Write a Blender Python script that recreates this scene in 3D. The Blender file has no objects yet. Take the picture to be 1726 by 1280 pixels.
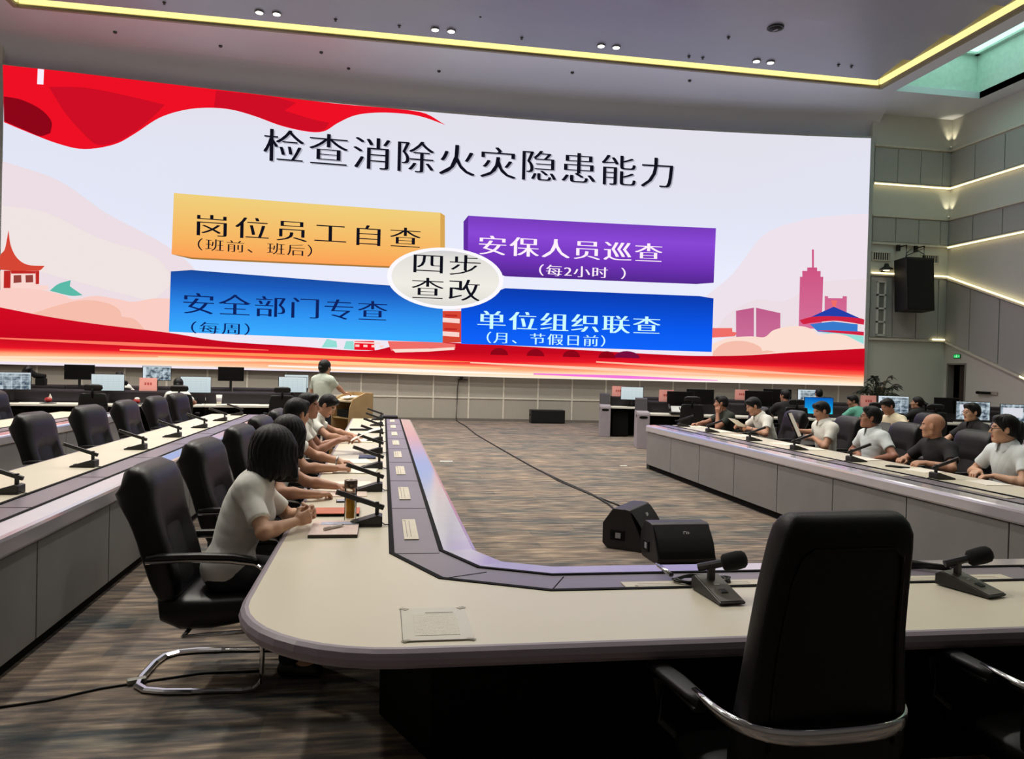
import bpy, bmesh, math, random
import numpy as np
from mathutils import Vector, Matrix, Euler

# ------------------------------------------------------------------ scene, camera, world, lights
SC = bpy.context.scene
COL = SC.collection
SC.view_settings.view_transform = 'Standard'
SC.view_settings.look = 'None'
SC.view_settings.exposure = 0.0
SC.view_settings.gamma = 1.0
SC.view_settings.use_curve_mapping = False
SC.cycles.use_denoising = True
SC.cycles.max_bounces = 6
SC.cycles.diffuse_bounces = 4
SC.cycles.glossy_bounces = 3
SC.cycles.transmission_bounces = 6
SC.cycles.sample_clamp_indirect = 3.0
SC.cycles.caustics_reflective = False
SC.cycles.caustics_refractive = False

cam_data = bpy.data.cameras.new('camera')
cam = bpy.data.objects.new('camera', cam_data)
COL.objects.link(cam)
cam_data.sensor_width = 36.0
cam_data.lens = 1300.0 / 1726.0 * 36.0
cam_data.clip_start = 0.05
cam_data.clip_end = 200
YAW, PITCH, ROLL, CAMH = math.radians(9.5), math.radians(0.77), math.radians(1.5), 1.65
_f = Vector((math.sin(YAW) * math.cos(PITCH), math.cos(YAW) * math.cos(PITCH), -math.sin(PITCH)))
_r0 = Vector((math.cos(YAW), -math.sin(YAW), 0))
_u0 = _r0.cross(_f)
_r = _r0 * math.cos(ROLL) + _u0 * math.sin(ROLL)
_u = _u0 * math.cos(ROLL) - _r0 * math.sin(ROLL)
cam.matrix_world = Matrix(((_r.x, _u.x, -_f.x, 0), (_r.y, _u.y, -_f.y, 0), (_r.z, _u.z, -_f.z, CAMH), (0, 0, 0, 1)))
SC.camera = cam

world = bpy.data.worlds.new('world')
SC.world = world
world.use_nodes = True
world.node_tree.nodes['Background'].inputs[0].default_value = (0.5, 0.55, 0.6, 1)
world.node_tree.nodes['Background'].inputs[1].default_value = 0.02

# ceiling downlights: pairs of recessed lamps in rows, (x of the pair, y of the row)
LAMP_POWER = 800.0
LAMP_ROWS = [(20.2, [-3.05, 1.33, 5.78, 10.25]), (17.6, [-7.4, -3.05, 1.35, 5.85, 10.4]),
             (13.6, [-7.6, -3.2, 1.4, 6.05, 10.75]), (9.0, [-7.6, -3.2, 1.4, 6.05, 10.75]),
             (4.6, [-7.6, -3.2, 1.4, 6.05, 10.75]), (0.6, [-3.2, 1.4, 6.05])]

# ------------------------------------------------------------------ helpers
def lin(c):
    return tuple(((x / 255.0) / 12.92 if x <= 10.31 else (((x / 255.0) + 0.055) / 1.055) ** 2.4) for x in c)

_mats = {}
def mat(name, rgb, rough=0.5, metal=0.0, var=0.06, scale=8.0, spec=0.5, bump=0.0, coat=0.0):
    """Principled surface whose colour is broken up by a little procedural noise."""
    if name in _mats:
        return _mats[name]
    m = bpy.data.materials.new(name)
    m.use_nodes = True
    nt = m.node_tree
    b = nt.nodes['Principled BSDF']
    b.inputs['Roughness'].default_value = rough
    b.inputs['Metallic'].default_value = metal
    b.inputs['Specular IOR Level'].default_value = spec
    b.inputs['Coat Weight'].default_value = coat
    tc = nt.nodes.new('ShaderNodeTexCoord')
    nz = nt.nodes.new('ShaderNodeTexNoise')
    nz.inputs['Scale'].default_value = scale
    nz.inputs['Detail'].default_value = 3
    nt.links.new(tc.outputs['Object'], nz.inputs['Vector'])
    rp = nt.nodes.new('ShaderNodeValToRGB')
    c = lin(rgb)
    rp.color_ramp.elements[0].color = tuple(max(0, x * (1 - var)) for x in c) + (1,)
    rp.color_ramp.elements[1].color = tuple(min(1, x * (1 + var)) for x in c) + (1,)
    rp.color_ramp.elements[0].position = 0.3
    rp.color_ramp.elements[1].position = 0.7
    nt.links.new(nz.outputs['Fac'], rp.inputs['Fac'])
    nt.links.new(rp.outputs['Color'], b.inputs['Base Color'])
    if bump:
        bp = nt.nodes.new('ShaderNodeBump')
        bp.inputs['Strength'].default_value = bump
        bp.inputs['Distance'].default_value = 0.01
        n2 = nt.nodes.new('ShaderNodeTexNoise')
        n2.inputs['Scale'].default_value = scale * 12
        nt.links.new(tc.outputs['Object'], n2.inputs['Vector'])
        nt.links.new(n2.outputs['Fac'], bp.inputs['Height'])
        nt.links.new(bp.outputs['Normal'], b.inputs['Normal'])
    _mats[name] = m
    return m

def emit(name, rgb, strength=1.0):
    if name in _mats:
        return _mats[name]
    m = bpy.data.materials.new(name)
    m.use_nodes = True
    nt = m.node_tree
    nt.nodes.clear()
    e = nt.nodes.new('ShaderNodeEmission')
    e.inputs['Color'].default_value = lin(rgb) + (1,)
    e.inputs['Strength'].default_value = strength
    o = nt.nodes.new('ShaderNodeOutputMaterial')
    nt.links.new(e.outputs[0], o.inputs[0])
    _mats[name] = m
    return m

def emit_ramp(name, stops, z0, z1, axis='Z', strength=1.0, noise=None):
    """A lit display whose picture is a colour gradient along one axis between z0 and z1."""
    m = bpy.data.materials.new(name)
    m.use_nodes = True
    nt = m.node_tree
    nt.nodes.clear()
    g = nt.nodes.new('ShaderNodeTexCoord')
    s = nt.nodes.new('ShaderNodeSeparateXYZ')
    nt.links.new(g.outputs['Object'], s.inputs[0])
    mr = nt.nodes.new('ShaderNodeMapRange')
    mr.inputs['From Min'].default_value = z0
    mr.inputs['From Max'].default_value = z1
    nt.links.new(s.outputs[axis], mr.inputs['Value'])
    src = mr.outputs['Result']
    if noise:
        (sx, sz, amt) = noise
        mp = nt.nodes.new('ShaderNodeMapping')
        mp.inputs['Scale'].default_value = (sx, 0.0, sz)
        nt.links.new(g.outputs['Object'], mp.inputs['Vector'])
        nz = nt.nodes.new('ShaderNodeTexNoise')
        nz.inputs['Scale'].default_value = 1.0
        nz.inputs['Detail'].default_value = 2.5
        nt.links.new(mp.outputs[0], nz.inputs['Vector'])
        a = nt.nodes.new('ShaderNodeMath'); a.operation = 'SUBTRACT'; a.inputs[1].default_value = 0.5
        nt.links.new(nz.outputs['Fac'], a.inputs[0])
        b = nt.nodes.new('ShaderNodeMath'); b.operation = 'MULTIPLY_ADD'; b.inputs[1].default_value = amt
        nt.links.new(a.outputs[0], b.inputs[0]); nt.links.new(src, b.inputs[2])
        src = b.outputs[0]
    rp = nt.nodes.new('ShaderNodeValToRGB')
    els = rp.color_ramp.elements
    while len(els) < len(stops):
        els.new(0.5)
    for e, (p, c) in zip(els, stops):
        e.position = p
        e.color = lin(c) + (1,)
    nt.links.new(src, rp.inputs['Fac'])
    e = nt.nodes.new('ShaderNodeEmission')
    e.inputs['Strength'].default_value = strength
    nt.links.new(rp.outputs['Color'], e.inputs['Color'])
    o = nt.nodes.new('ShaderNodeOutputMaterial')
    nt.links.new(e.outputs[0], o.inputs[0])
    _mats[name] = m
    return m

class MB:
    """Collects shapes and links them as ONE mesh object."""
    def __init__(self):
        self.bm = bmesh.new()
    def _new(self, n0):
        return [v for v in self.bm.verts if v.index < 0 or v.index >= n0]
    def box(self, c, s, rot=None, bev=0.0, mi=0, seg=2):
        b = bmesh.new()
        bmesh.ops.create_cube(b, size=1.0)
        bmesh.ops.scale(b, vec=s, verts=b.verts)
        if bev:
            bmesh.ops.bevel(b, geom=list(b.edges), offset=bev, segments=seg, affect='EDGES', profile=0.6)
        self.merge(b, Matrix.Translation(c) @ (rot.to_4x4() if rot else Matrix.Identity(4)), mi)
        return self
    def merge(self, b, M, mi=0):
        bmesh.ops.transform(b, matrix=M, verts=b.verts)
        vm = {}
        for v in b.verts:
            vm[v] = self.bm.verts.new(v.co)
        for f in b.faces:
            try:
                nf = self.bm.faces.new([vm[v] for v in f.verts])
                nf.material_index = mi
                nf.smooth = f.smooth
            except ValueError:
                pass
        b.free()
    def cyl(self, a, b, r0, r1=None, n=16, caps=True, mi=0, smooth=True):
        r1 = r0 if r1 is None else r1
        a, b = Vector(a), Vector(b)
        d = (b - a).normalized()
        t = Vector((0, 0, 1)) if abs(d.z) < 0.9 else Vector((1, 0, 0))
        u = d.cross(t).normalized(); v = d.cross(u)
        A = [self.bm.verts.new(a + (u * math.cos(2 * math.pi * i / n) + v * math.sin(2 * math.pi * i / n)) * r0) for i in range(n)]
        B = [self.bm.verts.new(b + (u * math.cos(2 * math.pi * i / n) + v * math.sin(2 * math.pi * i / n)) * r1) for i in range(n)]
        for i in range(n):
            f = self.bm.faces.new((A[i], A[(i + 1) % n], B[(i + 1) % n], B[i])); f.smooth = smooth; f.material_index = mi
        if caps:
            f = self.bm.faces.new(A[::-1]); f.material_index = mi
            f = self.bm.faces.new(B); f.material_index = mi
        return self
    def tube(self, pts, r, n=8, closed=False, flat=None, mi=0):
        """round (or flat = (half width, half height)) bar along a path"""
        pts = [Vector(p) for p in pts]
        N = len(pts)
        rings = []
        for i, p in enumerate(pts):
            if closed:
                d = (pts[(i + 1) % N] - pts[i - 1]).normalized()
            else:
                d = (pts[min(i + 1, N - 1)] - pts[max(i - 1, 0)]).normalized()
            t = Vector((0, 0, 1)) if abs(d.z) < 0.95 else Vector((0, 1, 0))
            u = d.cross(t).normalized(); v = u.cross(d)
            ring = []
            for k in range(n):
                a = 2 * math.pi * (k + 0.5) / n
                if flat:
                    ca, sa = math.cos(a), math.sin(a)
                    q = max(abs(ca), abs(sa))
                    ring.append(self.bm.verts.new(p + u * (flat[0] * ca / q) + v * (flat[1] * sa / q)))
                else:
                    ring.append(self.bm.verts.new(p + (u * math.cos(a) + v * math.sin(a)) * r))
            rings.append(ring)
        for i in range(N if closed else N - 1):
            A, B = rings[i], rings[(i + 1) % N]
            for k in range(n):
                f = self.bm.faces.new((A[k], A[(k + 1) % n], B[(k + 1) % n], B[k])); f.smooth = not flat; f.material_index = mi
        if not closed:
            self.bm.faces.new(rings[0][::-1]).material_index = mi
            self.bm.faces.new(rings[-1]).material_index = mi
        return self
    def lathe(self, prof, c=(0, 0, 0), n=24, mi=0):
        c = Vector(c)
        rings = []
        for r, z in prof:
            rings.append([self.bm.verts.new(c + Vector((max(r, 1e-4) * math.cos(2 * math.pi * k / n), max(r, 1e-4) * math.sin(2 * math.pi * k / n), z))) for k in range(n)])
        for A, B in zip(rings, rings[1:]):
            for k in range(n):
                f = self.bm.faces.new((A[k], A[(k + 1) % n], B[(k + 1) % n], B[k])); f.smooth = True; f.material_index = mi
        self.bm.faces.new(rings[0][::-1]).material_index = mi
        self.bm.faces.new(rings[-1]).material_index = mi
        return self
    def prism(self, poly, z0, z1, M=None, mi=0):
        """polygon (x,y) extruded from z0 to z1, then moved by M"""
        M = M or Matrix.Identity(4)
        A = [self.bm.verts.new(M @ Vector((x, y, z0))) for x, y in poly]
        B = [self.bm.verts.new(M @ Vector((x, y, z1))) for x, y in poly]
        n = len(poly)
        self.bm.faces.new(A[::-1]).material_index = mi
        self.bm.faces.new(B).material_index = mi
        for i in range(n):
            self.bm.faces.new((A[i], A[(i + 1) % n], B[(i + 1) % n], B[i])).material_index = mi
        return self
    def grid(self, rows, closed_u=False, caps=False, smooth=True, mi=0):
        """rows of equal-length point lists joined by quads"""
        R = [[self.bm.verts.new(p) for p in row] for row in rows]
        for A, B in zip(R, R[1:]):
            n = len(A)
            for k in range(n if closed_u else n - 1):
                f = self.bm.faces.new((A[k], A[(k + 1) % n], B[(k + 1) % n], B[k])); f.smooth = smooth; f.material_index = mi
        if caps:
            self.bm.faces.new(R[0][::-1]).material_index = mi
            self.bm.faces.new(R[-1]).material_index = mi
        return self
    def ball(self, c, r, n=16, rot=None, mi=0):
        b = bmesh.new()
        bmesh.ops.create_uvsphere(b, u_segments=n, v_segments=max(6, n // 2), radius=1)
        for f in b.faces: f.smooth = True
        r = (r, r, r) if not isinstance(r, (tuple, list)) else r
        self.merge(b, Matrix.Translation(c) @ (rot.to_4x4() if rot else Matrix.Identity(4)) @ Matrix.Diagonal((r[0], r[1], r[2], 1)), mi)
        return self
    def quad(self, pts, mi=0):
        self.bm.faces.new([self.bm.verts.new(p) for p in pts]).material_index = mi
        return self
    def obj(self, name, mats, parent=None, loc=None, rz=0.0, bevel=0.0):
        bmesh.ops.recalc_face_normals(self.bm, faces=self.bm.faces)
        me = bpy.data.meshes.new(name)
        self.bm.to_mesh(me); self.bm.free()
        for m in (mats if isinstance(mats, (list, tuple)) else [mats]):
            me.materials.append(m)
        o = bpy.data.objects.new(name, me)
        COL.objects.link(o)
        if parent: o.parent = parent
        if loc is not None: o.location = loc
        if rz: o.rotation_euler = (0, 0, rz)
        if bevel:
            md = o.modifiers.new('bevel', 'BEVEL'); md.width = bevel; md.segments = 2; md.limit_method = 'ANGLE'; md.angle_limit = 0.7
        return o

def tag(o, label=None, cat=None, group=None, kind=None):
    if label: o['label'] = label
    if cat: o['category'] = cat
    if group: o['group'] = group
    if kind: o['kind'] = kind
    return o
def thing(name, label, cat, loc=(0, 0, 0), rz=0.0, group=None):
    o = bpy.data.objects.new(name, None)
    COL.objects.link(o)
    o.empty_display_size = 0.1
    o.location = loc; o.rotation_euler = (0, 0, rz)
    return tag(o, label, cat, group)
_kids = {}
def copy_tree(o, loc=None, rz=None, label=None, group=None, parent=None, src=None):
    src = src or [x for x in bpy.data.objects]
    c = o.copy(); COL.objects.link(c)
    if parent: c.parent = parent
    if loc is not None: c.location = loc
    if rz is not None: c.rotation_euler = (0, 0, rz)
    if label: c['label'] = label
    if group: c['group'] = group
    for ch in [x for x in src if x.parent == o]:
        copy_tree(ch, parent=c, src=src)
    return c
def structure(o):
    o['kind'] = 'structure'
    return o
def RX(a): return Matrix.Rotation(a, 3, 'X')
def RY(a): return Matrix.Rotation(a, 3, 'Y')
def RZ(a): return Matrix.Rotation(a, 3, 'Z')
rad = math.radians

# ------------------------------------------------------------------ shared materials
M_white_top = mat('worktop_white', (222, 214, 194), 0.3, var=0.015, scale=2)
M_edge = mat('edge_lilac', (150, 140, 150), 0.35, var=0.04)
M_strip = mat('console_violet_grey', (126, 118, 128), 0.3, var=0.05, scale=3)
M_black_trim = mat('black_trim', (5, 4, 5), 0.7, spec=0.08)
M_fascia = mat('fascia_silver', (222, 218, 226), 0.13, metal=0.5, var=0.02)
M_panel = mat('panel_grey', (130, 128, 127), 0.55, var=0.06, scale=3)
M_carcass = mat('carcass_dark', (10, 10, 10), 0.8, spec=0.2)
M_leather = mat('black_leather', (13, 11, 14), 0.38, var=0.15, scale=20, bump=0.10, spec=0.4)
M_leather_exec = mat('black_leather_exec', (6, 5, 6), 0.42, var=0.15, scale=20, bump=0.08, spec=0.25)
M_leather2 = mat('black_leather_panel', (16, 15, 17), 0.5, var=0.12, scale=30, bump=0.1, spec=0.35)
M_chrome = mat('chrome', (205, 205, 208), 0.12, metal=1.0, var=0.03)
M_black = mat('black_plastic', (11, 11, 12), 0.45, var=0.1)
M_black_soft = mat('black_foam', (10, 10, 10), 0.95, var=0.2, scale=60, bump=0.4)
M_paper = mat('white_paper', (236, 230, 218), 0.7, var=0.02)
M_pink = mat('pink_card', (244, 168, 160), 0.7, var=0.04)
M_cable = mat('black_cable', (18, 16, 16), 0.6)
# ================================================================== ROOM
XL, XR, YB, YF = -13.1, 18.45, -8.0, 23.2
ZC = 10.3
SX, HALF, SAG, YEND = 2.65, 12.85, 0.92, 23.02
RR = (HALF ** 2 + SAG ** 2) / (2 * SAG)
CY = YEND + SAG - RR
def arc(s, z, off=0.0):
    """point on the curved front wall: s along the arc, z up, off towards the room"""
    return Vector((SX + (RR - off) * math.sin(s / RR), CY + (RR - off) * math.cos(s / RR), z))

def carpet_material():
    m = bpy.data.materials.new('carpet')
    m.use_nodes = True
    nt = m.node_tree; N = nt.nodes; L = nt.links
    b = N['Principled BSDF']; b.inputs['Roughness'].default_value = 0.95; b.inputs['Specular IOR Level'].default_value = 0.1
    tc = N.new('ShaderNodeTexCoord')
    def ramp(src, stops):
        r = N.new('ShaderNodeValToRGB'); e = r.color_ramp.elements
        while len(e) < len(stops): e.new(0.5)
        for q, (p, c) in zip(e, stops):
            q.position = p; q.color = lin(c) + (1,)
        L.new(src, r.inputs['Fac']); return r.outputs['Color']
    def noise(sx, sy, det=3.0):
        mp = N.new('ShaderNodeMapping'); mp.inputs['Scale'].default_value = (sx, sy, 1)
        L.new(tc.outputs['Object'], mp.inputs['Vector'])
        n = N.new('ShaderNodeTexNoise'); n.inputs['Scale'].default_value = 1.0; n.inputs['Detail'].default_value = det
        L.new(mp.outputs[0], n.inputs['Vector']); return n.outputs['Fac']
    # carpet planks laid across the room, each with its own tone
    br = N.new('ShaderNodeTexBrick')
    br.inputs['Scale'].default_value = 1.0
    br.inputs['Mortar Size'].default_value = 0.0
    br.inputs['Brick Width'].default_value = 1.0
    br.inputs['Row Height'].default_value = 0.25
    br.inputs['Bias'].default_value = 0.0
    br.inputs['Color1'].default_value = (0, 0, 0, 1); br.inputs['Color2'].default_value = (1, 1, 1, 1)
    L.new(tc.outputs['Object'], br.inputs['Vector'])
    plank = ramp(br.outputs['Color'], [(0.0, (70, 84, 92)), (0.25, (114, 104, 100)), (0.55, (146, 128, 114)), (0.85, (110, 98, 98)), (1.0, (88, 90, 94))])
    streak = ramp(noise(3.0, 19, 6), [(0.30, (44, 52, 56)), (0.45, (104, 98, 92)), (0.55, (148, 132, 116)), (0.72, (210, 190, 160))])
    mx = N.new('ShaderNodeMix'); mx.data_type = 'RGBA'; mx.inputs['Factor'].default_value = 0.55
    L.new(plank, mx.inputs['A']); L.new(streak, mx.inputs['B'])
    blue = ramp(noise(0.55, 2.6, 2), [(0.52, (0, 0, 0)), (0.62, (255, 255, 255))])
    mx2 = N.new('ShaderNodeMix'); mx2.data_type = 'RGBA'
    bw = N.new('ShaderNodeMath'); bw.operation = 'MULTIPLY'; bw.inputs[1].default_value = 0.38
    L.new(blue, bw.inputs[0]); L.new(bw.outputs[0], mx2.inputs['Factor'])
    L.new(mx.outputs['Result'], mx2.inputs['A']); mx2.inputs['B'].default_value = lin((52, 76, 84)) + (1,)
    L.new(mx2.outputs['Result'], b.inputs['Base Color'])
    bp = N.new('ShaderNodeBump'); bp.inputs['Strength'].default_value = 0.4; bp.inputs['Distance'].default_value = 0.01
    L.new(noise(60, 60, 2), bp.inputs['Height']); L.new(bp.outputs['Normal'], b.inputs['Normal'])
    return m

def perforated(name, rgb, k=60.0, amt=0.10):
    """wall board with fine vertical grooves"""
    m = bpy.data.materials.new(name); m.use_nodes = True
    nt = m.node_tree; N = nt.nodes; L = nt.links; b = N['Principled BSDF']; b.inputs['Roughness'].default_value = 0.7
    tc = N.new('ShaderNodeTexCoord'); w = N.new('ShaderNodeTexWave')
    w.wave_type = 'BANDS'; w.bands_direction = 'DIAGONAL' if False else 'X'
    w.inputs['Scale'].default_value = k / 6.28; w.inputs['Distortion'].default_value = 0.0
    L.new(tc.outputs['Object'], w.inputs['Vector'])
    r = N.new('ShaderNodeValToRGB'); c = lin(rgb)
    r.color_ramp.elements[0].color = tuple(x * (1 - amt) for x in c) + (1,)
    r.color_ramp.elements[1].color = tuple(min(1, x * (1 + amt)) for x in c) + (1,)
    L.new(w.outputs['Fac'], r.inputs['Fac']); L.new(r.outputs['Color'], b.inputs['Base Color'])
    return m

M_carpet = carpet_material()
M_wall = mat('wall_paint', (214, 214, 206), 0.75, var=0.02, scale=1.0)
M_wall_board = perforated('wall_board', (176, 170, 160), 60)
M_wall_band = perforated('acoustic_board', (176, 176, 174), 40)
M_joint = mat('wall_joint', (222, 216, 204), 0.6)
M_ceil = mat('ceiling_paint', (214, 218, 230), 0.32, var=0.02, scale=0.7, spec=0.9)
M_ceil_panel = mat('ceiling_panel', (168, 174, 196), 0.36, var=0.03, scale=0.7, spec=0.8)
M_warm = emit('warm_led', (255, 236, 150), 1.35)
M_warm_soft = emit('warm_led_soft', (255, 236, 178), 3.0)

structure(MB().box(((XL + XR) / 2, (YB + YF + 2) / 2, -0.05), (XR - XL + 1, YF - YB + 3, 0.1)).obj('floor', M_carpet))
structure(MB().box((XL - 0.1, (YB + YF) / 2, 5.6), (0.2, YF - YB + 2.5, 11.2)).obj('wall_left', M_wall))
structure(MB().box(((XL + XR) / 2, YB - 0.1, 5.6), (XR - XL, 0.2, 11.2)).obj('wall_rear', M_wall))
# right wall with the doorway cut out (y 22.0 - 22.85, z 0 - 2.2)
DY0, DY1, DZ = 22.02, 22.86, 2.2
w = MB()
w.box((XR + 0.1, (YB + DY0) / 2, 6.4), (0.2, DY0 - YB, 12.8))
w.box((XR + 0.1, (DY1 + YF + 1.2) / 2, 6.4), (0.2, YF + 1.2 - DY1, 12.8))
w.box((XR + 0.1, (DY0 + DY1) / 2, (12.8 + DZ) / 2), (0.2, DY1 - DY0, 12.8 - DZ))
structure(w.obj('wall_right', M_wall))
# doorway: leaf standing open into a dim lobby
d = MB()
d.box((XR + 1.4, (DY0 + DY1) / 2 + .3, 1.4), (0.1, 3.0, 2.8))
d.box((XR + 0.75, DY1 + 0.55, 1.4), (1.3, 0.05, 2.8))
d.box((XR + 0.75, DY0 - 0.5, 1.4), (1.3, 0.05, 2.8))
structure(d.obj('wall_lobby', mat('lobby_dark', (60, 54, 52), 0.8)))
fr = MB()
for y in (DY0 + 0.02, DY1 - 0.02):
    fr.box((XR + 0.1, y, DZ / 2), (0.24, 0.05, DZ))
fr.box((XR + 0.1, (DY0 + DY1) / 2, DZ + 0.0), (0.24, DY1 - DY0, 0.05))
dr = structure(fr.obj('door_1', mat('door_frame', (150, 146, 140), 0.5)))
lf = MB().box((0, 0.0, 1.08), (0.045, 0.4, 2.12), bev=0.004)
lfo = lf.obj('door_leaf', mat('door_leaf', (58, 40, 34), 0.5), dr); lfo.location = (XR + 0.16, DY0 + 0.24, 0)
MB().cyl((0, 0, 0), (-0.06, 0, 0), 0.012).cyl((-0.06, 0, 0), (-0.06, -0.12, 0), 0.012).obj('door_handle', M_chrome, lfo).location = (-0.02, 0.14, 1.0)

# curved front wall behind the big screen, with a panelled dado below it
n = 40
wb = MB()
s0, s1 = -13.35, 13.2
for k in range(n):
    a, b = s0 + (s1 - s0) * k / n, s0 + (s1 - s0) * (k + 1) / n
    wb.quad([arc(a, 0, -0.25), arc(b, 0, -0.25), arc(b, 12.0, -0.25), arc(a, 12.0, -0.25)])
structure(wb.obj('wall_front', M_wall))
wb = MB()
for k in range(n):
    a, b = s0 + (s1 - s0) * k / n, s0 + (s1 - s0) * (k + 1) / n
    for zz in ((0.06, 0.70), (0.74, 1.36)):
        pass
    wb.quad([arc(a, 0, -0.02), arc(b, 0, -0.02), arc(b, 1.40, -0.02), arc(a, 1.40, -0.02)])
structure(wb.obj('wall_front_dado', M_wall_board))
jt = MB()
for k in range(25):
    s = -13.2 + 1.1 * k
    p = arc(s, 0.70, -0.015)
    jt.box(p, (0.05, 0.03, 1.38), rot=RZ(-s / RR))
for k in range(48):
    s = -13.2 + 0.55 * k
    jt.box(arc(s + .27, 0.72, -0.015), (0.56, 0.03, 0.045), rot=RZ(-s / RR))
structure(jt.obj('trim_1', M_joint))
bb = MB()
for k in range(48):
    s = -13.2 + 0.55 * k
    bb.box(arc(s + .27, 0.04, -0.0), (0.56, 0.02, 0.08), rot=RZ(-s / RR))
structure(bb.obj('baseboard_front', mat('baseboard_grey', (120, 114, 108), 0.5)))
# flat piers either side of the screen
PY = 23.0
structure(MB().box(((15.55 + XR) / 2, PY + 0.15, 6.4), (XR - 15.55, 0.3, 12.8)).obj('wall_front_right', M_wall))
structure(MB().box(((XL - 10.35) / 2, PY + 0.15, 6.4), (-10.35 - XL, 0.3, 12.8)).obj('wall_front_left', M_wall))

# bands of acoustic board on the pier and on the right wall, with warm lit joints
def band_front(z0, z1, name):
    b = MB()
    xs = [15.62, 16.46, 17.3, 18.1, XR - 0.02]
    for x0, x1 in zip(xs, xs[1:]):
        b.box(((x0 + x1) / 2, PY - 0.015, (z0 + z1) / 2), (x1 - x0 - 0.05, 0.05, z1 - z0), bev=0.006)
    structure(b.obj(name, M_wall_band))
def band_right(z0a, z1a, name, slope=0.0):
    b = MB()
    ys = [PY, 21.9, 20.7, 19.5, 18.3, 17.1, 15.9, 14.7, 13.5]
    for y0, y1 in zip(ys, ys[1:]):
        ya, yb = y0 - 0.02, y1 + 0.02
        za, zb = slope * (PY - ya), slope * (PY - yb)
        M = Matrix(((0, 0, 1, 0), (1, 0, 0, 0), (0, 1, 0, 0), (0, 0, 0, 1)))
        b.prism([(ya, z0a + za), (yb, z0a + zb), (yb, z1a + zb), (ya, z1a + za)], XR - 0.04, XR + 0.02, M=M)
    structure(b.obj(name, M_wall_band))
band_front(8.10, 9.18, 'trim_2'); band_front(6.15, 6.92, 'trim_3'); band_front(3.02, 4.98, 'trim_4')
band_right(8.10, 9.18, 'trim_5'); band_right(6.15, 6.92, 'trim_6')
SL = -0.36
band_right(3.02, 4.98, 'trim_7', SL)

# skirting ledges between the bands, thin and pale
lg = MB()
for z in (9.26, 8.03, 6.98, 6.08, 5.05, 2.95):
    lg.box(((15.6 + XR) / 2, PY - 0.04, z), (XR - 15.6, 0.09, 0.06))
structure(lg.obj('trim_8', M_joint))
lg = MB()
for z in (9.26, 8.03, 6.98, 6.08):
    lg.box((XR - 0.04, (13.5 + PY) / 2, z), (0.09, PY - 13.5, 0.06))
M = Matrix(((0, 0, 1, 0), (1, 0, 0, 0), (0, 1, 0, 0), (0, 0, 0, 1)))
for z in (5.05, 2.95):
    e = SL * (PY - 15.0)
    lg.prism([(PY, z - 0.03), (15.0, z - 0.03 + e), (15.0, z + 0.03 + e), (PY, z + 0.03)], XR - 0.085, XR + 0.0, M=M)
structure(lg.obj('trim_9', M_joint))

def led_strip(pts, label, half=(0.012, 0.02), mat_=None):
    o = MB().tube(pts, 0, n=4, flat=half).obj('led_strip', mat_ or M_warm_soft)
    return tag(o, label, 'light strip')
led_strip([(15.62, PY - 0.1, 8.0), (XR - 0.1, PY - 0.1, 8.0)], 'warm light strip under the topmost grey band, wall beside the big screen')
led_strip([(XR - 0.1, PY - 0.1, 8.0), (XR - 0.1, 14, 8.0)], 'warm light strip under the topmost grey band of the right side wall')
led_strip([(XR - 0.1, PY - 0.1, 6.05), (XR - 0.1, 14, 6.05)], 'warm light strip under the second grey band of the right side wall')
led_strip([(15.62, PY - 0.09, 5.1), (XR - 0.1, PY - 0.09, 5.1)], 'warm light strip level with the hanging loudspeaker on the wall by the screen')
led_strip([(XR - 0.1, PY - 0.1, 5.1), (XR - 0.1, 15, 5.1 + SL * (PY - 15))], 'warm light strip sloping down the right side wall')
led_strip([(XR - 0.1, PY - 3.2, 2.98 + SL * 3.2), (XR - 0.1, 17, 2.98 + SL * (PY - 17))], 'short warm light strip low on the right side wall past the door')
led_strip([(17.9, PY - 0.1, 3.0), (XR - 0.1, PY - 0.1, 3.0)], 'short warm light strip in the wall corner above the exit sign')
# small uplights in the corner
for z, nm in ((9.32, 'upper'), (7.02, 'lower')):
    t = thing('corner_uplight', nm + ' small warm uplight in the corner of the back and right walls', 'light', (XR - 0.12, PY - 0.12, z))
    MB().lathe([(0.03, 0), (0.04, 0.03), (0.04, 0.05)], n=12).obj('housing', M_chrome, t)
    MB().lathe([(0.032, 0.051), (0.032, 0.055)], n=12).obj('lens', emit('uplight_lens', (255, 240, 200), 3.0), t)
    ld = bpy.data.lights.new('uplight', 'SPOT'); ld.energy = 22; ld.color = (1, 0.9, 0.62); ld.spot_size = 1.1; ld.spot_blend = 0.8
    lo = bpy.data.objects.new('uplight', ld); COL.objects.link(lo); lo.parent = t; lo.location = (0, 0, 0.09); lo.rotation_euler = (math.pi, 0, 0)

# ------------------------------------------------------------------ ceiling
TX0, TX1, TY1 = -9.15, 14.35, 20.95          # the tray
WX0, WX1, WY1, WZ = 14.95, 17.8, 21.2, 11.7  # the skylight well over the right aisle
sf = MB()
zt = 0.25
def slab(x0, x1, y0, y1, z0=ZC, z1=ZC + 0.2):
    sf.box(((x0 + x1) / 2, (y0 + y1) / 2, (z0 + z1) / 2), (x1 - x0, y1 - y0, z1 - z0))
slab(XL, XR, TY1 + 0.12, YF + 1.2)
slab(XL, TX0, YB, TY1 + 0.12)
slab(TX1, WX0, YB, TY1 + 0.12)
slab(WX1, XR, YB, TY1 + 0.12)
slab(TX0, TX1, YB, -4.0)
slab(WX0, WX1, WY1, TY1 + 0.12) if WY1 < TY1 else None
for y in (14.0, 7.0, 0.0):
    slab(WX0, WX1, y - 0.6, y + 0.6)
slab(WX0, WX1, YB, -5.0)
structure(sf.obj('ceiling', M_ceil))
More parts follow.
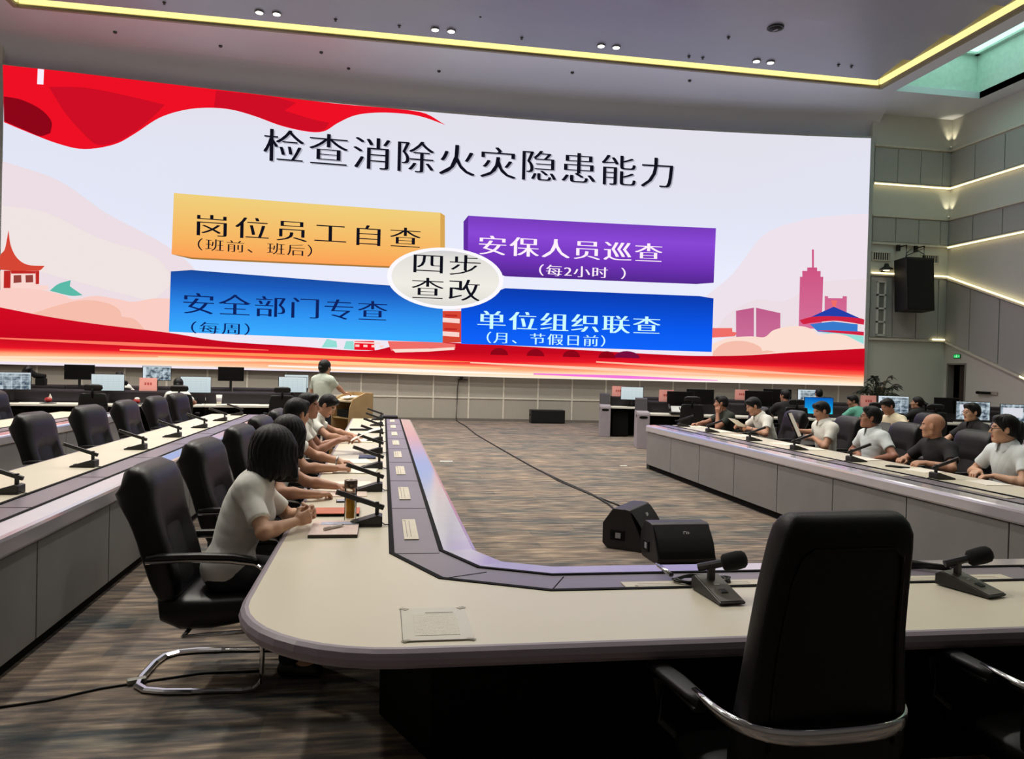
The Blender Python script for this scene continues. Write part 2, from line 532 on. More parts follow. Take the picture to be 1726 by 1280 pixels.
# concave cove between the soffit and the front wall
cv = MB()
rows = []
for k in range(9):
    a = math.pi / 2 * k / 8
    rows.append([arc(s0 + (s1 - s0) * i / 30, ZC - 0.75 + 0.75 * math.sin(a), 0.02 - 0.22 + 0.75 * (1 - math.cos(a))) for i in range(31)])
cv.grid(rows)
structure(cv.obj('trim_10', M_ceil))
# tray risers
rs = MB()
rs.box(((TX0 + TX1) / 2, TY1 + 0.06, ZC + 0.5), (TX1 - TX0 + 0.2, 0.12, 1.0))
rs.box((TX1 + 0.06, (TY1 - 4) / 2, ZC + 0.5), (0.12, TY1 + 4, 1.0))
rs.box((TX0 - 0.06, (TY1 - 4) / 2, ZC + 0.5), (0.12, TY1 + 4, 1.0))
structure(rs.obj('trim_11', mat('cove_riser', (232, 224, 190), 0.7)))
structure(MB().box(((TX0 + TX1) / 2, (TY1 - 4) / 2, ZC + 1.05), (TX1 - TX0 + 0.3, TY1 + 4.3, 0.1)).obj('ceiling_upper', M_ceil))
lip = MB()
lip.box(((TX0 + TX1) / 2, TY1 - 0.02, ZC - 0.01), (TX1 - TX0 + 0.1, 0.10, 0.06)); lip.box((TX1 - 0.0, (TY1 - 4) / 2, ZC - 0.01), (0.12, TY1 + 4, 0.08)); lip.box((TX0 + 0.0, (TY1 - 4) / 2, ZC - 0.01), (0.12, TY1 + 4, 0.08))
structure(lip.obj('trim_12', mat('cove_lip', (150, 140, 120), 0.5)))
# sloping ceiling panels in the tray, far edge lower: a saw-tooth
ys = [20.6, 19.1, 17.5, 15.9, 14.3, 12.7, 11.1, 9.5, 7.9, 6.3, 4.7, 3.1, 1.5, -0.1, -1.7, -3.3]
for k, (y1, y0) in enumerate(zip(ys, ys[1:])):
    x1 = TX1 - 0.35; x0 = TX0 + 0.35
    zl, zh = ZC + 0.06, ZC + 0.26
    M = Matrix(((0, 0, 1, 0), (1, 0, 0, 0), (0, 1, 0, 0), (0, 0, 0, 1)))
    structure(MB().prism([(y1, zl), (y0, zh), (y0, zh + 0.06), (y1, zl + 0.06)], x0, x1, M=M).obj('ceiling_panel_%d' % (k + 1), M_ceil_panel))
def cove(p0, p1, label):
    o = MB().tube([p0, p1], 0, n=4, flat=(0.03, 0.075)).obj('cove_light', M_warm)
    return tag(o, label, 'light strip')
cove((TX0 + 0.1, TY1 - 0.06, ZC + 0.13), (TX1 - 0.1, TY1 - 0.06, ZC + 0.13), 'long yellow cove light along the ceiling edge in front of the big screen')
cove((TX1 - 0.06, TY1 - 0.1, ZC + 0.13), (TX1 - 0.06, -3.9, ZC + 0.13), 'yellow cove light running back along the right edge of the ceiling tray')
cove((TX0 + 0.06, TY1 - 0.1, ZC + 0.13), (TX0 + 0.06, -3.9, ZC + 0.13), 'yellow cove light running back along the left edge of the ceiling tray')
# skylight wells with glowing greenish glass
M_well = mat('well_lining', (205, 226, 218), 0.6)
for k, (y0, y1) in enumerate(((14.6, WY1), (7.6, 13.4), (0.6, 6.4))):
    b = MB()
    b.box(((WX0 + WX1) / 2, y1 + 0.03, ZC + 0.7), (WX1 - WX0, 0.06, 1.4)); b.box(((WX0 + WX1) / 2, y0 - 0.03, ZC + 0.7), (WX1 - WX0, 0.06, 1.4))
    b.box((WX0 - 0.03, (y0 + y1) / 2, ZC + 0.7), (0.06, y1 - y0, 1.4)); b.box((WX1 + 0.03, (y0 + y1) / 2, ZC + 0.7), (0.06, y1 - y0, 1.4))
    structure(b.obj('trim_%d' % (13 + k), M_well))
    structure(MB().box(((WX0 + WX1) / 2, (y0 + y1) / 2, WZ + 0.03), (WX1 - WX0 - 0.3, y1 - y0 - 0.3, 0.04)).obj('window_%d' % (k + 1), emit('skylight_glass', (200, 255, 236), 1.5)))
    fm = MB()
    for x in (WX0 + .07, WX1 - .07): fm.box((x, (y0 + y1) / 2, WZ), (0.14, y1 - y0, 0.1))
    for y in (y0 + .07, y1 - .07, (y0 + y1) / 2): fm.box(((WX0 + WX1) / 2, y, WZ), (WX1 - WX0, 0.14, 0.1))
    structure(fm.obj('window_%d_frame' % (k + 1), M_well))

# downlights
def panel_z(y):
    for y1, y0 in zip(ys, ys[1:]):
        if y0 <= y <= y1:
            return ZC + 0.06 + 0.20 * (y1 - y) / (y1 - y0)
    return ZC + 0.2
M_lens = emit('lamp_lens', (255, 252, 240), 12.0)
M_ring = mat('lamp_ring', (150, 150, 152), 0.4)
proto = None
LAMP_DIM = [0.9, 1.05, 1.1, 1.15, 0.16, 0.02]
def lamp_col(x): return 1.5 if x < -2 else (1.1 if x < 3 else 0.62)
ROWN = ['row nearest the big screen', 'second row from the screen', 'third row from the screen', 'fourth row from the screen', 'fifth row from the screen', 'rearmost row']
ORD = ['first', 'second', 'third', 'fourth', 'fifth', 'sixth', 'seventh', 'eighth', 'ninth', 'tenth', 'eleventh', 'twelfth']
for ri, (y, xs) in enumerate(LAMP_ROWS):
    for xi, x in enumerate(xs):
        for q, dx in enumerate((-0.21, 0.21)):
            lab = 'round recessed ceiling lamp, %s from the left in the %s' % (ORD[xi * 2 + q], ROWN[ri])
            z = panel_z(y)
            if proto is None:
                t = thing('ceiling_downlight', lab, 'ceiling light', (x + dx, y, z), group='ceiling downlights')
                MB().lathe([(0.08, -0.03), (0.115, -0.03), (0.12, -0.015), (0.115, 0.0)], n=20).obj('ring', M_ring, t)
                MB().lathe([(0.088, -0.034), (0.088, -0.031)], n=20).obj('lens', M_lens, t)
                proto = t
            else:
                t = copy_tree(proto, (x + dx, y, z), label=lab)
        ld = bpy.data.lights.new('downlight_beam', 'SPOT')
        ld.energy = LAMP_POWER * LAMP_DIM[ri] * lamp_col(x); ld.color = (1.0, 0.95, 0.85); ld.spot_size = rad(135); ld.spot_blend = 0.9; ld.shadow_soft_size = 0.22
        lo = bpy.data.objects.new('downlight_beam', ld); COL.objects.link(lo); lo.location = (x, y, panel_z(y) - 0.1)
# unlit fittings: sprinklers / sensors on the panels, ceiling loudspeaker
sp0 = None
k = 0
for (x, y) in [(-1.4, 20.2), (0.2, 20.2), (-5.5, 20.2), (3.4, 20.2), (8.1, 20.3), (8.5, 20.3), (12.4, 20.0), (12.8, 20.0), (2.2, 19.4), (5.0, 19.2), (8.6, 18.9), (12.6, 19.3), (7.0, 17.7), (7.6, 17.6)]:
    z = panel_z(y)
    lab = 'small dark ceiling sprinkler, %s of the scattered ones from the left on the ceiling tray' % (ORD + ['thirteenth', 'fourteenth'])[sorted([-1.4, .2, -5.5, 3.4, 8.1, 8.5, 12.4, 12.8, 2.2, 5.0, 8.6, 12.6, 7.0, 7.6]).index(x)]
    if sp0 is None:
        sp0 = thing('ceiling_sprinkler', lab, 'sprinkler', (x, y, z), group='ceiling sprinklers')
        MB().lathe([(0.02, -0.06), (0.035, -0.05), (0.015, -0.04), (0.015, -0.02), (0.045, -0.012), (0.045, 0)], n=12).obj('head', mat('sprinkler_grey', (70, 68, 70), 0.5), sp0)
    else:
        copy_tree(sp0, (x, y, z), label=lab)
sof0 = None
for i, (x, y) in enumerate([(-7.2, 22.0), (-4.6, 22.3), (-1.9, 22.1), (-1.2, 23.1), (1.4, 22.7), (5.2, 21.9), (8.7, 21.7)]):
    lab = 'small dark fitting on the soffit above the big screen, %s from the left' % ORD[i]
    if sof0 is None:
        sof0 = thing('soffit_fitting', lab, 'ceiling fitting', (x, y, ZC), group='soffit fittings')
        MB().lathe([(0.03, -0.05), (0.05, -0.03), (0.05, 0)], n=12).obj('cap', mat('sprinkler_grey', (70, 68, 70), 0.5), sof0)
    else:
        copy_tree(sof0, (x, y, ZC), label=lab)
t = thing('ceiling_loudspeaker', 'round dark ceiling loudspeaker near a pair of downlights', 'loudspeaker', (9.58, 18.3, panel_z(18.3)))
MB().lathe([(0.19, -0.03), (0.21, -0.02), (0.21, 0)], n=28).obj('rim', mat('speaker_rim', (52, 50, 54), 0.5), t)
MB().lathe([(0.02, -0.05), (0.17, -0.031), (0.17, -0.028)], n=28).obj('grille', mat('speaker_grille', (30, 30, 32), 0.7), t)
MB().box((0, 0, -0.06), (0.05, 0.16, 0.01), rot=RZ(0.4)).obj('badge', mat('speaker_badge', (150, 150, 155), 0.4), t)

# ------------------------------------------------------------------ wall fittings right of the screen
def vent(x, label):
    t = thing('wall_vent', label, 'vent', (x, PY - 0.001, 5.66))
    f = MB()
    for z in (-0.13, 0.13): f.box((0, -0.02, z), (0.66, 0.04, 0.03))
    for xx in (-0.33, 0.33): f.box((xx, -0.02, 0), (0.03, 0.04, 0.29))
    f.obj('vent_frame', M_joint, t)
    MB().box((0, -0.003, 0), (0.64, 0.004, 0.25)).obj('vent_opening', M_carcass, t)
    for k in range(8):
        MB().box((-0.28 + 0.08 * k, -0.018, 0), (0.02, 0.03, 0.24), rot=RZ(0.4)).obj('slat', M_joint, t)
vent(15.98, 'slatted air vent on the wall between screen and hanging loudspeaker')
vent(17.75, 'slatted air vent on the wall right of the hanging loudspeaker')
t = thing('wall_lamp', 'small black wall lamp under the left air vent', 'lamp', (16.05, PY, 5.2))
MB().box((0, -0.04, 0.0), (0.1, 0.08, 0.12), bev=0.01).obj('bracket', M_black, t)
MB().lathe([(0.22, -0.02), (0.2, 0.03), (0.09, 0.1), (0.06, 0.2)], c=(0, -0.22, 0), n=20).obj('lamp_shade', M_black, t)
MB().lathe([(0.1, -0.025), (0.1, -0.02)], c=(0, -0.22, 0), n=16).obj('lamp_bulb', emit('wall_lamp_bulb', (255, 246, 210), 2.5), t)
t = thing('wall_light_frame', 'tall narrow white framed light fitting on the wall beside the screen edge', 'light fitting', (16.0, PY - 0.045, 3.95))
f = MB()
for x in (-0.13, 0.13): f.box((x, -0.03, 0), (0.05, 0.06, 1.74))
for z in (-0.87, -0.44, 0, 0.44, 0.87): f.box((0, -0.03, z), (0.31, 0.06, 0.05))
f.obj('frame', mat('white_frame', (225, 225, 220), 0.4), t)
for k in range(4):
    MB().box((0, -0.01, -0.655 + 0.437 * k), (0.22, 0.02, 0.38)).obj('pane', mat('fitting_pane', (130, 130, 126), 0.25), t)
# hanging line loudspeaker
t = thing('hanging_loudspeaker', 'tall black loudspeaker hung on the wall right of the big screen', 'loudspeaker', (16.86, 22.5, 4.7))
MB().box((0, 0, 0), (0.98, 0.62, 1.7), bev=0.02, rot=RX(rad(-4))).obj('cabinet', mat('loudspeaker_black', (16, 15, 17), 0.6), t)
MB().box((0, -0.325, 0.0), (0.9, 0.02, 1.6), bev=0.006, rot=RX(rad(-4))).obj('grille', mat('loudspeaker_grille', (12, 11, 13), 0.85, bump=0.4), t)
b = MB()
for x in (-0.32, 0.32):
    b.tube([(x, 0.0, 0.84), (x, 0.0, 1.28), (x, 0.42, 1.28)], 0.025)
    b.tube([(x, 0.0, 1.02), (x * 0.2, 0.1, 1.18)], 0.012)
b.box((-0.32, 0.40, 1.25), (0.12, 0.06, 0.2)); b.box((0.32, 0.40, 1.25), (0.12, 0.06, 0.2)); b.tube([(-0.3, 0, 0.95), (0.3, 0.02, 1.2)], 0.012)
b.obj('hanging_bracket', M_black, t)
# exit sign: green lit plate with the running figure and arrow
t = thing('exit_sign', 'small green lit exit sign above the dark doorway', 'sign', (XR - 0.012, 22.42, 2.45), rz=rad(-90))
MB().box((0, 0, 0), (0.30, 0.024, 0.14), bev=0.004).obj('sign_box', mat('exit_box', (40, 60, 46), 0.4), t)
g = MB()
ye = -0.0125
g.box((0, ye, 0), (0.27, 0.002, 0.11)); g.obj('sign_face', emit('exit_green', (30, 190, 90), 1.0), t)
g = MB(); ye = -0.0145
g.ball((-0.005, ye, 0.038), (0.012, 0.002, 0.012), 10); g.tube([(-0.005, ye, 0.025), (-0.02, ye, -0.01), (0.012, ye, -0.02), (0.005, ye, -0.045)], 0.006, n=4); g.tube([(-0.02, ye, -0.01), (-0.045, ye, -0.035)], 0.006, n=4); g.tube([(-0.04, ye, 0.008), (-0.01, ye, 0.018), (0.025, ye, 0.0)], 0.005, n=4)
g.tube([(0.06, ye, 0), (0.115, ye, 0)], 0.006, n=4); g.tube([(0.095, ye, 0.02), (0.115, ye, 0), (0.095, ye, -0.02)], 0.005, n=4)
g.tube([(-0.115, ye, 0), (-0.065, ye, 0)], 0.006, n=4)
g.obj('pictogram', emit('exit_white', (200, 255, 215), 1.2), t)
# dark wall handle on a pale plate right of the door
t = thing('wall_bar_handle', 'dark horizontal bar handle on a pale plate right of the door', 'handle', (XR - 0.04, 21.15, 1.3), rz=rad(-90))
MB().box((0.1, 0, 0), (0.75, 0.02, 0.1), bev=0.004).obj('plate', mat('pale_plate', (176, 170, 160), 0.5), t)
MB().tube([(-0.3, -0.05, 0), (0.25, -0.05, 0)], 0.035, n=12).box((-0.26, -0.03, 0), (0.08, 0.06, 0.09)).box((0.2, -0.03, 0), (0.05, 0.05, 0.05)).obj('bar', M_carcass, t)
# camera on a bracket under the screen with its cable
t = thing('wall_camera', 'small black camera on a bracket just below the screen', 'camera', arc(-0.25, 1.28, 0.0))
MB().box((0.05, -0.04, 0), (0.3, 0.08, 0.03), bev=0.004).obj('bracket', M_black, t)
MB().ball((0, -0.05, 0.07), 0.055).cyl((0, -0.05, 0.01), (0, -0.05, 0.05), 0.03).obj('camera_body', M_black, t)
pts = [arc(-0.33, 1.27, 0.03), arc(-0.36, 1.0, 0.03), arc(-0.36, 0.6, 0.03), arc(-0.38, 0.15, 0.04)]
pts += [Vector(p) for p in ((2.27, 23.7, 0.012), (2.33, 21.5, 0.012), (2.30, 19, 0.012), (2.38, 16.5, 0.012), (2.46, 14.3, 0.012), (2.53, 12.6, 0.012), (2.66, 11.0, 0.012), (2.78, 9.95, 0.012), (2.79, 9.2, 0.012), (2.72, 8.4, 0.012), (2.62, 7.65, 0.05), (2.58, 7.5, 0.16))]
tag(MB().tube(pts, 0.014, n=6).obj('floor_cable', M_cable), 'long black cable from the wall camera across the carpet to the floor monitors', 'cable')
tag(MB().tube([(2.9, 9.1, 0.01), (2.76, 9.95, 0.01), (2.6, 11.2, 0.01), (2.56, 12.3, 0.01)], 0.01, n=6).obj('floor_cable', M_cable), 'second short black cable lying beside the long one near the floor monitors', 'cable')
# ================================================================== THE BIG SCREEN
S_L, S_R, S_B, S_T = -12.96, 12.83, 1.42, 9.44
SHP = {
    'flag': [(-12.99,9.47),(-11.24,9.5),(-7.53,9.48),(-4.34,9.43),(-1.74,9.41),(-0.93,9.07),(-1.59,9.25),(-2.13,9.31),(-2.94,9.28),(-3.64,9.14),(-4.16,8.86),(-4.55,8.58),(-5.01,8.52),(-5.78,8.62),(-6.54,8.83),(-7.2,8.95),(-7.85,8.93),(-8.48,8.79),(-9.11,8.5),(-9.72,8.0),(-10.24,7.64),(-10.99,7.43),(-11.65,7.51),(-12.44,7.76),(-12.94,7.94)],
    'flagmid': [(-11.89,9.03),(-10.94,9.12),(-9.73,9.0),(-8.96,8.89),(-9.34,8.43),(-9.75,8.03),(-10.24,7.69),(-10.69,7.59),(-11.07,7.9),(-11.52,8.42)],
    'flagdark': [(-12.95,8.63),(-12.53,8.59),(-12.07,8.39),(-11.81,8.09),(-11.83,7.77),(-12.09,7.67),(-12.45,7.79),(-12.94,7.97)],
    'flag2': [(-7.61,9.45),(-6.13,9.44),(-5.37,9.34),(-5.7,9.07),(-4.85,8.89),(-4.4,8.84),(-4.59,8.61),(-5.01,8.54),(-5.78,8.64),(-6.54,8.84),(-7.2,8.96),(-7.65,8.97)],
    'white': [(-12.16,9.48),(-12.01,9.48),(-12.02,9.07),(-12.17,9.06)],
    'roof': [(-12.79,5.05),(-12.73,4.64),(-12.58,4.32),(-12.33,4.15),(-11.91,4.14),(-12.06,4.0),(-12.53,3.96),(-12.97,3.97),(-12.98,4.34),(-12.87,4.53)],
    'wallp': [(-12.97,3.94),(-12.04,4.0),(-12.03,3.61),(-11.82,3.61),(-11.82,3.49),(-12.96,3.45)],
    'pill': [(-12.88,3.95),(-12.72,3.96),(-12.72,3.49),(-12.88,3.48)],
    'pill2': [(-12.13,3.99),(-12.04,4.0),(-12.04,3.64),(-12.12,3.63)],
    'wtop': [(-12.72,3.96),(-12.13,3.99),(-12.13,3.92),(-12.71,3.88)],
    'win1': [(-12.65,3.84),(-12.47,3.86),(-12.46,3.66),(-12.65,3.63)],
    'win2': [(-12.37,3.86),(-12.19,3.88),(-12.18,3.68),(-12.36,3.66)],
    'teal': [(-11.78,3.47),(-11.57,3.67),(-11.27,3.79),(-11.29,3.62),(-10.97,3.39),(-11.27,3.36)],
    'cl1': [(-12.99,3.43),(-12.61,3.5),(-11.99,3.48),(-11.44,3.37),(-11.18,3.26),(-10.66,3.39),(-10.05,3.32),(-9.69,3.27),(-9.16,3.39),(-8.72,3.41),(-8.7,2.37),(-9.32,2.43),(-12.98,2.87)],
    'cl2': [(-12.18,2.83),(-11.35,3.16),(-10.79,3.26),(-10.31,3.19),(-10.04,3.03),(-9.97,2.84),(-9.64,2.78),(-9.37,2.5),(-9.32,2.43),(-10.48,2.57),(-11.76,2.74)],
    'red': [(-12.98,2.96),(-11.76,2.75),(-10.47,2.59),(-8.73,2.43),(-7.27,2.24),(-5.22,2.16),(-3.12,2.09),(-2.05,2.32),(-0.23,2.41),(3.95,2.3),(6.87,2.23),(8.74,2.28),(10.32,2.42),(12.83,2.62),(12.83,1.4),(5.92,1.39),(-0.26,1.39),(-6.3,1.48),(-12.94,1.5)],
    'org': [(-8.67,6.41),(-1.04,6.38),(-1.0,4.68),(-8.16,4.61),(-8.7,4.67)],
    'orgs': [(-1.04,6.38),(-0.9,6.3),(-0.86,4.82),(-1.0,4.68)],
    'orgb': [(-8.7,4.67),(-8.16,4.61),(-1.0,4.68),(-1.0,4.63),(-8.16,4.56)],
    'blue': [(-8.71,4.18),(-8.16,4.25),(-0.91,4.04),(-0.87,2.41),(-8.73,2.46)],
    'pur': [(-0.18,6.34),(7.79,6.34),(7.77,4.59),(7.2,4.53),(1.02,4.53),(-0.29,4.97),(-0.32,6.15)],
    'purs': [(-0.18,6.34),(-0.16,4.87),(-0.29,4.97),(-0.32,6.15)],
    'roy': [(1.03,4.16),(7.31,4.15),(7.78,4.09),(7.77,2.37),(-0.3,2.39),(-0.33,3.59)],
    'bl1': [(8.55,3.72),(9.14,3.84),(9.17,2.87),(8.58,2.85)],
    'bl2': [(9.21,3.84),(10.02,3.69),(10.04,2.94),(9.24,2.87)],
    'tow': [(10.64,3.22),(10.63,4.89),(10.71,4.89),(10.7,5.08),(10.86,5.08),(10.86,5.19),(11.02,5.2),(11.0,5.78),(11.06,5.78),(11.08,5.2),(11.19,5.2),(11.19,5.09),(11.31,5.09),(11.31,4.91),(11.4,4.91),(11.4,3.22)],
    'ub': [(11.48,3.71),(11.47,4.29),(11.58,4.28),(11.58,4.22),(12.06,4.23),(12.06,4.3),(12.2,4.3),(12.21,3.68)],
    'ub2': [(11.67,4.15),(11.89,4.16),(11.84,3.98),(11.89,3.82),(11.68,3.81),(11.74,3.98)],
    'trf': [(11.02,3.59),(11.77,3.95),(12.67,3.59)],
    'trim': [(10.65,3.48),(11.07,3.6),(11.76,3.64),(12.64,3.6),(12.79,3.56),(12.78,3.39),(12.26,3.46),(11.76,3.49),(11.03,3.4),(10.78,3.36)],
    'tb': [(11.0,3.36),(11.76,3.47),(12.58,3.4),(12.58,3.18),(12.79,3.16),(12.79,3.07),(11.28,3.12)],
    'tr': [(11.22,3.16),(11.77,3.18),(12.79,3.16),(12.79,3.04),(11.77,3.11)],
    'tt': [(11.28,3.1),(11.77,3.11),(12.79,3.03),(12.8,2.77),(12.27,3.0)],
    'cr1': [(7.8,2.64),(8.33,2.84),(9.07,2.91),(9.51,2.9),(9.8,3.13),(10.29,3.26),(10.78,3.28),(11.13,3.16),(11.28,3.02),(11.78,3.08),(12.27,3.0),(12.67,2.77),(12.81,2.72),(12.81,2.58),(10.32,2.39),(8.74,2.25),(7.81,2.24)],
    'cr2': [(7.85,2.4),(8.14,2.65),(8.58,2.75),(9.02,2.72),(9.37,2.58),(9.45,2.44),(9.62,2.47),(9.92,2.43),(8.74,2.27),(7.81,2.25)],
    'hall': [(7.78,3.14),(8.44,3.16),(8.45,3.04),(8.62,3.02),(8.53,2.9),(7.79,2.83)],
    'ctr': [(-0.9,3.38),(-0.32,3.4),(-0.28,2.44),(-0.89,2.39)],
    'lat': [(-3.53,2.37),(-2.95,2.39),(-2.92,2.11),(-3.53,2.11)],
    'tr1': [(-4.49,2.15),(-4.34,2.41),(-4.06,2.35),(-4.03,2.16)],
    'tr2': [(-3.84,2.13),(-3.78,2.36),(-3.56,2.37),(-3.53,2.11)],
    'roofc': [(-2.54,2.4),(-1.07,2.42),(-0.48,2.37),(-0.47,2.25),(-1.26,2.23),(-1.78,2.08),(-2.43,2.11)],
}
# the picture on the screen: flat shapes in screen metres (s along the arc, z up), laid layer upon layer
scr_mats = []
scr = MB()
def smat(m):
    if m not in scr_mats: scr_mats.append(m)
    return scr_mats.index(m)
_layer = [0]
def put_mesh(b, mi):
    """slice a flat (s,z) mesh into narrow columns and bend it onto the arc"""
    xs = [v.co.x for v in b.verts]
    s = math.floor(min(xs)) + 0.0
    while s < max(xs):
        bmesh.ops.bisect_plane(b, geom=list(b.verts) + list(b.edges) + list(b.faces), plane_co=(s, 0, 0), plane_no=(1, 0, 0))
        s += 1.0
    off = 0.152 + 0.004 * _layer[0]
    vm = {v: scr.bm.verts.new(arc(v.co.x, v.co.y, off)) for v in b.verts}
    for f in b.faces:
        scr.bm.faces.new([vm[v] for v in f.verts]).material_index = mi
    b.free()
def curvy(poly, n=5):
    """round the gentle bends of an outline, keep its sharp corners"""
    P = [Vector(p) for p in poly]; N = len(P); out = []
    def sharp(i):
        a, b = P[i] - P[i - 1], P[(i + 1) % N] - P[i]
        return a.length < 1e-6 or b.length < 1e-6 or a.angle(b) > 0.95
    S = [sharp(i) for i in range(N)]
    for i in range(N):
        a, b = P[i], P[(i + 1) % N]
        ta = (b - P[i - 1]) * 0.5 if not S[i] else (b - a)
        tb = (P[(i + 2) % N] - a) * 0.5 if not S[(i + 1) % N] else (b - a)
        L = (b - a).length
        if ta.length > 1.2 * L: ta = ta.normalized() * L * 1.2
        if tb.length > 1.2 * L: tb = tb.normalized() * L * 1.2
        for k in range(n):
            t = k / n; t2, t3 = t * t, t * t * t
            q = a * (2 * t3 - 3 * t2 + 1) + ta * (t3 - 2 * t2 + t) + b * (-2 * t3 + 3 * t2) + tb * (t3 - t2)
            out.append((q.x, q.y))
    return out
CURVY = {'flag', 'flagmid', 'flagdark', 'flag2', 'roof', 'teal', 'cl1', 'cl2', 'cr1', 'cr2', 'red', 'trim', 'tr1', 'tr2'}
def put(poly, m, layer, smooth=False):
    _layer[0] = layer
    if smooth: poly = curvy(poly)
    b = bmesh.new()
    f = b.faces.new([b.verts.new((s, z, 0)) for s, z in poly])
    bmesh.ops.triangulate(b, faces=[f])
    put_mesh(b, smat(m))
def text(body, s0, s1, z0, z1, m, layer, bold=1.0, gap=1.1):
    """lettering with thin level strokes and thick upright ones, fitted to the given box"""
    cu = bpy.data.curves.new('lettering', 'FONT'); cu.body = body; cu.offset = -0.014; cu.space_character = gap
    cu.resolution_u = 3
    o = bpy.data.objects.new('lettering', cu); COL.objects.link(o)
    me = bpy.data.meshes.new_from_object(o.evaluated_get(bpy.context.evaluated_depsgraph_get()))
    bpy.data.objects.remove(o); bpy.data.curves.remove(cu)
    xs = [v.co.x for v in me.vertices]; ys = [v.co.y for v in me.vertices]
    x0, x1, y0, y1 = min(xs), max(xs), min(ys), max(ys)
    for k, dx in enumerate((-0.022, -0.007, 0.008, 0.022)):
        _layer[0] = layer + 0.15 * k
        b = bmesh.new(); b.from_mesh(me)
        for v in b.verts:
            v.co = ((s0 + (v.co.x - x0) / (x1 - x0) * (s1 - s0)) + dx * bold * (s1 - s0) / (x1 - x0), z0 + (v.co.y - y0) / (y1 - y0) * (z1 - z0), 0)
        put_mesh(b, smat(m))
    bpy.data.meshes.remove(me)

E_bg = emit_ramp('screen_page', [(0.0, (242, 230, 240)), (0.35, (234, 237, 253)), (0.62, (226, 230, 246)), (1.0, (226, 225, 236))], 1.4, 9.4, 'Z', 1.0, noise=(0.12, 0.35, 0.5))
E_haze = emit('screen_haze', (236, 222, 228)); E_haze2 = emit('screen_haze2', (240, 214, 216))
E_red = emit('screen_red', (238, 16, 36)); E_red2 = emit('screen_red_mid', (206, 14, 36)); E_red3 = emit('screen_red_dark', (140, 6, 24))
E_wave = emit_ramp('screen_wave', [(0.0, (255, 246, 236)), (0.07, (255, 232, 200)), (0.15, (255, 176, 128)), (0.23, (255, 92, 72)), (0.31, (236, 24, 40)), (0.46, (196, 8, 30)), (1.0, (212, 12, 36))], 1.4, 3.0, 'Z', 1.0, noise=(0.07, 2.4, 0.36))
E_peach = emit('screen_peach', (250, 206, 196)); E_peach2 = emit('screen_peach_deep', (246, 190, 172)); E_cream = emit('screen_cream', (252, 222, 208))
E_roof = emit('screen_roof', (214, 70, 52)); E_pil = emit('screen_pillar', (190, 40, 36)); E_wallp = emit('screen_pavilion_wall', (250, 214, 206)); E_win = emit('screen_window', (150, 66, 60))
E_teal = emit('screen_teal', (92, 186, 168)); E_tealp = emit('screen_teal_pale', (150, 222, 214))
E_pinkb = emit_ramp('screen_tower', [(0.0, (214, 120, 160)), (1.0, (204, 76, 124))], 2.6, 5.6); E_pinkb2 = emit_ramp('screen_block', [(0.0, (206, 116, 158)), (1.0, (190, 88, 134))], 2.5, 4.0)
E_navy = emit('screen_roof_blue', (36, 62, 170)); E_mid = emit('screen_band_blue', (58, 122, 204)); E_rim = emit('screen_rim', (208, 36, 66)); E_sal = emit('screen_salmon', (240, 110, 104))
E_org = emit_ramp('screen_box_orange', [(0.0, (255, 150, 80)), (0.35, (248, 180, 96)), (1.0, (240, 208, 124))], 4.4, 6.4); E_orgs = emit('screen_box_orange_side', (216, 166, 84)); E_orgb = emit('screen_box_orange_base', (168, 120, 60))
E_blue = emit_ramp('screen_box_blue', [(0.0, (58, 172, 255)), (0.35, (46, 144, 240)), (0.75, (28, 92, 190)), (1.0, (24, 70, 150))], 2.5, 4.3); E_roy = emit_ramp('screen_box_royal', [(0.0, (18, 104, 255)), (0.45, (10, 88, 236)), (1.0, (12, 60, 176))], 2.2, 4.1)
E_pur = emit_ramp('screen_box_purple', [(0.0, (74, 36, 128)), (0.35, (112, 52, 184)), (0.75, (138, 72, 214)), (1.0, (120, 62, 190))], 4.4, 6.3); E_purs = emit('screen_box_purple_side', (96, 44, 160))
E_ring = emit('screen_ring', (252, 250, 255)); E_pearl = emit_ramp('screen_pearl', [(0.0, (214, 212, 206)), (0.4, (240, 238, 228)), (0.8, (226, 224, 218)), (1.0, (200, 198, 206))], 3.35, 5.4)
E_ink = emit('screen_ink', (18, 18, 30)); E_navyink = emit('screen_navy_ink', (14, 34, 96)); E_wht = emit('screen_white_ink', (255, 240, 252)); E_cyan = emit('screen_cyan_ink', (206, 252, 255)); E_shadow = emit('screen_ink_shadow', (176, 176, 190))

put([(S_L, S_B), (S_R, S_B), (S_R, S_T), (S_L, S_T)], E_bg, 0)
# pale hill shapes
put([(S_L, 4.0), (S_L, 6.9), (-11.6, 6.5), (-10.4, 5.7), (-9.0, 5.0), (-8.1, 4.3), (-7.9, 3.6), (-9.5, 3.2), (-12, 3.3)], E_haze, 1, True)
put([(S_L, 4.2), (S_L, 5.7), (-11.9, 5.6), (-10.6, 5.0), (-9.2, 4.6), (-8.6, 3.9), (-9.2, 3.3)], emit('screen_haze3', (240, 228, 226)), 2, True)
put([(6.6, 2.9), (7.4, 4.0), (8.4, 4.9), (9.4, 6.2), (10.6, 6.7), (11.7, 6.9), (S_R, 7.0), (S_R, 2.6)], emit('screen_haze4', (238, 226, 236)), 1, True)
put([(7.8, 2.9), (8.3, 3.6), (9.2, 4.1), (10.2, 4.1), (11.2, 4.7), (S_R, 4.9), (S_R, 2.6)], E_haze, 2, True)
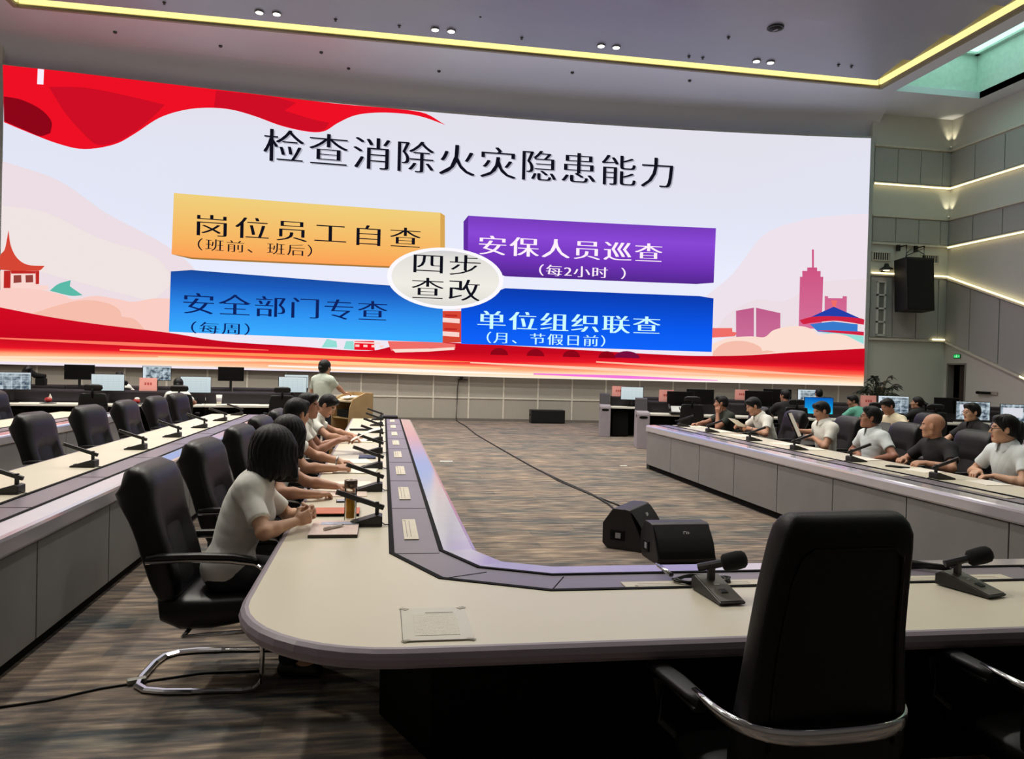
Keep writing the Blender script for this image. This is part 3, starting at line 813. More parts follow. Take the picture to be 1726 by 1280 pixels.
# left pavilion, hills and clouds
for k, m, l in [('roof', E_roof, 3), ('wallp', E_wallp, 3), ('wtop', E_pil, 4), ('pill', E_pil, 4), ('pill2', E_pil, 4), ('win1', E_win, 4), ('win2', E_win, 4), ('teal', E_teal, 3), ('cl1', E_peach, 5), ('cl2', E_peach2, 6),
                ('hall', E_sal, 3), ('bl1', E_pinkb2, 3), ('bl2', E_pinkb2, 3), ('tow', E_pinkb, 3), ('ub', E_pinkb, 3), ('ub2', E_sal, 4), ('trf', E_navy, 6), ('tt', E_tealp, 5), ('tb', E_mid, 6), ('tr', E_rim, 7), ('trim', E_rim, 8),
                ('cr1', E_cream, 9), ('cr2', E_peach2, 10), ('tr1', E_tealp, 5), ('tr2', E_tealp, 5), ('lat', E_red, 5), ('ctr', E_roof, 5)]:
    put(SHP[k], m, l, k in CURVY)
for i in range(4):
    put([(-3.5 + .24 * i, 2.2), (-3.38 + .24 * i, 2.2), (-3.38 + .24 * i, 2.27), (-3.5 + .24 * i, 2.27)], E_wallp, 6)
put([(-3.55, 2.31), (-2.75, 2.31), (-2.75, 2.35), (-3.55, 2.35)], E_wallp, 6)
for i in range(3):
    put([(-0.9, 2.62 + .42 * i), (-0.36, 2.60 + .42 * i), (-0.36, 2.74 + .42 * i), (-0.9, 2.76 + .42 * i)], E_wallp, 6)
    put([(-0.82, 2.80 + .42 * i), (-0.44, 2.80 + .42 * i), (-0.44, 2.86 + .42 * i), (-0.82, 2.86 + .42 * i)], E_pil, 6)
put(SHP['red'], E_wave, 11, True)
put(SHP['roofc'], E_sal, 12)
put([(-2.4, 2.16), (-1.2, 2.22), (-0.5, 2.28), (-0.5, 2.2), (-1.3, 2.12), (-2.3, 2.06)], E_cream, 13)
for i in range(5):
    c = 0.9 + 1.15 * i
    if i < 4: put([(c + .28 * math.cos(a), 2.08 + .22 * math.sin(a)) for a in [math.pi * j / 10 for j in range(11)]], E_red3, 12)
put([(5.0 + .42 * math.cos(a), 2.1 + .22 * math.sin(a)) for a in [math.pi * j / 10 for j in range(11)]], emit('screen_maroon', (120, 12, 60)), 12)
# streaks of light across the red wave
for (a, b, c, d, m) in [(S_L, 1.62, -4.0, 1.74, (255, 226, 196)), (-9, 1.74, 1.0, 1.66, (255, 210, 150)), (-6.0, 1.56, 2.0, 1.50, (255, 250, 240)), (0.0, 1.82, 9.0, 1.62, (255, 206, 180)), (2.0, 1.52, 8.0, 1.46, (244, 120, 220)), (4.0, 1.95, S_R, 1.66, (255, 190, 160)), (S_L, 2.12, -6, 2.02, (255, 120, 96)), (-10, 1.9, 0, 1.84, (255, 150, 90))]:
    put([(a, b - .02), ((a + c) / 2, (b + d) / 2 - .05), (c, d - .01), (c, d + .01), ((a + c) / 2, (b + d) / 2 + .05), (a, b + .02)], emit('screen_streak_%d_%d' % (a, int(b * 100)), m), 14)
# red banner along the top
for k, m, l in [('flag', E_red, 3), ('flagmid', E_red2, 4), ('flag2', E_red2, 4), ('flagdark', E_red3, 5), ('white', emit('screen_white_bar', (250, 236, 252)), 6)]:
    put(SHP[k], m, l, k in CURVY)
# four boxes and the pearl disc
for k, m, l in [('orgb', E_orgb, 15), ('orgs', E_orgs, 15), ('org', E_org, 15), ('blue', E_blue, 15), ('pur', E_pur, 15), ('purs', E_purs, 16), ('roy', E_roy, 15)]:
    put(SHP[k], m, l)
ell = [(-0.82 + 1.79 * math.cos(t), 4.38 + 0.94 * math.sin(t)) for t in [2 * math.pi * i / 48 for i in range(48)]]
put(ell, E_ring, 18)
put([(-0.82 + (s + .82) * .925, 4.38 + (z - 4.38) * .9) for s, z in ell], E_pearl, 19)
put([(6.06, 4.62), (6.14, 4.62), (6.14, 4.70), (6.06, 4.70)], E_teal, 15)
# lettering
text('检查消除火灾隐患能力', -6.20, 6.34, 7.52, 8.46, E_shadow, 20.0, 1.0)
text('检查消除火灾隐患能力', -6.24, 6.30, 7.55, 8.49, E_ink, 21.0, 1.0)
text('岗位员工自查', -8.02, -1.64, 5.25, 5.86, E_ink, 20, 1.0, 1.2)
text('（班前、班后）', -8.0, -4.83, 4.83, 5.17, E_ink, 20, 0.8)
text('安保人员巡查', 0.2, 6.02, 5.17, 5.76, E_wht, 20, 1.4)
text('（每2小时  ）', 2.1, 4.86, 4.60, 4.95, E_wht, 20, 1.2)
text('四步', -1.8, 0.22, 4.50, 5.12, E_ink, 22, 0.9)
text('查改', -1.84, 0.22, 3.72, 4.37, E_ink, 22, 0.9)
text('安全部门专查', -8.34, -2.6, 3.0, 3.60, E_navyink, 20, 1.1)
text('（每周）', -8.13, -6.55, 2.44, 2.78, E_navyink, 20, 0.9)
text('单位组织联查', 0.22, 6.02, 2.88, 3.44, E_cyan, 20, 1.5)
text('（月、节假日前）', 0.5, 4.26, 2.44, 2.79, E_cyan, 20, 1.0)
t = thing('led_screen', 'huge curved screen showing a red and white slide with four coloured boxes', 'screen')
dsp = scr.obj('display', scr_mats, t)
for f in dsp.data.polygons: pass
# housing behind the picture
hb = MB()
N = 44
def hpt(i, z, off): return arc(S_L + (S_R - S_L) * i / N, z, off)
for (za, zb, oa, ob) in [(S_T, S_T, 0.15, -0.2), (S_B, S_B, 0.15, -0.2), ]:
    hb.grid([[hpt(i, za, oa) for i in range(N + 1)], [hpt(i, zb, ob) for i in range(N + 1)]], smooth=False)
hb.grid([[hpt(i, S_B, 0.149) for i in range(N + 1)], [hpt(i, S_T, 0.149) for i in range(N + 1)]], smooth=False)
hb.obj('housing', M_carcass, t)
fb = MB()
ea, eb = S_L - 0.1, S_R + 0.12
def frame_bar(sa, sb, z0, z1, nseg):
    for i in range(nseg):
        a, b = sa + (sb - sa) * i / nseg, sa + (sb - sa) * (i + 1) / nseg
        p = [arc(a, z0, -0.2), arc(b, z0, -0.2), arc(b, z0, 0.16), arc(a, z0, 0.16), arc(a, z1, -0.2), arc(b, z1, -0.2), arc(b, z1, 0.16), arc(a, z1, 0.16)]
        for q in ((0, 1, 2, 3), (4, 5, 6, 7), (0, 1, 5, 4), (2, 3, 7, 6), (1, 2, 6, 5), (0, 3, 7, 4)):
            fb.quad([p[j] for j in q])
frame_bar(ea, eb, S_T + 0.0, S_T + 0.06, 44); frame_bar(ea, S_L - 0.005, S_B - 0.05, S_T + 0.06, 1); frame_bar(S_R + 0.005, eb, S_B - 0.05, S_T + 0.06, 1)
fb.obj('frame', mat('screen_frame', (186, 188, 186), 0.35), t)
# ================================================================== CONFERENCE TABLES
TZ = 0.76
def offset_path(path, d):
    """mitred copy of an open path, d to its left"""
    P = [Vector((x, y)) for x, y in path]
    out = []
    for i in range(len(P)):
        ns = []
        if i > 0:
            e = (P[i] - P[i - 1]).normalized(); ns.append(Vector((-e.y, e.x)))
        if i < len(P) - 1:
            e = (P[i + 1] - P[i]).normalized(); ns.append(Vector((-e.y, e.x)))
        if len(ns) == 2:
            m = (ns[0] + ns[1]); m = m / m.length_squared * 2
        else:
            m = ns[0]
        out.append(P[i] + m * d)
    return out
def sweep(mb, path, prof):
    """closed profile of (d, z) swept along the path with mitred corners"""
    rows = []
    for d, z in prof:
        rows.append([Vector((p.x, p.y, z)) for p in offset_path(path, d)])
    n = len(path)
    cols = [[rows[j][i] for j in range(len(prof))] for i in range(n)]
    mb.grid(cols, closed_u=True, caps=True, smooth=False)
def rect_prof(d0, d1, z0, z1):
    return [(d0, z0), (d1, z0), (d1, z1), (d0, z1)]
def resample(path, step):
    """cut a path into lengths of about step, never across a corner"""
    out = []
    for a, b in zip(path, path[1:]):
        a, b = Vector(a), Vector(b)
        n = max(1, round((b - a).length / step))
        for i in range(n):
            out.append((a.lerp(b, i / n), a.lerp(b, (i + 1) / n)))
    return out
def make_table(label, path, outer, sockets, group=None, end_caps=True):
    """path: the black trim line; the inner (audience-less) side is to its left. outer: the user-side edge, same direction"""
    t = thing('conference_table', label, 'table', (path[0][0], path[0][1], 0), group=group)
    ox, oy = path[0]
    path = [(x - ox, y - oy) for x, y in path]
    outer = [(x - ox, y - oy) for x, y in outer]
    # white top: between trim line and outer edge
    mb = MB()
    poly = [(p.x, p.y) for p in offset_path(path, -0.012)][::-1] + list(outer)
    # polygon as quads/ngons top and bottom
    mb.prism(poly, TZ - 0.045, TZ)
    for f in list(mb.bm.faces):
        if len(f.verts) > 4: bmesh.ops.triangulate(mb.bm, faces=[f])
    mb.obj('worktop', M_white_top, t)
    mb = MB(); sweep(mb, outer, [(0.0, TZ - 0.06), (-0.018, TZ - 0.062), (-0.03, TZ - 0.048), (-0.034, TZ - 0.03), (-0.028, TZ - 0.01), (-0.014, TZ + 0.0), (0.0, TZ + 0.001)]); mb.obj('edge_band', M_edge, t)
    mb = MB(); sweep(mb, path, rect_prof(-0.012, 0.014, TZ - 0.04, TZ + 0.004)); sweep(mb, path, rect_prof(0.228, 0.25, TZ - 0.04, TZ + 0.003)); mb.obj('black_trim', M_black_trim, t)
    mb = MB(); sweep(mb, path, rect_prof(0.014, 0.228, TZ - 0.04, TZ - 0.002)); mb.obj('console_strip', M_strip, t)
    mb = MB()
    for a, b in resample(path, 1.2):
        d = (b - a).normalized(); nrm = Vector((-d.y, d.x))
        c = b + nrm * 0.121
        if (b - Vector(path[-1])).length > 0.1:
            mb.box((c.x, c.y, TZ - 0.0013), (0.212, 0.004, 0.002), rot=RZ(math.atan2(nrm.y, nrm.x)))
    mb.obj('strip_joints', M_black_trim, t)
    mb = MB(); sweep(mb, path, [(0.25, TZ - 0.001), (0.395, TZ - 0.006), (0.415, TZ - 0.014), (0.42, TZ - 0.03), (0.42, TZ - 0.10), (0.41, TZ - 0.115), (0.25, TZ - 0.115)]); mb.obj('fascia', M_fascia, t)
    mb = MB(); sweep(mb, path, rect_prof(0.03, 0.375, 0.09, TZ - 0.116)); mb.obj('carcass', M_carcass, t)
    mb = MB(); sweep(mb, path, rect_prof(0.05, 0.34, 0.0, 0.09)); mb.obj('plinth', M_carcass, t)
    for a, b in resample([(p.x, p.y) for p in offset_path(path, 0.385)], 1.15):
        d = (b - a); L = d.length; c = (a + b) / 2
        MB().box((c.x, c.y, (0.09 + TZ - 0.125) / 2), (L - 0.012, 0.018, TZ - 0.125 - 0.09), rot=RZ(math.atan2(d.y, d.x)), bev=0.003).obj('front_panel', M_panel, t)
    for a, b in ((path[0], path[1]), (path[-1], path[-2])):
        d = (Vector(b) - Vector(a)).normalized()
        left = Vector((-d.y, d.x)) if a is path[0] else Vector((d.y, -d.x))
        c = Vector(a) + left * 0.16 - d * 0.008
        MB().box((c.x, c.y, (TZ - 0.05) / 2), (0.46, 0.024, TZ - 0.05), rot=RZ(math.atan2(left.y, left.x))).obj('end_panel', M_panel, t)
        c2 = Vector(a) - left * 0.3 - d * 0.0 + d * 0.05
        MB().box((c2.x, c2.y, (TZ - 0.05) / 2), (0.42, 0.03, TZ - 0.05), rot=RZ(math.atan2(left.y, left.x))).obj('end_panel', M_panel, t)
    for (x, y, a, w) in sockets:
        x -= ox; y -= oy
        s = MB().box((x, y, TZ + 0.001), (0.075, w, 0.005), rot=RZ(a), bev=0.001).obj('socket_plate', mat('socket_ivory', (214, 205, 184), 0.4), t)
        q = MB()
        for k in (-0.014, 0.014):
            q.box((x, y, TZ + 0.0037), (0.003, w * 0.8, 0.0006), rot=RZ(a)) if k > 0 else q.box(Vector((x, y, TZ + 0.0037)) + RZ(a) @ Vector((-0.02, 0, 0)), (0.003, w * 0.8, 0.0006), rot=RZ(a))
        q.box(Vector((x, y, TZ + 0.0037)) + RZ(a) @ Vector((-0.026, w * 0.42, 0)), (0.012, 0.014, 0.0006), rot=RZ(a))
        q.obj('socket_slots', mat('socket_grey', (120, 112, 100), 0.5), s)
    return t
def rounded(cx, cy, r, a0, a1, n=10):
    return [(cx + r * math.cos(a0 + (a1 - a0) * k / n), cy + r * math.sin(a0 + (a1 - a0) * k / n)) for k in range(n + 1)]

XC = 2.465
U_path = [(0.06, 13.1), (0.06, 3.69), (0.26, 3.24), (0.69, 3.03), (2 * XC - 0.69, 3.03), (2 * XC - 0.26, 3.24), (2 * XC - 0.06, 3.69), (2 * XC - 0.06, 12.6)]
XO = -0.47
ro = 0.55
U_outer = [(XO, 13.1)] + rounded(XO + ro, 2.45 + ro, ro, math.pi, 1.5 * math.pi) + rounded(2 * XC - XO - ro, 2.45 + ro, ro, 1.5 * math.pi, 2 * math.pi) + [(2 * XC - XO, 12.6)]
socks = [(0.165, 4.24 + 1.2 * k, 0, 0.52) for k in range(8)] + [(2 * XC - 0.165, 4.24 + 1.2 * k, 0, 0.52) for k in range(7)] + [(x, 3.085, math.pi / 2, 0.62) for x in (1.32, 2.52, 3.7)]
U = make_table('long cream U-shaped conference table with violet-grey console strip, nearest the camera', U_path, U_outer, socks)
# cabinet wall under the table, black, on the user side
mb = MB()
def up(d): return [(x - 0.06, y - 13.1) for x, y in [(p.x, p.y) for p in offset_path(U_path, d)]]
sweep(mb, up(-0.02), rect_prof(-0.02, 0.03, 0.0, TZ - 0.05))
mb.obj('modesty_panel', M_carcass, U)
def row_table(label, xt, y_far, y_near, side, sock_y, group=None):
    if side > 0:   # inner side faces +x
        path = [(xt, y_far), (xt, y_near)]; outer = [(xt - 0.58, y_far), (xt - 0.58, y_near)]
    else:
        path = [(xt, y_near), (xt, y_far)]; outer = [(xt + 0.58, y_near), (xt + 0.58, y_far)]
    return make_table(label, path, outer, [(xt + 0.105 * side, y, 0, 0.52) for y in sock_y], group)
row_table('cream row table left of the U-shaped table, with a row of empty chairs behind it', -2.25, 13.7, 1.2, 1, [])
row_table('cream row table farthest left, ending in front of the control desks', -4.62, 13.7, 3.0, 1, [])
row_table('cream row table behind the right-hand people, where the man in black sits', 7.18, 11.9, 2.0, -1, [9.3])
row_table('cream row table farthest right, behind the man in black', 9.55, 10.8, 3.0, -1, [])
# ================================================================== CHAIRS
def cushion(mb, rows):
    mb.grid(rows, closed_u=True, caps=True)
def se(a, p):
    c, s = math.cos(a), math.sin(a)
    return (math.copysign(abs(c) ** p, c), math.copysign(abs(s) ** p, s))
def back_shell(path, widths, thick, inset=None, n=32):
    """padded back: path of (y, z) from bottom to top, width and thickness along it"""
    mb = MB(); rows = []
    P = [Vector((0, y, z)) for y, z in path]
    for i, p in enumerate(P):
        d = (P[min(i + 1, len(P) - 1)] - P[max(i - 1, 0)]).normalized()
        nrm = Vector((0, d.z, -d.y))      # towards the front
        w, th = widths[i] / 2, thick[i] / 2
        row = []
        for k in range(n):
            c, s = se(2 * math.pi * k / n, 0.42)
            o = s * th
            if inset and s > 0.5 and abs(c) < 0.62 and inset[0] < i < inset[1]:
                o -= 0.045
            row.append(p + Vector((c * w, 0, 0)) + nrm * o)
        rows.append(row)
    cushion(mb, rows)
    return mb
def make_chair(label, loc, rz, group):
    """cantilever conference chair, faces +y"""
    t = thing('conference_chair', label, 'chair', loc, rz, group)
    zs = [0.44, 0.47, 0.52, 0.58, 0.64, 0.70, 0.76, 0.82, 0.87, 0.92, 0.97, 1.01, 1.04, 1.06, 1.065]
    def yb(z): return -0.21 - 0.19 * ((z - 0.44) / 0.6) ** 1.15
    path = [(yb(z), z) for z in zs]
    path[-1] = (yb(1.065) - 0.035, 1.062); path[-2] = (yb(1.06) - 0.018, 1.058)
    W = [0.46, 0.49, 0.51, 0.525, 0.535, 0.54, 0.54, 0.54, 0.54, 0.54, 0.535, 0.53, 0.515, 0.485, 0.42]
    T = [0.09, 0.12, 0.145, 0.155, 0.155, 0.155, 0.15, 0.155, 0.165, 0.185, 0.205, 0.21, 0.19, 0.15, 0.07]
    back_shell(path, W, T, inset=(1, 7)).obj('backrest', M_leather, t)
    mb = MB()
    rows = []
    for z in (0.50, 0.55, 0.61, 0.67, 0.73, 0.78, 0.80):
        y = yb(z) + 0.040
        w = 0.155 if z < 0.79 else 0.12
        rows.append([Vector((x, y + 0.012 - 0.02 * (x / 0.16) ** 2, z)) for x in np.linspace(-w, w, 9)])
    mb.grid(rows); mb.obj('back_panel', M_leather2, t)
    # seat: rounded shell, thick
    mb = MB(); rows = []
    for i, (y, zt, th, w) in enumerate([(-0.27, 0.47, 0.06, 0.40), (-0.25, 0.475, 0.15, 0.46), (-0.15, 0.465, 0.18, 0.50), (0.0, 0.468, 0.175, 0.51), (0.12, 0.475, 0.16, 0.51), (0.20, 0.475, 0.14, 0.50), (0.245, 0.46, 0.10, 0.48), (0.26, 0.44, 0.03, 0.45)]):
        rows.append([Vector((c * w / 2, y, zt - th / 2 + s * th / 2)) for c, s in [se(2 * math.pi * k / 28, 0.45) for k in range(28)]])
    cushion(mb, rows); mb.obj('seat', M_leather, t)
    # one bent chrome bar: arms, front uprights, floor loop
    for sx in (-1, 1):
        x = 0.285 * sx
        a = MB().tube([(x, -0.30, 0.655), (x, -0.10, 0.665), (x, 0.10, 0.66), (x, 0.22, 0.645), (x, 0.262, 0.615), (x, 0.27, 0.56), (x, 0.265, 0.30), (x, 0.262, 0.10), (x, 0.255, 0.05), (x, 0.225, 0.022), (x, 0.17, 0.014), (x, -0.08, 0.014)], 0, n=8, flat=(0.016, 0.011))
        a.obj('arm_frame', M_chrome, t)
        p = MB(); rows = []
        for y, z, w in ((-0.30, 0.672, 0.03), (-0.25, 0.682, 0.05), (-0.05, 0.688, 0.056), (0.12, 0.684, 0.056), (0.205, 0.668, 0.05), (0.235, 0.652, 0.03)):
            rows.append([Vector((x + c * w / 2, y, z + s * 0.013)) for c, s in [se(2 * math.pi * k / 16, 0.6) for k in range(16)]])
        cushion(p, rows); p.obj('arm_pad', M_black, t)
    lp = MB().tube([(-0.285, -0.07, 0.014), (-0.28, -0.20, 0.014), (-0.255, -0.30, 0.014), (-0.20, -0.355, 0.014), (-0.10, -0.375, 0.014), (0.10, -0.375, 0.014), (0.20, -0.355, 0.014), (0.255, -0.30, 0.014), (0.28, -0.20, 0.014), (0.285, -0.07, 0.014)], 0, n=8, flat=(0.022, 0.012))
    lp.obj('floor_loop', M_chrome, t)
    MB().tube([(-0.285, 0.20, 0.315), (0.285, 0.20, 0.315)], 0.013, n=10).tube([(-0.285, -0.12, 0.285), (0.285, -0.12, 0.285)], 0.011, n=10).tube([(-0.285, -0.12, 0.285), (-0.285, 0.265, 0.315)], 0.011, n=10).tube([(0.285, -0.12, 0.285), (0.285, 0.265, 0.315)], 0.011, n=10).obj('cross_bars', M_chrome, t)
    return t
G_L = 'conference chairs along the left arm of the table'
chair0 = None
def chair(x, y, face, label, group):
    global chair0
    if chair0 is None:
        chair0 = make_chair(label, (x, y, 0), rad(face), group)
        return chair0
    return copy_tree(chair0, (x, y, 0), rad(face), label, group)
FL, FR = -90, 90
for i, (y, lab) in enumerate([(4.28, 'nearest black leather chair on the left, chrome floor loop in full view'),
                              (5.52, 'second black leather chair along the left table arm, behind the nearest one'),
                              (6.78, 'third black leather chair along the left table arm'),
                              (8.02, 'fourth black leather chair along the left table arm, of the man holding white paper'),
                              (9.22, 'fifth black leather chair along the left table arm, of the bent reading man')]):
    chair(-0.81 - 0.02 * (i % 2), y, FL - (3 if i == 0 else 7), lab, G_L)
for i, y in enumerate([6.55, 7.95, 9.3, 10.6, 11.9, 13.1]):
    chair(-2.90, y, FL - (9, 7, 11, 6, 9, 12)[i], '%s empty black leather chair, counted from the left, at the left row table' % ORD[i], 'empty chairs at the left row table')
chair(-5.45, 12.9, FL, 'lone empty black leather chair at the farthest left row table', 'empty chairs at the left row table')
chair(-5.45, 10.6, FL, 'empty black leather chair at the farthest left row table, at the frame edge', 'empty chairs at the left row table')
for i, (y, lab) in enumerate([(12.3, 'black leather chair behind the man in dark green resting his chin'),
                              (11.15, 'black leather chair of the man in white reading a paper sheet'),
                              (9.75, 'black leather chair of the white-shirted man holding a folder'),
                              (8.55, 'black leather chair of the man in white left of the bald man'),
                              (7.42, 'black leather chair of the bald man in black'),
                              (6.28, 'black leather chair of the white-shirted man at the right frame edge'),
                              (4.95, 'black leather chair of the person cut off by the right frame edge')]):
    chair(6.0, y, FR, lab, 'conference chairs along the right arm of the table')
for y, lab in [(11.15, 'black leather chair of the man in cream with the laptop'), (9.55, 'black leather chair of the man in black in the second right row'), (8.2, 'empty black leather chair in the second right row near the frame edge')]:
    chair(8.32, y, FR, lab, 'chairs at the right row table')

# ------------------------------------------------------------------ tall executive chair in the foreground
def make_exec(label, loc, rz):
    t = thing('executive_chair', label, 'chair', loc, rz, 'tall executive chairs at the near table side')
    path, W, T = [], [], []
    for z, y, w, th in [(0.44, -0.17, 0.46, 0.10), (0.50, -0.20, 0.50, 0.13), (0.60, -0.225, 0.52, 0.14), (0.72, -0.24, 0.50, 0.135), (0.84, -0.25, 0.475, 0.125), (0.95, -0.262, 0.455, 0.12), (1.05, -0.278, 0.44, 0.12), (1.13, -0.294, 0.425, 0.12), (1.19, -0.306, 0.41, 0.125), (1.235, -0.316, 0.395, 0.12), (1.262, -0.322, 0.37, 0.095), (1.278, -0.326, 0.34, 0.055), (1.282, -0.327, 0.30, 0.02)]:
        path.append((y, z)); W.append(w); T.append(th)
    back_shell(path, W, T, n=40).obj('backrest', M_leather_exec, t)
    # welt seam across the head and down both sides of the back
    s = MB()
    def yb(z):
        for (y0, z0), (y1, z1), t0, t1 in zip(path, path[1:], T, T[1:]):
            if z0 <= z <= z1:
                q = (z - z0) / (z1 - z0); return y0 + (y1 - y0) * q - (t0 + (t1 - t0) * q) / 2 - 0.002
        return path[-1][0]
    pts = [(-0.195, yb(0.62) + 0.004, 0.62), (-0.19, yb(0.8) + 0.004, 0.8), (-0.178, yb(0.95) + 0.003, 0.95), (-0.165, yb(1.1) + 0.003, 1.1), (-0.15, yb(1.17), 1.17), (-0.12, yb(1.192), 1.192), (0.12, yb(1.192), 1.192), (0.15, yb(1.17), 1.17), (0.165, yb(1.1) + 0.003, 1.1), (0.178, yb(0.95) + 0.003, 0.95), (0.19, yb(0.8) + 0.004, 0.8), (0.195, yb(0.62) + 0.004, 0.62)]
    s.tube(pts, 0.006, n=6); s.obj('piping', M_leather_exec, t)
    mb = MB(); rows = []
    for z, dy, w in [(1.06, 0.055, 0.30), (1.10, 0.085, 0.36), (1.17, 0.095, 0.37), (1.23, 0.08, 0.35), (1.26, 0.05, 0.30)]:
        rows.append([Vector((c * w / 2, -0.30 + dy / 2 + s_ * dy / 2 + 0.0, z)) for c, s_ in [se(2 * math.pi * k / 20, 0.6) for k in range(20)]])
    cushion(mb, rows); mb.obj('head_cushion', M_leather_exec, t)
    mb = MB(); rows = []
    for y, zt, th, w in [(-0.22, 0.47, 0.06, 0.42), (-0.2, 0.49, 0.11, 0.48), (0.0, 0.485, 0.13, 0.52), (0.18, 0.49, 0.12, 0.52), (0.27, 0.48, 0.08, 0.49), (0.29, 0.46, 0.03, 0.45)]:
        rows.append([Vector((c * w / 2, y, zt - th / 2 + s_ * th / 2)) for c, s_ in [se(2 * math.pi * k / 28, 0.45) for k in range(28)]])
    cushion(mb, rows); mb.obj('seat', M_leather_exec, t)
    # chrome band sweeping round the back into the arms
    mb = MB(); rows = []
    N = 36
    for i in range(N + 1):
        a = math.pi * i / N
        x = 0.296 * math.copysign(abs(math.cos(a)) ** 0.62, math.cos(a)); y = -0.05 - 0.292 * max(0.0, math.sin(a)) ** 0.62
        z = 0.70 - 0.02 * math.sin(a); hw = 0.011 + 0.013 * max(0.0, math.sin(a)) ** 0.7
        out = Vector((math.cos(a), -math.sin(a) * 1.1, 0)).normalized()
        rows.append([Vector((x, y, z)) + out * (0.011 * c) + Vector((0, 0, hw * s_)) for c, s_ in [se(2 * math.pi * k / 12, 0.7) for k in range(12)]])
    cushion(mb, rows); mb.obj('chrome_band', M_chrome, t)
    for sx in (-1, 1):
        x = 0.30 * sx
        p = MB(); rows = []
        for y, z, w in ((-0.11, 0.685, 0.03), (-0.06, 0.69, 0.06), (0.08, 0.685, 0.07), (0.2, 0.675, 0.066), (0.26, 0.665, 0.04)):
            rows.append([Vector((x + c * w / 2, y, z + s_ * 0.014)) for c, s_ in [se(2 * math.pi * k / 16, 0.6) for k in range(16)]])
        cushion(p, rows); p.obj('arm_pad', M_leather2, t)
        MB().tube([(x, -0.10, 0.665), (x, 0.10, 0.665), (x, 0.2, 0.64), (x * 0.97, 0.2, 0.5), (x * 0.6, 0.12, 0.40), (0.0, 0.05, 0.39)], 0, n=8, flat=(0.02, 0.01)).obj('arm_frame', M_black, t)
    MB().cyl((0, 0, 0.12), (0, 0, 0.40), 0.03).cyl((0, 0, 0.25), (0, 0, 0.41), 0.045).obj('gas_column', M_black, t)
    for k in range(5):
        a = 2 * math.pi * k / 5 + 0.3
        e = Vector((0.31 * math.cos(a), 0.31 * math.sin(a), 0.085))
        lg = MB().tube([(0, 0, 0.14), Vector((0.15 * math.cos(a), 0.15 * math.sin(a), 0.125)), e], 0, n=8, flat=(0.022, 0.016)).obj('base_leg', M_chrome, t)
        q = Vector((-math.sin(a), math.cos(a), 0)) * 0.012
        c = Vector((e.x, e.y, 0.03))
        MB().cyl(c - q * 2, c - q * 0.4, 0.03).cyl(c + q * 0.4, c + q * 2, 0.03).cyl(c - q * 2, c + q * 2, 0.012).cyl(c, e, 0.01).obj('caster', M_black, lg)
    return t
ex = make_exec('tall black executive chair seen from behind in the foreground', (1.235, 2.24, 0), rad(3))
copy_tree(ex, (2.30, 2.30, 0), rad(-4), 'second tall black executive chair, only its chrome arm showing at the right frame edge')

# ------------------------------------------------------------------ desk microphones
M_mic = mat('microphone_black', (26, 24, 26), 0.42, var=0.1)
M_mic_top = mat('microphone_panel', (84, 78, 70), 0.35, var=0.08)
def make_mic(label, loc, rz, group):
    """wedge foot, short stem, long square-section bar; bar points to -y (the user)"""
    t = thing('desk_microphone', label, 'microphone', loc, rz, group)
    M = Matrix(((0, 0, 1, 0), (1, 0, 0, 0), (0, 1, 0, 0), (0, 0, 0, 1)))
    b = MB().prism([(0.06, 0.0), (-0.13, 0.0), (-0.13, 0.012), (0.035, 0.062), (0.06, 0.055)], -0.055, 0.055, M=M)
    b.obj('base', M_mic, t, bevel=0.004)
    MB().box((0, -0.105, 0.0215), (0.03, 0.02, 0.006), rot=RX(rad(17)), bev=0.002).obj('button', M_mic_top, t)
    MB().box((0, 0.03, 0.09), (0.022, 0.022, 0.08), bev=0.003).obj('stem', M_mic, t)
    br = MB().box((0, -0.06, 0.14), (0.028, 0.27, 0.028), rot=RX(rad(-19)), bev=0.005).obj('pickup_bar', M_mic, t)
    MB().box((0, -0.19, 0.1845), (0.029, 0.012, 0.029), rot=RX(rad(-19)), bev=0.003).obj('end_cap', M_mic_top, br)
    MB().tube([(0.02, 0.055, 0.02), (0.022, 0.075, 0.006), (0.02, 0.10, 0.006)], 0.003, n=6).obj('cable', M_cable, t)
    return t
mic0 = None
def mic(x, y, rz, label, group):
    global mic0
    if mic0 is None:
        mic0 = make_mic(label, (x, y, TZ), rad(rz), group); return
    copy_tree(mic0, (x, y, TZ), rad(rz), label, group)
WHO = ['in front of the bob-haired woman', 'in front of the second seated woman', 'in front of the third person writing', 'in front of the man holding white paper', 'in front of the bent reading man']
for k in range(8):
    mic(-0.045, 4.36 + 1.2 * k, -90, 'black desk microphone on the left table arm, %s' % (WHO[k] if k < 5 else '%s from the near end' % ORD[k]), 'desk microphones on the left table arm')
for k in range(7):
    mic(-2.355, 5.45 + 1.33 * k, -90, 'black desk microphone on the left row table, %s from the left frame edge' % ORD[k], 'desk microphones on the left row table')
WHO = ['of the man in dark green', 'of the man reading a sheet', 'of the man with the folder', 'of the man left of the bald man', 'of the bald man', 'nearest the right frame edge']
for k, y in enumerate([12.3, 11.15, 9.8, 8.65, 7.5, 6.22]):
    mic(4.97, y, 90, 'black desk microphone on the right table arm, ' + WHO[k], 'desk microphones on the right table arm')
mic(7.28, 10.0, 90, 'black desk microphone on the second right row, beside the laptop', 'desk microphones on the right table arm')
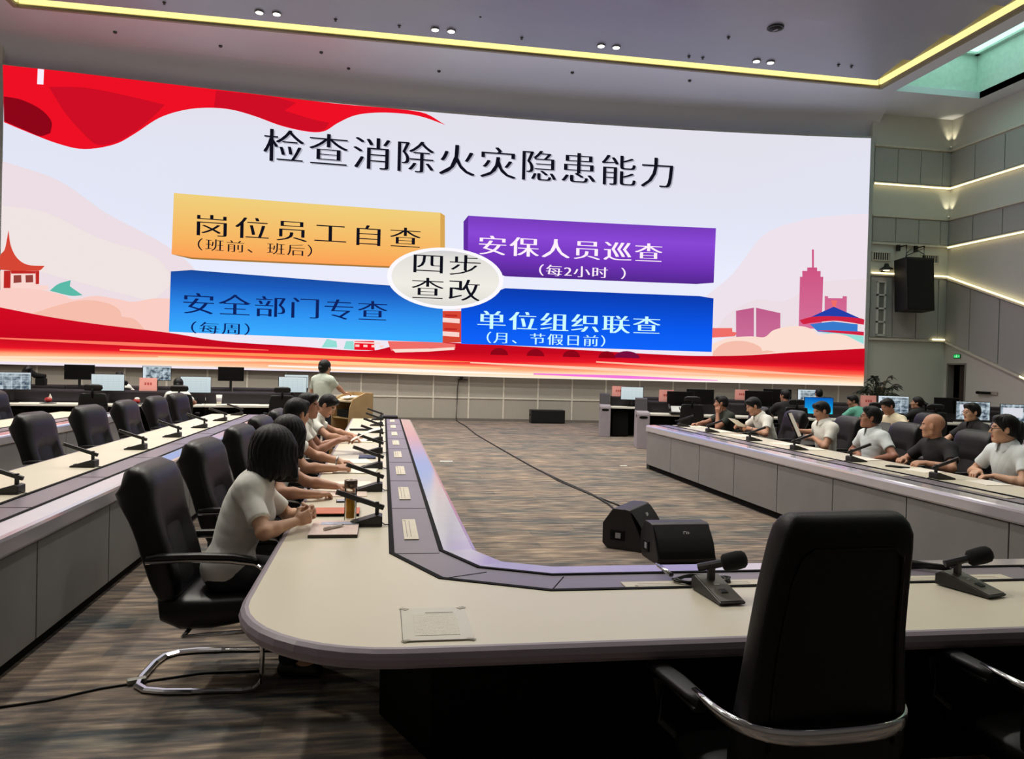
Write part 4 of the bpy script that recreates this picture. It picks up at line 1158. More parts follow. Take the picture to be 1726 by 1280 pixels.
def make_big_mic(label, loc, rz):
    t = thing('foam_microphone', label, 'microphone', loc, rz, 'foam-capped microphones on the near table side')
    M = Matrix(((0, 0, 1, 0), (1, 0, 0, 0), (0, 1, 0, 0), (0, 0, 0, 1)))
    MB().prism([(0.115, 0.004), (-0.125, 0.004), (-0.13, 0.014), (0.09, 0.065), (0.115, 0.05)], -0.055, 0.055, M=M).obj('base', M_mic, t, bevel=0.004)
    MB().prism([(-0.122, 0.0175), (0.085, 0.0655), (0.085, 0.0668), (-0.122, 0.0188)], -0.050, 0.050, M=M).obj('top_plate', M_mic_top, t)
    MB().box((0, -0.05, 0.0365), (0.03, 0.03, 0.006), rot=RX(rad(13)), bev=0.002).obj('button', M_black, t)
    MB().box((0, 0.0, 0.0475), (0.022, 0.008, 0.002), rot=RX(rad(13))).obj('badge', mat('mic_badge', (170, 168, 160), 0.4), t)
    MB().box((0, 0.05, 0.085), (0.028, 0.022, 0.07), bev=0.004).obj('stem', M_mic, t)
    MB().tube([(-0.045, 0.078, 0.098), (0.055, 0.018, 0.132)], 0, n=8, flat=(0.015, 0.015)).obj('pickup_bar', M_mic, t)
    p, q = Vector((0.035, 0.03, 0.125)), Vector((0.118, -0.022, 0.155))
    d = (q - p).normalized(); u = d.cross(Vector((0, 0, 1))).normalized(); v = u.cross(d)
    rows = []
    for s_, r in [(0.0, 0.012), (0.02, 0.026), (0.1, 0.034), (0.35, 0.036), (0.65, 0.037), (0.85, 0.034), (0.96, 0.024), (1.0, 0.01)]:
        rows.append([p.lerp(q, s_) + (u * math.cos(2 * math.pi * k / 18) + v * math.sin(2 * math.pi * k / 18)) * r for k in range(18)])
    mb = MB(); mb.grid(rows, closed_u=True, caps=True); mb.obj('foam_windscreen', M_black_soft, t)
    return t
bm_ = make_big_mic('foam-capped microphone on the table left of the tall foreground chair', (1.34, 2.90, TZ), rad(4))
copy_tree(bm_, (2.475, 2.90, TZ), rad(16), 'foam-capped microphone on the table near the right frame edge')
random.seed(4)
def coil(pts, r, label, plug):
    t = thing('coiled_cable', label, 'cable', (pts[0][0], pts[0][1], TZ + 0.004))
    o = Vector(pts[0])
    MB().tube([Vector(p) - o + Vector((0, 0, 0.004)) for p in pts], r, n=6).obj('cord', M_cable, t)
    a, b = [Vector(q) - o for q in plug]
    MB().cyl(a, b, 0.011, 0.009).cyl(b, b + (b - a).normalized() * 0.025, 0.005).obj('plug', M_chrome if 'left' in label else M_black, t)
pts = []
for k in range(60):
    a = 2 * math.pi * k / 15
    pts.append((1.36 + 0.12 * math.cos(a) + 0.012 * math.sin(k), 3.10 + 0.05 * math.sin(a), TZ + 0.006 + 0.012 * (k / 60) + 0.004 * math.sin(k * 1.7)))
coil(pts, 0.0045, 'looped black cable with silver plug behind the left foam-capped microphone', [(1.25, 3.16, TZ + 0.02), (1.235, 3.28, TZ + 0.03)])
pts = []
for k in range(64):
    q = (k % 16) / 16 * 2 * math.pi
    a = 0.18 * math.cos(q); b = 0.02 * math.sin(q) + 0.006 * math.sin(k * 2.3)
    pts.append((2.50 + a * 0.62 + b * 0.6, 3.26 - a * 0.50 + b * 0.8, TZ + 0.012 + 0.025 * (k / 64)))
pts += [(2.60, 3.12, TZ + 0.01), (2.56, 3.05, TZ + 0.012), (2.50, 3.01, TZ + 0.02)]
coil(pts, 0.0045, 'bundled black cable on the console strip right of the tall foreground chair', [(2.38, 3.36, TZ + 0.03), (2.33, 3.40, TZ + 0.035)])
# ================================================================== OPERATORS' DESKS AT THE BACK
M_desk_top = mat('desk_white', (222, 218, 208), 0.4, var=0.02)
M_desk_dark = mat('desk_dark', (52, 46, 54), 0.5, var=0.08)
M_desk_side = mat('desk_lilac_grey', (160, 152, 160), 0.45, var=0.04)
def make_desk(label, loc, rz, group, left_end=False):
    """operator console, 1.8 m wide from x = 0; user sits at -y"""
    t = thing('operator_desk', label, 'desk', loc, rz, group)
    MB().box((0.9, 0.36, TZ - 0.02), (1.8, 0.72, 0.04), bev=0.006).obj('worktop', M_desk_top, t)
    MB().box((0.9, 0.76, 0.51), (1.8, 0.06, 1.02), bev=0.004).obj('back_screen', M_desk_dark, t)
    MB().box((0.9, 0.70, 0.99), (1.8, 0.16, 0.03), bev=0.004).obj('ledge', M_desk_dark, t)
    MB().box((0.9, 0.68, 0.37), (1.76, 0.03, 0.70)).obj('modesty_panel', M_carcass, t)
    MB().box((0.25, 0.40, 0.34), (0.40, 0.5, 0.64), bev=0.004).obj('cabinet', M_carcass, t)
    return t
def end_panel(label, loc, rz):
    t = thing('desk_end_panel', label, 'panel', loc, rz, 'lilac-grey end panels of the right control desks')
    M = Matrix(((0, 0, 1, 0), (1, 0, 0, 0), (0, 1, 0, 0), (0, 0, 0, 1)))
    prof = [(-0.06, 0.0), (-0.06, 0.74), (-0.04, 0.79), (0.0, 0.80), (0.82, 0.80), (0.82, 0.0)]
    MB().prism(prof, -0.27, 0.0, M=M).obj('board', M_desk_side, t, bevel=0.01)
    s = MB(); rows = []
    s.prism([(0.16 + 0.10 * math.copysign(abs(math.cos(a)) ** .5, math.cos(a)), 0.70 + 0.035 * math.sin(a)) for a in [2 * math.pi * k / 24 for k in range(24)]], -0.274, 0.002, M=M)
    s.prism([(-0.135 + 0.09 * math.copysign(abs(math.cos(a)) ** .5, math.cos(a)), 0.68 + 0.03 * math.sin(a)) for a in [2 * math.pi * k / 24 for k in range(24)]], 0.055, 0.064, M=Matrix(((1, 0, 0, 0), (0, 0, -1, 0), (0, 1, 0, 0), (0, 0, 0, 1))))
    s.obj('hand_slot', M_carcass, t)
    s = MB().prism([(0.52, 0.80), (0.62, 1.06), (0.66, 1.08), (0.80, 1.08), (0.82, 1.05), (0.82, 0.80)], -0.265, -0.005, M=M); s.obj('upper_panel', M_desk_dark, t, bevel=0.006)
    return t
G = 'control desks before the big screen'
d0 = None
def desk(loc, rz, label):
    global d0
    if d0 is None: d0 = make_desk(label, loc, rz, G)
    else: copy_tree(d0, loc, rz, label)
aL, aR = math.atan(0.17), -math.atan(0.26)
def row(ox, oy, a, n, sgn, name):
    for k in range(n):
        s = k * 1.81 if sgn > 0 else -(k + 1) * 1.81
        desk((ox + s * math.cos(a), oy + s * math.sin(a), 0), a, '%s white-topped control desk from the gap, %s' % (ORD[k], name))
row(-1.75, 16.6, aL, 5, -1, 'near left row')
row(-1.75, 19.5, aL, 5, -1, 'far left row')
row(5.72, 15.95, aR, 6, 1, 'near right row')
row(5.72, 18.85, aR, 6, 1, 'far right row')
end_panel('nearer lilac-grey desk end panel with oval hand slot, beside the central floor', (5.71, 15.95, 0), aR)
end_panel('farther lilac-grey desk end panel with oval hand slot, beside the central floor', (5.71, 18.85, 0), aR)

# monitors
def pic(kind):
    n = 'monitor_picture_' + kind
    if n in _mats: return _mats[n]
    if kind == 'white': return emit_ramp(n, [(0, (205, 222, 226)), (1, (226, 238, 240))], -0.2, 0.2, 'Z', 0.85)
    if kind == 'off': return mat(n, (10, 9, 11), 0.25, var=0.05)
    if kind == 'blue': return emit_ramp(n, [(0, (60, 214, 240)), (0.4, (20, 150, 224)), (1, (10, 92, 190))], -0.17, 0.17, 'Z', 0.9, noise=(3, 3, 0.5))
    m = bpy.data.materials.new(n); m.use_nodes = True; nt = m.node_tree; nt.nodes.clear(); N = nt.nodes; L = nt.links
    tc = N.new('ShaderNodeTexCoord'); mp = N.new('ShaderNodeMapping'); L.new(tc.outputs['Object'], mp.inputs['Vector'])
    mp.inputs['Rotation'].default_value = (rad(90), 0, 0)
    br = N.new('ShaderNodeTexBrick'); br.offset = 0.0; br.inputs['Scale'].default_value = 1
    br.inputs['Brick Width'].default_value = 0.15; br.inputs['Row Height'].default_value = 0.09; br.inputs['Mortar Size'].default_value = 0.006
    br.inputs['Color1'].default_value = (0.05, 0.09, 0.14, 1); br.inputs['Color2'].default_value = (0.5, 0.58, 0.62, 1); br.inputs['Mortar'].default_value = (0.75, 0.85, 0.9, 1)
    L.new(mp.outputs[0], br.inputs['Vector'])
    nz = N.new('ShaderNodeTexNoise'); nz.inputs['Scale'].default_value = 11; nz.inputs['Detail'].default_value = 3; L.new(tc.outputs['Object'], nz.inputs['Vector'])
    rp = N.new('ShaderNodeValToRGB'); rp.color_ramp.elements[0].position = 0.38; rp.color_ramp.elements[1].position = 0.62
    rp.color_ramp.elements[0].color = (0.02, 0.04, 0.07, 1); rp.color_ramp.elements[1].color = (0.62, 0.74, 0.8, 1); L.new(nz.outputs['Fac'], rp.inputs['Fac'])
    mx = N.new('ShaderNodeMix'); mx.data_type = 'RGBA'; mx.inputs['Factor'].default_value = 0.5 if kind == 'cctv' else 0.85
    L.new(br.outputs['Color'], mx.inputs['A']); L.new(rp.outputs['Color'], mx.inputs['B'])
    e = N.new('ShaderNodeEmission'); e.inputs['Strength'].default_value = 0.9; L.new(mx.outputs['Result'], e.inputs['Color'])
    o = N.new('ShaderNodeOutputMaterial'); L.new(e.outputs[0], o.inputs[0]); _mats[n] = m
    return m
def monitor(x, y, zc, a, kind, label, w=0.60, h=0.345, zfoot=TZ):
    t = thing('monitor', label, 'monitor', (x, y, zfoot), a, 'monitors on the control desks')
    z = zc - zfoot
    MB().box((0, 0.02, z), (w, 0.035, h), bev=0.006).obj('bezel', M_black, t)
    sc = MB().box((0, 0, 0), (w - 0.022, 0.004, h - 0.024)).obj('display', pic(kind), t, loc=(0, 0.0005, z + 0.003))
    if kind in ('cctv', 'image'):
        MB().box((0, -0.003, h / 2 - 0.024), (w - 0.024, 0.002, 0.022)).obj('title_bar', emit('bar_white', (220, 232, 240), 0.9), sc)
        MB().box((-w / 2 + 0.045, -0.003, -0.014), (0.06, 0.002, h - 0.05)).obj('side_bar', emit('bar_white', (220, 232, 240), 0.9), sc)
    if kind == 'desktop':
        MB().box((-0.07, -0.003, 0.03), (0.36, 0.002, 0.20)).obj('open_window', emit('window_white', (226, 228, 236), 0.9), sc)
    if kind == 'white':
        q = MB()
        for k in range(6): q.box((0, -0.003, 0.11 - 0.045 * k), (w * 0.72, 0.002, 0.003))
        for k in range(5): q.box((-0.2 + 0.1 * k, -0.003, 0), (0.002, 0.002, 0.24))
        q.obj('sheet_lines', emit('line_grey', (178, 196, 204), 0.85), sc)
    MB().box((0, 0.06, z / 2 + 0.02), (0.06, 0.03, max(0.05, z - 0.02)), bev=0.004).obj('stand', M_black, t)
    MB().box((0, 0.05, 0.008), (0.24, 0.18, 0.016), bev=0.004).obj('foot', M_black, t)
def at_row(ox, oy, a, x, dep):
    """point on a desk row, dep metres behind its user edge"""
    s = (x - ox) / math.cos(a)
    return (ox + s * math.cos(a) - dep * math.sin(a), oy + s * math.sin(a) + dep * math.cos(a))
RLA, RLB, RRA, RRB = (-1.75, 16.6, aL), (-1.75, 19.5, aL), (5.72, 15.95, aR), (5.72, 18.85, aR)
def mon(rw, x, zc, kind, label, turn=0.0, dep=0.5, **k):
    px, py = at_row(*rw, x, dep)
    monitor(px, py, zc, rw[2] + turn, kind, label, **k)
mon(RLA, -6.95, 1.17, 'cctv', 'monitor with a grid of camera pictures at the far left frame edge', 0.1, w=.64)
mon(RLA, -5.32, 1.17, 'white', 'white lit monitor left of the pink card', 0.1, w=.60)
mon(RLA, -3.72, 1.155, 'white', 'white lit monitor right of the woman in white at the left desks', 0.1, w=.6)
mon(RLA, -1.82, 1.19, 'white', 'white lit monitor beside the standing presenter', 0.1, w=.6)
mon(RLB, -6.80, 1.32, 'off', 'dark switched-off monitor left of the leftmost white one', 0.1, w=.62)
mon(RLB, -5.20, 1.33, 'image', 'monitor showing a dark camera picture behind the pink card', 0.1, w=.62)
mon(RLB, -3.57, 1.35, 'off', 'dark switched-off monitor right of the woman in white', 0.1, w=.6)
mon(RLB, -2.05, 1.20, 'white', 'white monitor half hidden behind the presenter and another monitor', 0.1, w=.6)
mon(RRB, 6.25, 1.10, 'white', 'white lit monitor on the farther right desk by the end panels', -0.05, w=.58)
mon(RRA, 6.40, 1.08, 'off', 'dark monitor left of a taller dark one, near the right end panel', -0.05)
mon(RRA, 6.82, 1.14, 'off', 'dark monitor, taller of the dark pair left of the man in dark green', -0.05, dep=.56)
mon(RRA, 8.04, 1.14, 'off', 'dark monitor left of the taller one behind the man reading a sheet', -0.05)
mon(RRA, 8.44, 1.19, 'off', 'dark monitor, taller one behind the man reading a sheet', -0.05, dep=.58)
mon(RRB, 10.55, 1.16, 'cctv', 'monitor with camera pictures behind the dark-haired operator on the right', -0.05, dep=.4)
mon(RRA, 9.22, 1.03, 'blue', 'monitor with bright blue wallpaper behind the man with the folder', -0.1, dep=.3, w=.60, h=.37)
mon(RRA, 10.72, 1.10, 'cctv', 'monitor with a grid of camera pictures behind the woman with dark tied hair', -0.1, dep=.3, w=.62, h=.38)
mon(RRA, 11.80, 1.11, 'off', 'dark monitor below the doorway on the right', -0.1, dep=.35, w=.5)
mon(RRA, 12.25, 1.02, 'desktop', 'monitor showing an open white window below the doorway', -0.12, dep=.2, w=.66, h=.40)
mon(RRA, 13.05, 0.98, 'desktop', 'monitor with a white page cut by the right frame edge', -0.2, dep=.1, w=.62, h=.42)

# pink cards standing on the desks
def card(x, y, z, a, label, w=0.33, h=0.27):
    t = thing('pink_card', label, 'sign', (x, y, z), a, 'pink paper cards on the desks')
    MB().box((0, 0, h / 2), (w, 0.012, h), rot=RX(rad(-6)), bev=0.003).obj('sheet', M_pink, t)
    MB().box((0, 0.05, h / 2 - 0.01), (w * 0.98, 0.012, h), rot=RX(rad(14))).obj('rear_sheet', M_pink, t)
    q = MB()
    for k in range(3): q.box((-0.05 + 0.05 * k, -0.0085, h * 0.55), (0.034, 0.002, 0.05), rot=RX(rad(-6)))
    q.obj('print', mat('card_print', (196, 80, 76), 0.7), t)
for rw, x, dep, z, lab in [(RLA, -4.62, .70, 1.006, 'pink card standing on the left control desk before a dark picture'),
                           (RRB, 5.92, .72, 1.006, 'pink card standing left of the white monitor at the farther right desk'),
                           (RRA, 6.12, .70, 1.006, 'pink card standing on the nearer right desk by its end panel'),
                           (RRB, 8.98, .72, 1.006, 'pink card standing behind the man in dark green'),
                           (RRA, 10.36, .70, 1.006, 'pink card standing beside the plant, behind the operator in teal')]:
    px, py = at_row(*rw, x, dep); card(px, py, z, rw[2], lab)
# small things on the desks
t = thing('desk_telephone', 'pale fax telephone on the nearer right control desk', 'telephone', (*at_row(*RRA, 6.32, 0.1), TZ), aR)
M = Matrix(((0, 0, 1, 0), (1, 0, 0, 0), (0, 1, 0, 0), (0, 0, 0, 1)))
MB().prism([(-0.12, 0), (0.2, 0), (0.2, 0.16), (0.12, 0.17), (-0.12, 0.05)], -0.19, 0.19, M=M).obj('body', M_black, t, bevel=0.01)
MB().prism([(-0.10, 0.06), (0.12, 0.172), (0.12, 0.178), (-0.10, 0.066)], -0.165, 0.165, M=M).obj('front_plate', mat('phone_pale', (188, 190, 190), 0.4), t)
MB().tube([(-0.2, -0.08, 0.1), (-0.2, 0.13, 0.2)], 0.026, n=10).obj('handset', M_black, t)
q = MB()
for i in range(4):
    for j in range(3): q.box((0.02 + 0.035 * i, -0.03 + 0.04 * j, 0.105 + 0.0205 * j), (0.022, 0.022, 0.012), rot=RX(rad(27)))
q.obj('keys', M_black, t)
def blob(name, label, cat, x, y, z, parts):
    t = thing(name, label, cat, (x, y, z))
    for nm, m, mb in parts: mb.obj(nm, m, t)
x, y = at_row(*RLA, -6.35, 0.45)
blob('figurine', 'small red and white ornament on the left control desk beside the camera-grid monitor', 'ornament', x + .1, y - .2, TZ, [('base', M_black, MB().lathe([(0.14, 0), (0.15, 0.01), (0.05, 0.02)], n=16)), ('body', mat('ornament_red', (160, 40, 40), 0.4), MB().ball((0, 0, 0.07), (0.07, 0.05, 0.05))), ('flag', M_paper, MB().prism([(0.0, 0), (0.07, 0), (0.03, 0.09)], -0.005, 0.005, M=Matrix(((1, 0, 0, 0), (0, 0, 1, 0), (0, 1, 0, 0.10), (0, 0, 0, 1))))) ])
x, y = at_row(*RLA, -4.62, 0.15)
blob('figurine', 'small red and white ornament on the left control desk near the mesh chair', 'ornament', x - .15, y, TZ, [('base', M_black, MB().lathe([(0.14, 0), (0.15, 0.01), (0.05, 0.02)], n=16)), ('body', mat('ornament_red', (160, 40, 40), 0.4), MB().ball((0, 0, 0.06), (0.07, 0.05, 0.05))), ('flag', M_paper, MB().ball((0.01, 0, 0.11), (0.05, 0.03, 0.03)))])
x, y = at_row(*RLA, -3.15, 0.35)
blob('paper_cup', 'white cup beside the lit monitor at the left desks', 'cup', x - .12, y, TZ, [('cup', M_paper, MB().lathe([(0.045, 0), (0.06, 0.2), (0.056, 0.2), (0.045, 0.02)], n=16)), ('sleeve', M_desk_side, MB().lathe([(0.05, 0.06), (0.0565, 0.14), (0.0575, 0.14), (0.051, 0.06)], n=16))])
for k, (xx, dep, lab) in enumerate([(-3.1, .12, 'loose white papers on the left desk below the lit monitor'), (-2.7, .22, 'pale open booklet on the left desk before the presenter')]):
    x, y = at_row(*RLA, xx, dep)
    tag(MB().box((x, y, TZ + 0.008), (0.42, 0.26, 0.014), rot=RZ(0.2 * k + .1), bev=0.002).obj('paper_stack', M_paper), lab, 'papers')
x, y = at_row(*RLB, -7.75, 0.45)
blob('angled_device', 'dark angled device on the ledge left of the switched-off monitor', 'device', x, y, 1.005, [('body', M_carcass, MB().tube([(-0.05, 0, 0.33), (0.10, 0, 0.22), (0.30, 0, 0.19)], 0.065, n=12)), ('lens_hood', M_black, MB().cyl((-0.12, 0, 0.37), (-0.03, 0, 0.31), 0.1)), ('base', M_carcass, MB().box((0.22, 0, 0.08), (0.2, 0.16, 0.16), bev=0.02))])
# mesh-backed operator chairs
def make_task(label, loc, rz):
    t = thing('operator_chair', label, 'chair', loc, rz, 'dark mesh chairs at the control desks')
    back_shell([(-0.24, 0.56), (-0.27, 0.64), (-0.27, 0.8), (-0.285, 0.92), (-0.31, 1.02), (-0.32, 1.03)], [0.40, 0.46, 0.48, 0.46, 0.42, 0.3], [0.03, 0.05, 0.05, 0.05, 0.04, 0.02]).obj('backrest', M_black, t)
    back_shell([(-0.30, 1.08), (-0.30, 1.12), (-0.315, 1.17), (-0.33, 1.19)], [0.26, 0.32, 0.30, 0.2], [0.03, 0.06, 0.06, 0.02]).obj('headrest', M_black, t)
    MB().tube([(0, -0.30, 0.95), (0, -0.34, 1.05), (0, -0.33, 1.12)], 0.02).tube([(0, -0.28, 0.8), (0, -0.3, 0.5), (0, -0.1, 0.42)], 0.025).obj('back_stem', M_carcass, t)
    mb = MB(); rows = []
    for y, zt, th, w in [(-0.24, 0.46, 0.04, 0.4), (-0.2, 0.48, 0.08, 0.47), (0.1, 0.485, 0.09, 0.49), (0.22, 0.47, 0.06, 0.46), (0.24, 0.45, 0.02, 0.42)]:
        rows.append([Vector((c * w / 2, y, zt - th / 2 + s * th / 2)) for c, s in [se(2 * math.pi * k / 24, 0.5) for k in range(24)]])
    cushion(mb, rows); mb.obj('seat', M_black, t)
    for sx in (-1, 1):
        MB().tube([(0.22 * sx, 0, 0.42), (0.29 * sx, 0, 0.46), (0.29 * sx, 0, 0.64)], 0.016).box((0.29 * sx, 0.02, 0.66), (0.07, 0.26, 0.03), bev=0.01).obj('armrest', M_carcass, t)
    MB().cyl((0, 0, 0.09), (0, 0, 0.42), 0.028).obj('gas_column', M_carcass, t)
    for k in range(5):
        a = 2 * math.pi * k / 5; e = (0.3 * math.cos(a), 0.3 * math.sin(a), 0.075)
        l = MB().tube([(0, 0, 0.11), e], 0.02, n=6).obj('base_leg', M_carcass, t)
        MB().ball((e[0], e[1], 0.03), 0.03, 10).obj('caster', M_black, l)
    return t
tk = None
for x, y, a, lab in [(-5.05, 14.9, 4, 'dark mesh operator chair in front of the leftmost white monitor'), (-3.72, 15.25, 8, 'dark operator chair of the woman in white at the left desks'), (6.3, 15.1, -20, 'dark mesh operator chair with headrest near the pale telephone'),
                     (8.3, 14.65, -15, 'dark operator chair of the dark-haired operator behind the reading man'), (9.5, 13.75, -20, 'dark operator chair of the operator in teal'), (10.55, 13.55, -15, 'dark operator chair of the woman with tied hair'), (12.6, 12.9, -25, 'dark operator chair near the right frame edge'), (-1.95, 15.6, 10, 'dark operator chair partly hidden behind the seated people on the left'), (10.4, 17.05, -12, 'dark operator chair at the far right row, head of its operator showing'), (-5.6, 18.0, 8, 'dark operator chair behind the pink card on the left')]:
    if tk is None: tk = make_task(lab, (x, y, 0), rad(a))
    else: copy_tree(tk, (x, y, 0), rad(a), lab)
# ================================================================== LECTERN, LOUDSPEAKERS, PLANT, THINGS ON THE TABLES
M_wood = mat('light_wood', (178, 148, 106), 0.5, var=0.08, scale=6)
t = thing('lectern', 'light wooden lectern the standing presenter leans on', 'lectern', (-0.55, 13.85, 0), rad(-58))
M = Matrix(((0, 0, 1, 0), (1, 0, 0, 0), (0, 1, 0, 0), (0, 0, 0, 1)))
for sx in (-1, 1):
    MB().prism([(-0.26, 0.02), (0.26, 0.02), (0.26, 1.16), (0.1, 1.17), (-0.14, 1.06), (-0.2, 0.9)], 0.31 * sx - 0.015, 0.31 * sx + 0.015, M=M).obj('side_panel', M_wood, t, bevel=0.004)
MB().box((0, 0.24, 0.6), (0.62, 0.025, 1.14)).obj('front_panel', M_wood, t)
MB().box((0, 0.03, 1.05), (0.60, 0.42, 0.025), rot=RX(rad(10))).obj('reading_top', mat('lectern_top', (206, 190, 160), 0.4), t)
MB().box((0, 0.02, 0.72), (0.60, 0.4, 0.02)).obj('shelf', M_wood, t)
MB().box((0, 0.0, 0.03), (0.7, 0.56, 0.06)).obj('base', M_wood, t)
MB().box((0.0, 0.0, 0.80), (0.42, 0.3, 0.12), bev=0.01).obj('amplifier', M_carcass, t)
tag(MB().box((-0.58, 13.83, 1.088), (0.3, 0.21, 0.012), rot=RZ(rad(-58)) @ RX(rad(10))).obj('script_sheets', M_paper), 'white script sheets on top of the wooden lectern', 'papers')
t = thing('floor_box', 'small black box on the floor right of the lectern', 'box', (0.12, 14.6, 0))
MB().box((0, 0, 0.36), (0.34, 0.3, 0.72), bev=0.015).obj('cabinet', M_black, t)
MB().box((0, -0.155, 0.36), (0.29, 0.012, 0.66), bev=0.004).obj('grille', M_black_soft, t)
# wedge floor monitors
def wedge(label, loc, rz, L, D, Hh):
    t = thing('floor_monitor', label, 'loudspeaker', loc, rz, 'black floor monitor loudspeakers')
    M = Matrix(((0, 0, 1, 0), (1, 0, 0, 0), (0, 1, 0, 0), (0, 0, 0, 1)))
    # faces -y: sloping grille front
    prof = [(-D / 2, 0.02), (-D / 2, 0.05), (-D / 2 + 0.16, Hh - 0.01), (-D / 2 + 0.19, Hh), (D / 2 - 0.10, Hh), (D / 2, Hh * 0.62), (D / 2, 0.05), (D / 2 - 0.05, 0.0), (-D / 2 + 0.02, 0.0)]
    mats = mat('speaker_case', (30, 27, 31), 0.45, var=0.08)
    MB().prism(prof, -L / 2, L / 2, M=M).obj('cabinet', mats, t, bevel=0.008)
    rows = []
    for k in range(9):
        q = k / 8; bow = 0.035 * math.sin(math.pi * q)
        y = -D / 2 - 0.004 + 0.15 * q - bow; z = 0.055 + (Hh - 0.075) * q
        rows.append([Vector((x, y, z)) for x in np.linspace(-L / 2 + 0.012, L / 2 - 0.012, 5)])
    g = MB(); g.grid(rows); g.obj('grille', M_black_soft, t)
    MB().box((-L / 2 - 0.004, 0.06, Hh * 0.35), (0.012, 0.14, 0.09), bev=0.003).obj('handle_recess', M_carcass, t)
    MB().box((-L / 2 - 0.010, 0.05, Hh * 0.35), (0.006, 0.05, 0.05)).obj('connector', mat('connector_grey', (150, 152, 158), 0.35), t)
    b = MB()
    b.box((-0.018, 0, 0), (0.006, 0.003, 0.03)).box((-0.005, 0, 0.0135), (0.022, 0.003, 0.005)).box((-0.005, 0, -0.0135), (0.022, 0.003, 0.005)).box((0.008, 0, 0), (0.006, 0.003, 0.02)).box((0.022, 0, 0), (0.006, 0.003, 0.03)).box((0.03, 0, 0.0), (0.014, 0.003, 0.005))
    bo = b.obj('badge', mat('badge_white', (220, 220, 222), 0.4), t); bo.location = (0.02, -D / 2 + 0.09, Hh - 0.075); bo.rotation_euler = (rad(-25), 0, 0)
wedge('black floor monitor facing the camera, the nearer of the pair on the carpet', (2.62, 6.50, 0), rad(2), 0.54, 0.42, 0.33)
wedge('black floor monitor turned sideways, the farther of the pair on the carpet', (2.40, 7.06, 0), rad(52), 0.56, 0.42, 0.38)
t = thing('stage_loudspeaker', 'low black loudspeaker lying at the foot of the screen wall', 'loudspeaker', (5.05, 23.42, 0), rad(-2))
MB().box((0, 0, 0.21), (1.06, 0.42, 0.41), bev=0.015).obj('cabinet', M_black, t)
MB().box((0, -0.215, 0.21), (0.98, 0.015, 0.34), bev=0.005).obj('grille', M_black_soft, t)
for sx in (-1, 1): MB().box((0.53 * sx, 0, 0.25), (0.012, 0.16, 0.06)).obj('handle', M_carcass, t)
# potted palm
random.seed(11)
t = thing('potted_palm', 'dark green potted palm in the corner by the screen edge', 'plant', (14.95, 21.4, 0))
MB().lathe([(0.2, 0), (0.23, 0.02), (0.28, 0.42), (0.3, 0.45), (0.27, 0.45), (0.25, 0.42)], n=24).obj('pot', mat('pot_white', (190, 188, 182), 0.4), t)
MB().lathe([(0.02, 0.40), (0.26, 0.41)], n=20).obj('soil', mat('soil', (40, 30, 24), 0.9), t)
M_leaf = mat('palm_leaf', (22, 36, 22), 0.45, var=0.25, scale=6)
M_stem = mat('palm_stem', (72, 84, 48), 0.6)
for k in range(26):
    a = 2 * math.pi * k * 0.382 + random.uniform(-.2, .2)
    h = random.uniform(1.2, 1.9); out = random.uniform(0.3, 0.72) * (1.25 - (h - 1.2))
    pts = []
    for i in range(9):
        q = i / 8
        r = out * (q ** 1.4); z = 0.42 + (h - 0.42) * (1 - (1 - q) ** 1.6) - (0.22 * max(0, q - 0.6) ** 1.3 / 0.4)
        pts.append(Vector((0.05 * math.cos(a) + r * math.cos(a), 0.05 * math.sin(a) + r * math.sin(a), z)))
    st = MB().tube(pts, 0.008, n=5).obj('frond', M_stem, t)
    lf = MB()
    for i in range(18):
        q = 0.32 + 0.66 * i / 17
        f = q * 8; i0 = min(7, int(f)); p = pts[i0].lerp(pts[i0 + 1], f - i0); d = (pts[i0 + 1] - pts[i0]).normalized()
        side = d.cross(Vector((0, 0, 1))).normalized()
        ll = 0.26 * math.sin(math.pi * min(1, 0.25 + 0.7 * (1 - abs(q - .6))))
        for sgn in (-1, 1):
            e = p + side * sgn * ll * 0.8 + d * ll * 0.6 - Vector((0, 0, ll * 0.3 + random.uniform(0, .05)))
            w = d * 0.02
            m_ = p.lerp(e, 0.45) + Vector((0, 0, 0.015))
            up = Vector((0, 0, 0.002))
            lf.quad([p - w * 0.3, m_ - w, e, m_ + w]); 
    lf.obj('leaflets', M_leaf, st)
# ------------------------------------------------------------------ on the near table
def page_mat(name, base, ink, sc=60.0, dens=0.5):
    """printed page: rows of broken dark marks"""
    if name in _mats: return _mats[name]
    m = bpy.data.materials.new(name); m.use_nodes = True; nt = m.node_tree; N = nt.nodes; L = nt.links
    b = N['Principled BSDF']; b.inputs['Roughness'].default_value = 0.5
    tc = N.new('ShaderNodeTexCoord'); mp = N.new('ShaderNodeMapping'); mp.inputs['Scale'].default_value = (sc * 2.2, sc, 1)
    L.new(tc.outputs['Object'], mp.inputs['Vector'])
    br = N.new('ShaderNodeTexBrick'); br.inputs['Scale'].default_value = 1; br.inputs['Brick Width'].default_value = 1.6; br.inputs['Row Height'].default_value = 1.0; br.inputs['Mortar Size'].default_value = 0.3
    br.inputs['Color1'].default_value = lin(ink) + (1,); c2 = tuple(i + (q - i) * dens for i, q in zip(lin(ink), lin(base))); br.inputs['Color2'].default_value = c2 + (1,); br.inputs['Mortar'].default_value = lin(base) + (1,)
    L.new(mp.outputs[0], br.inputs['Vector']); L.new(br.outputs['Color'], b.inputs['Base Color']); _mats[name] = m
    return m
t = thing('notice_sheet', 'film-covered printed sheet taped to the near table edge', 'paper', (0.20, 2.665, TZ), rad(0))
MB().box((0, 0, 0.0012), (0.235, 0.345, 0.0016)).obj('film', mat('clear_film', (214, 208, 190), 0.15, var=0.02), t)
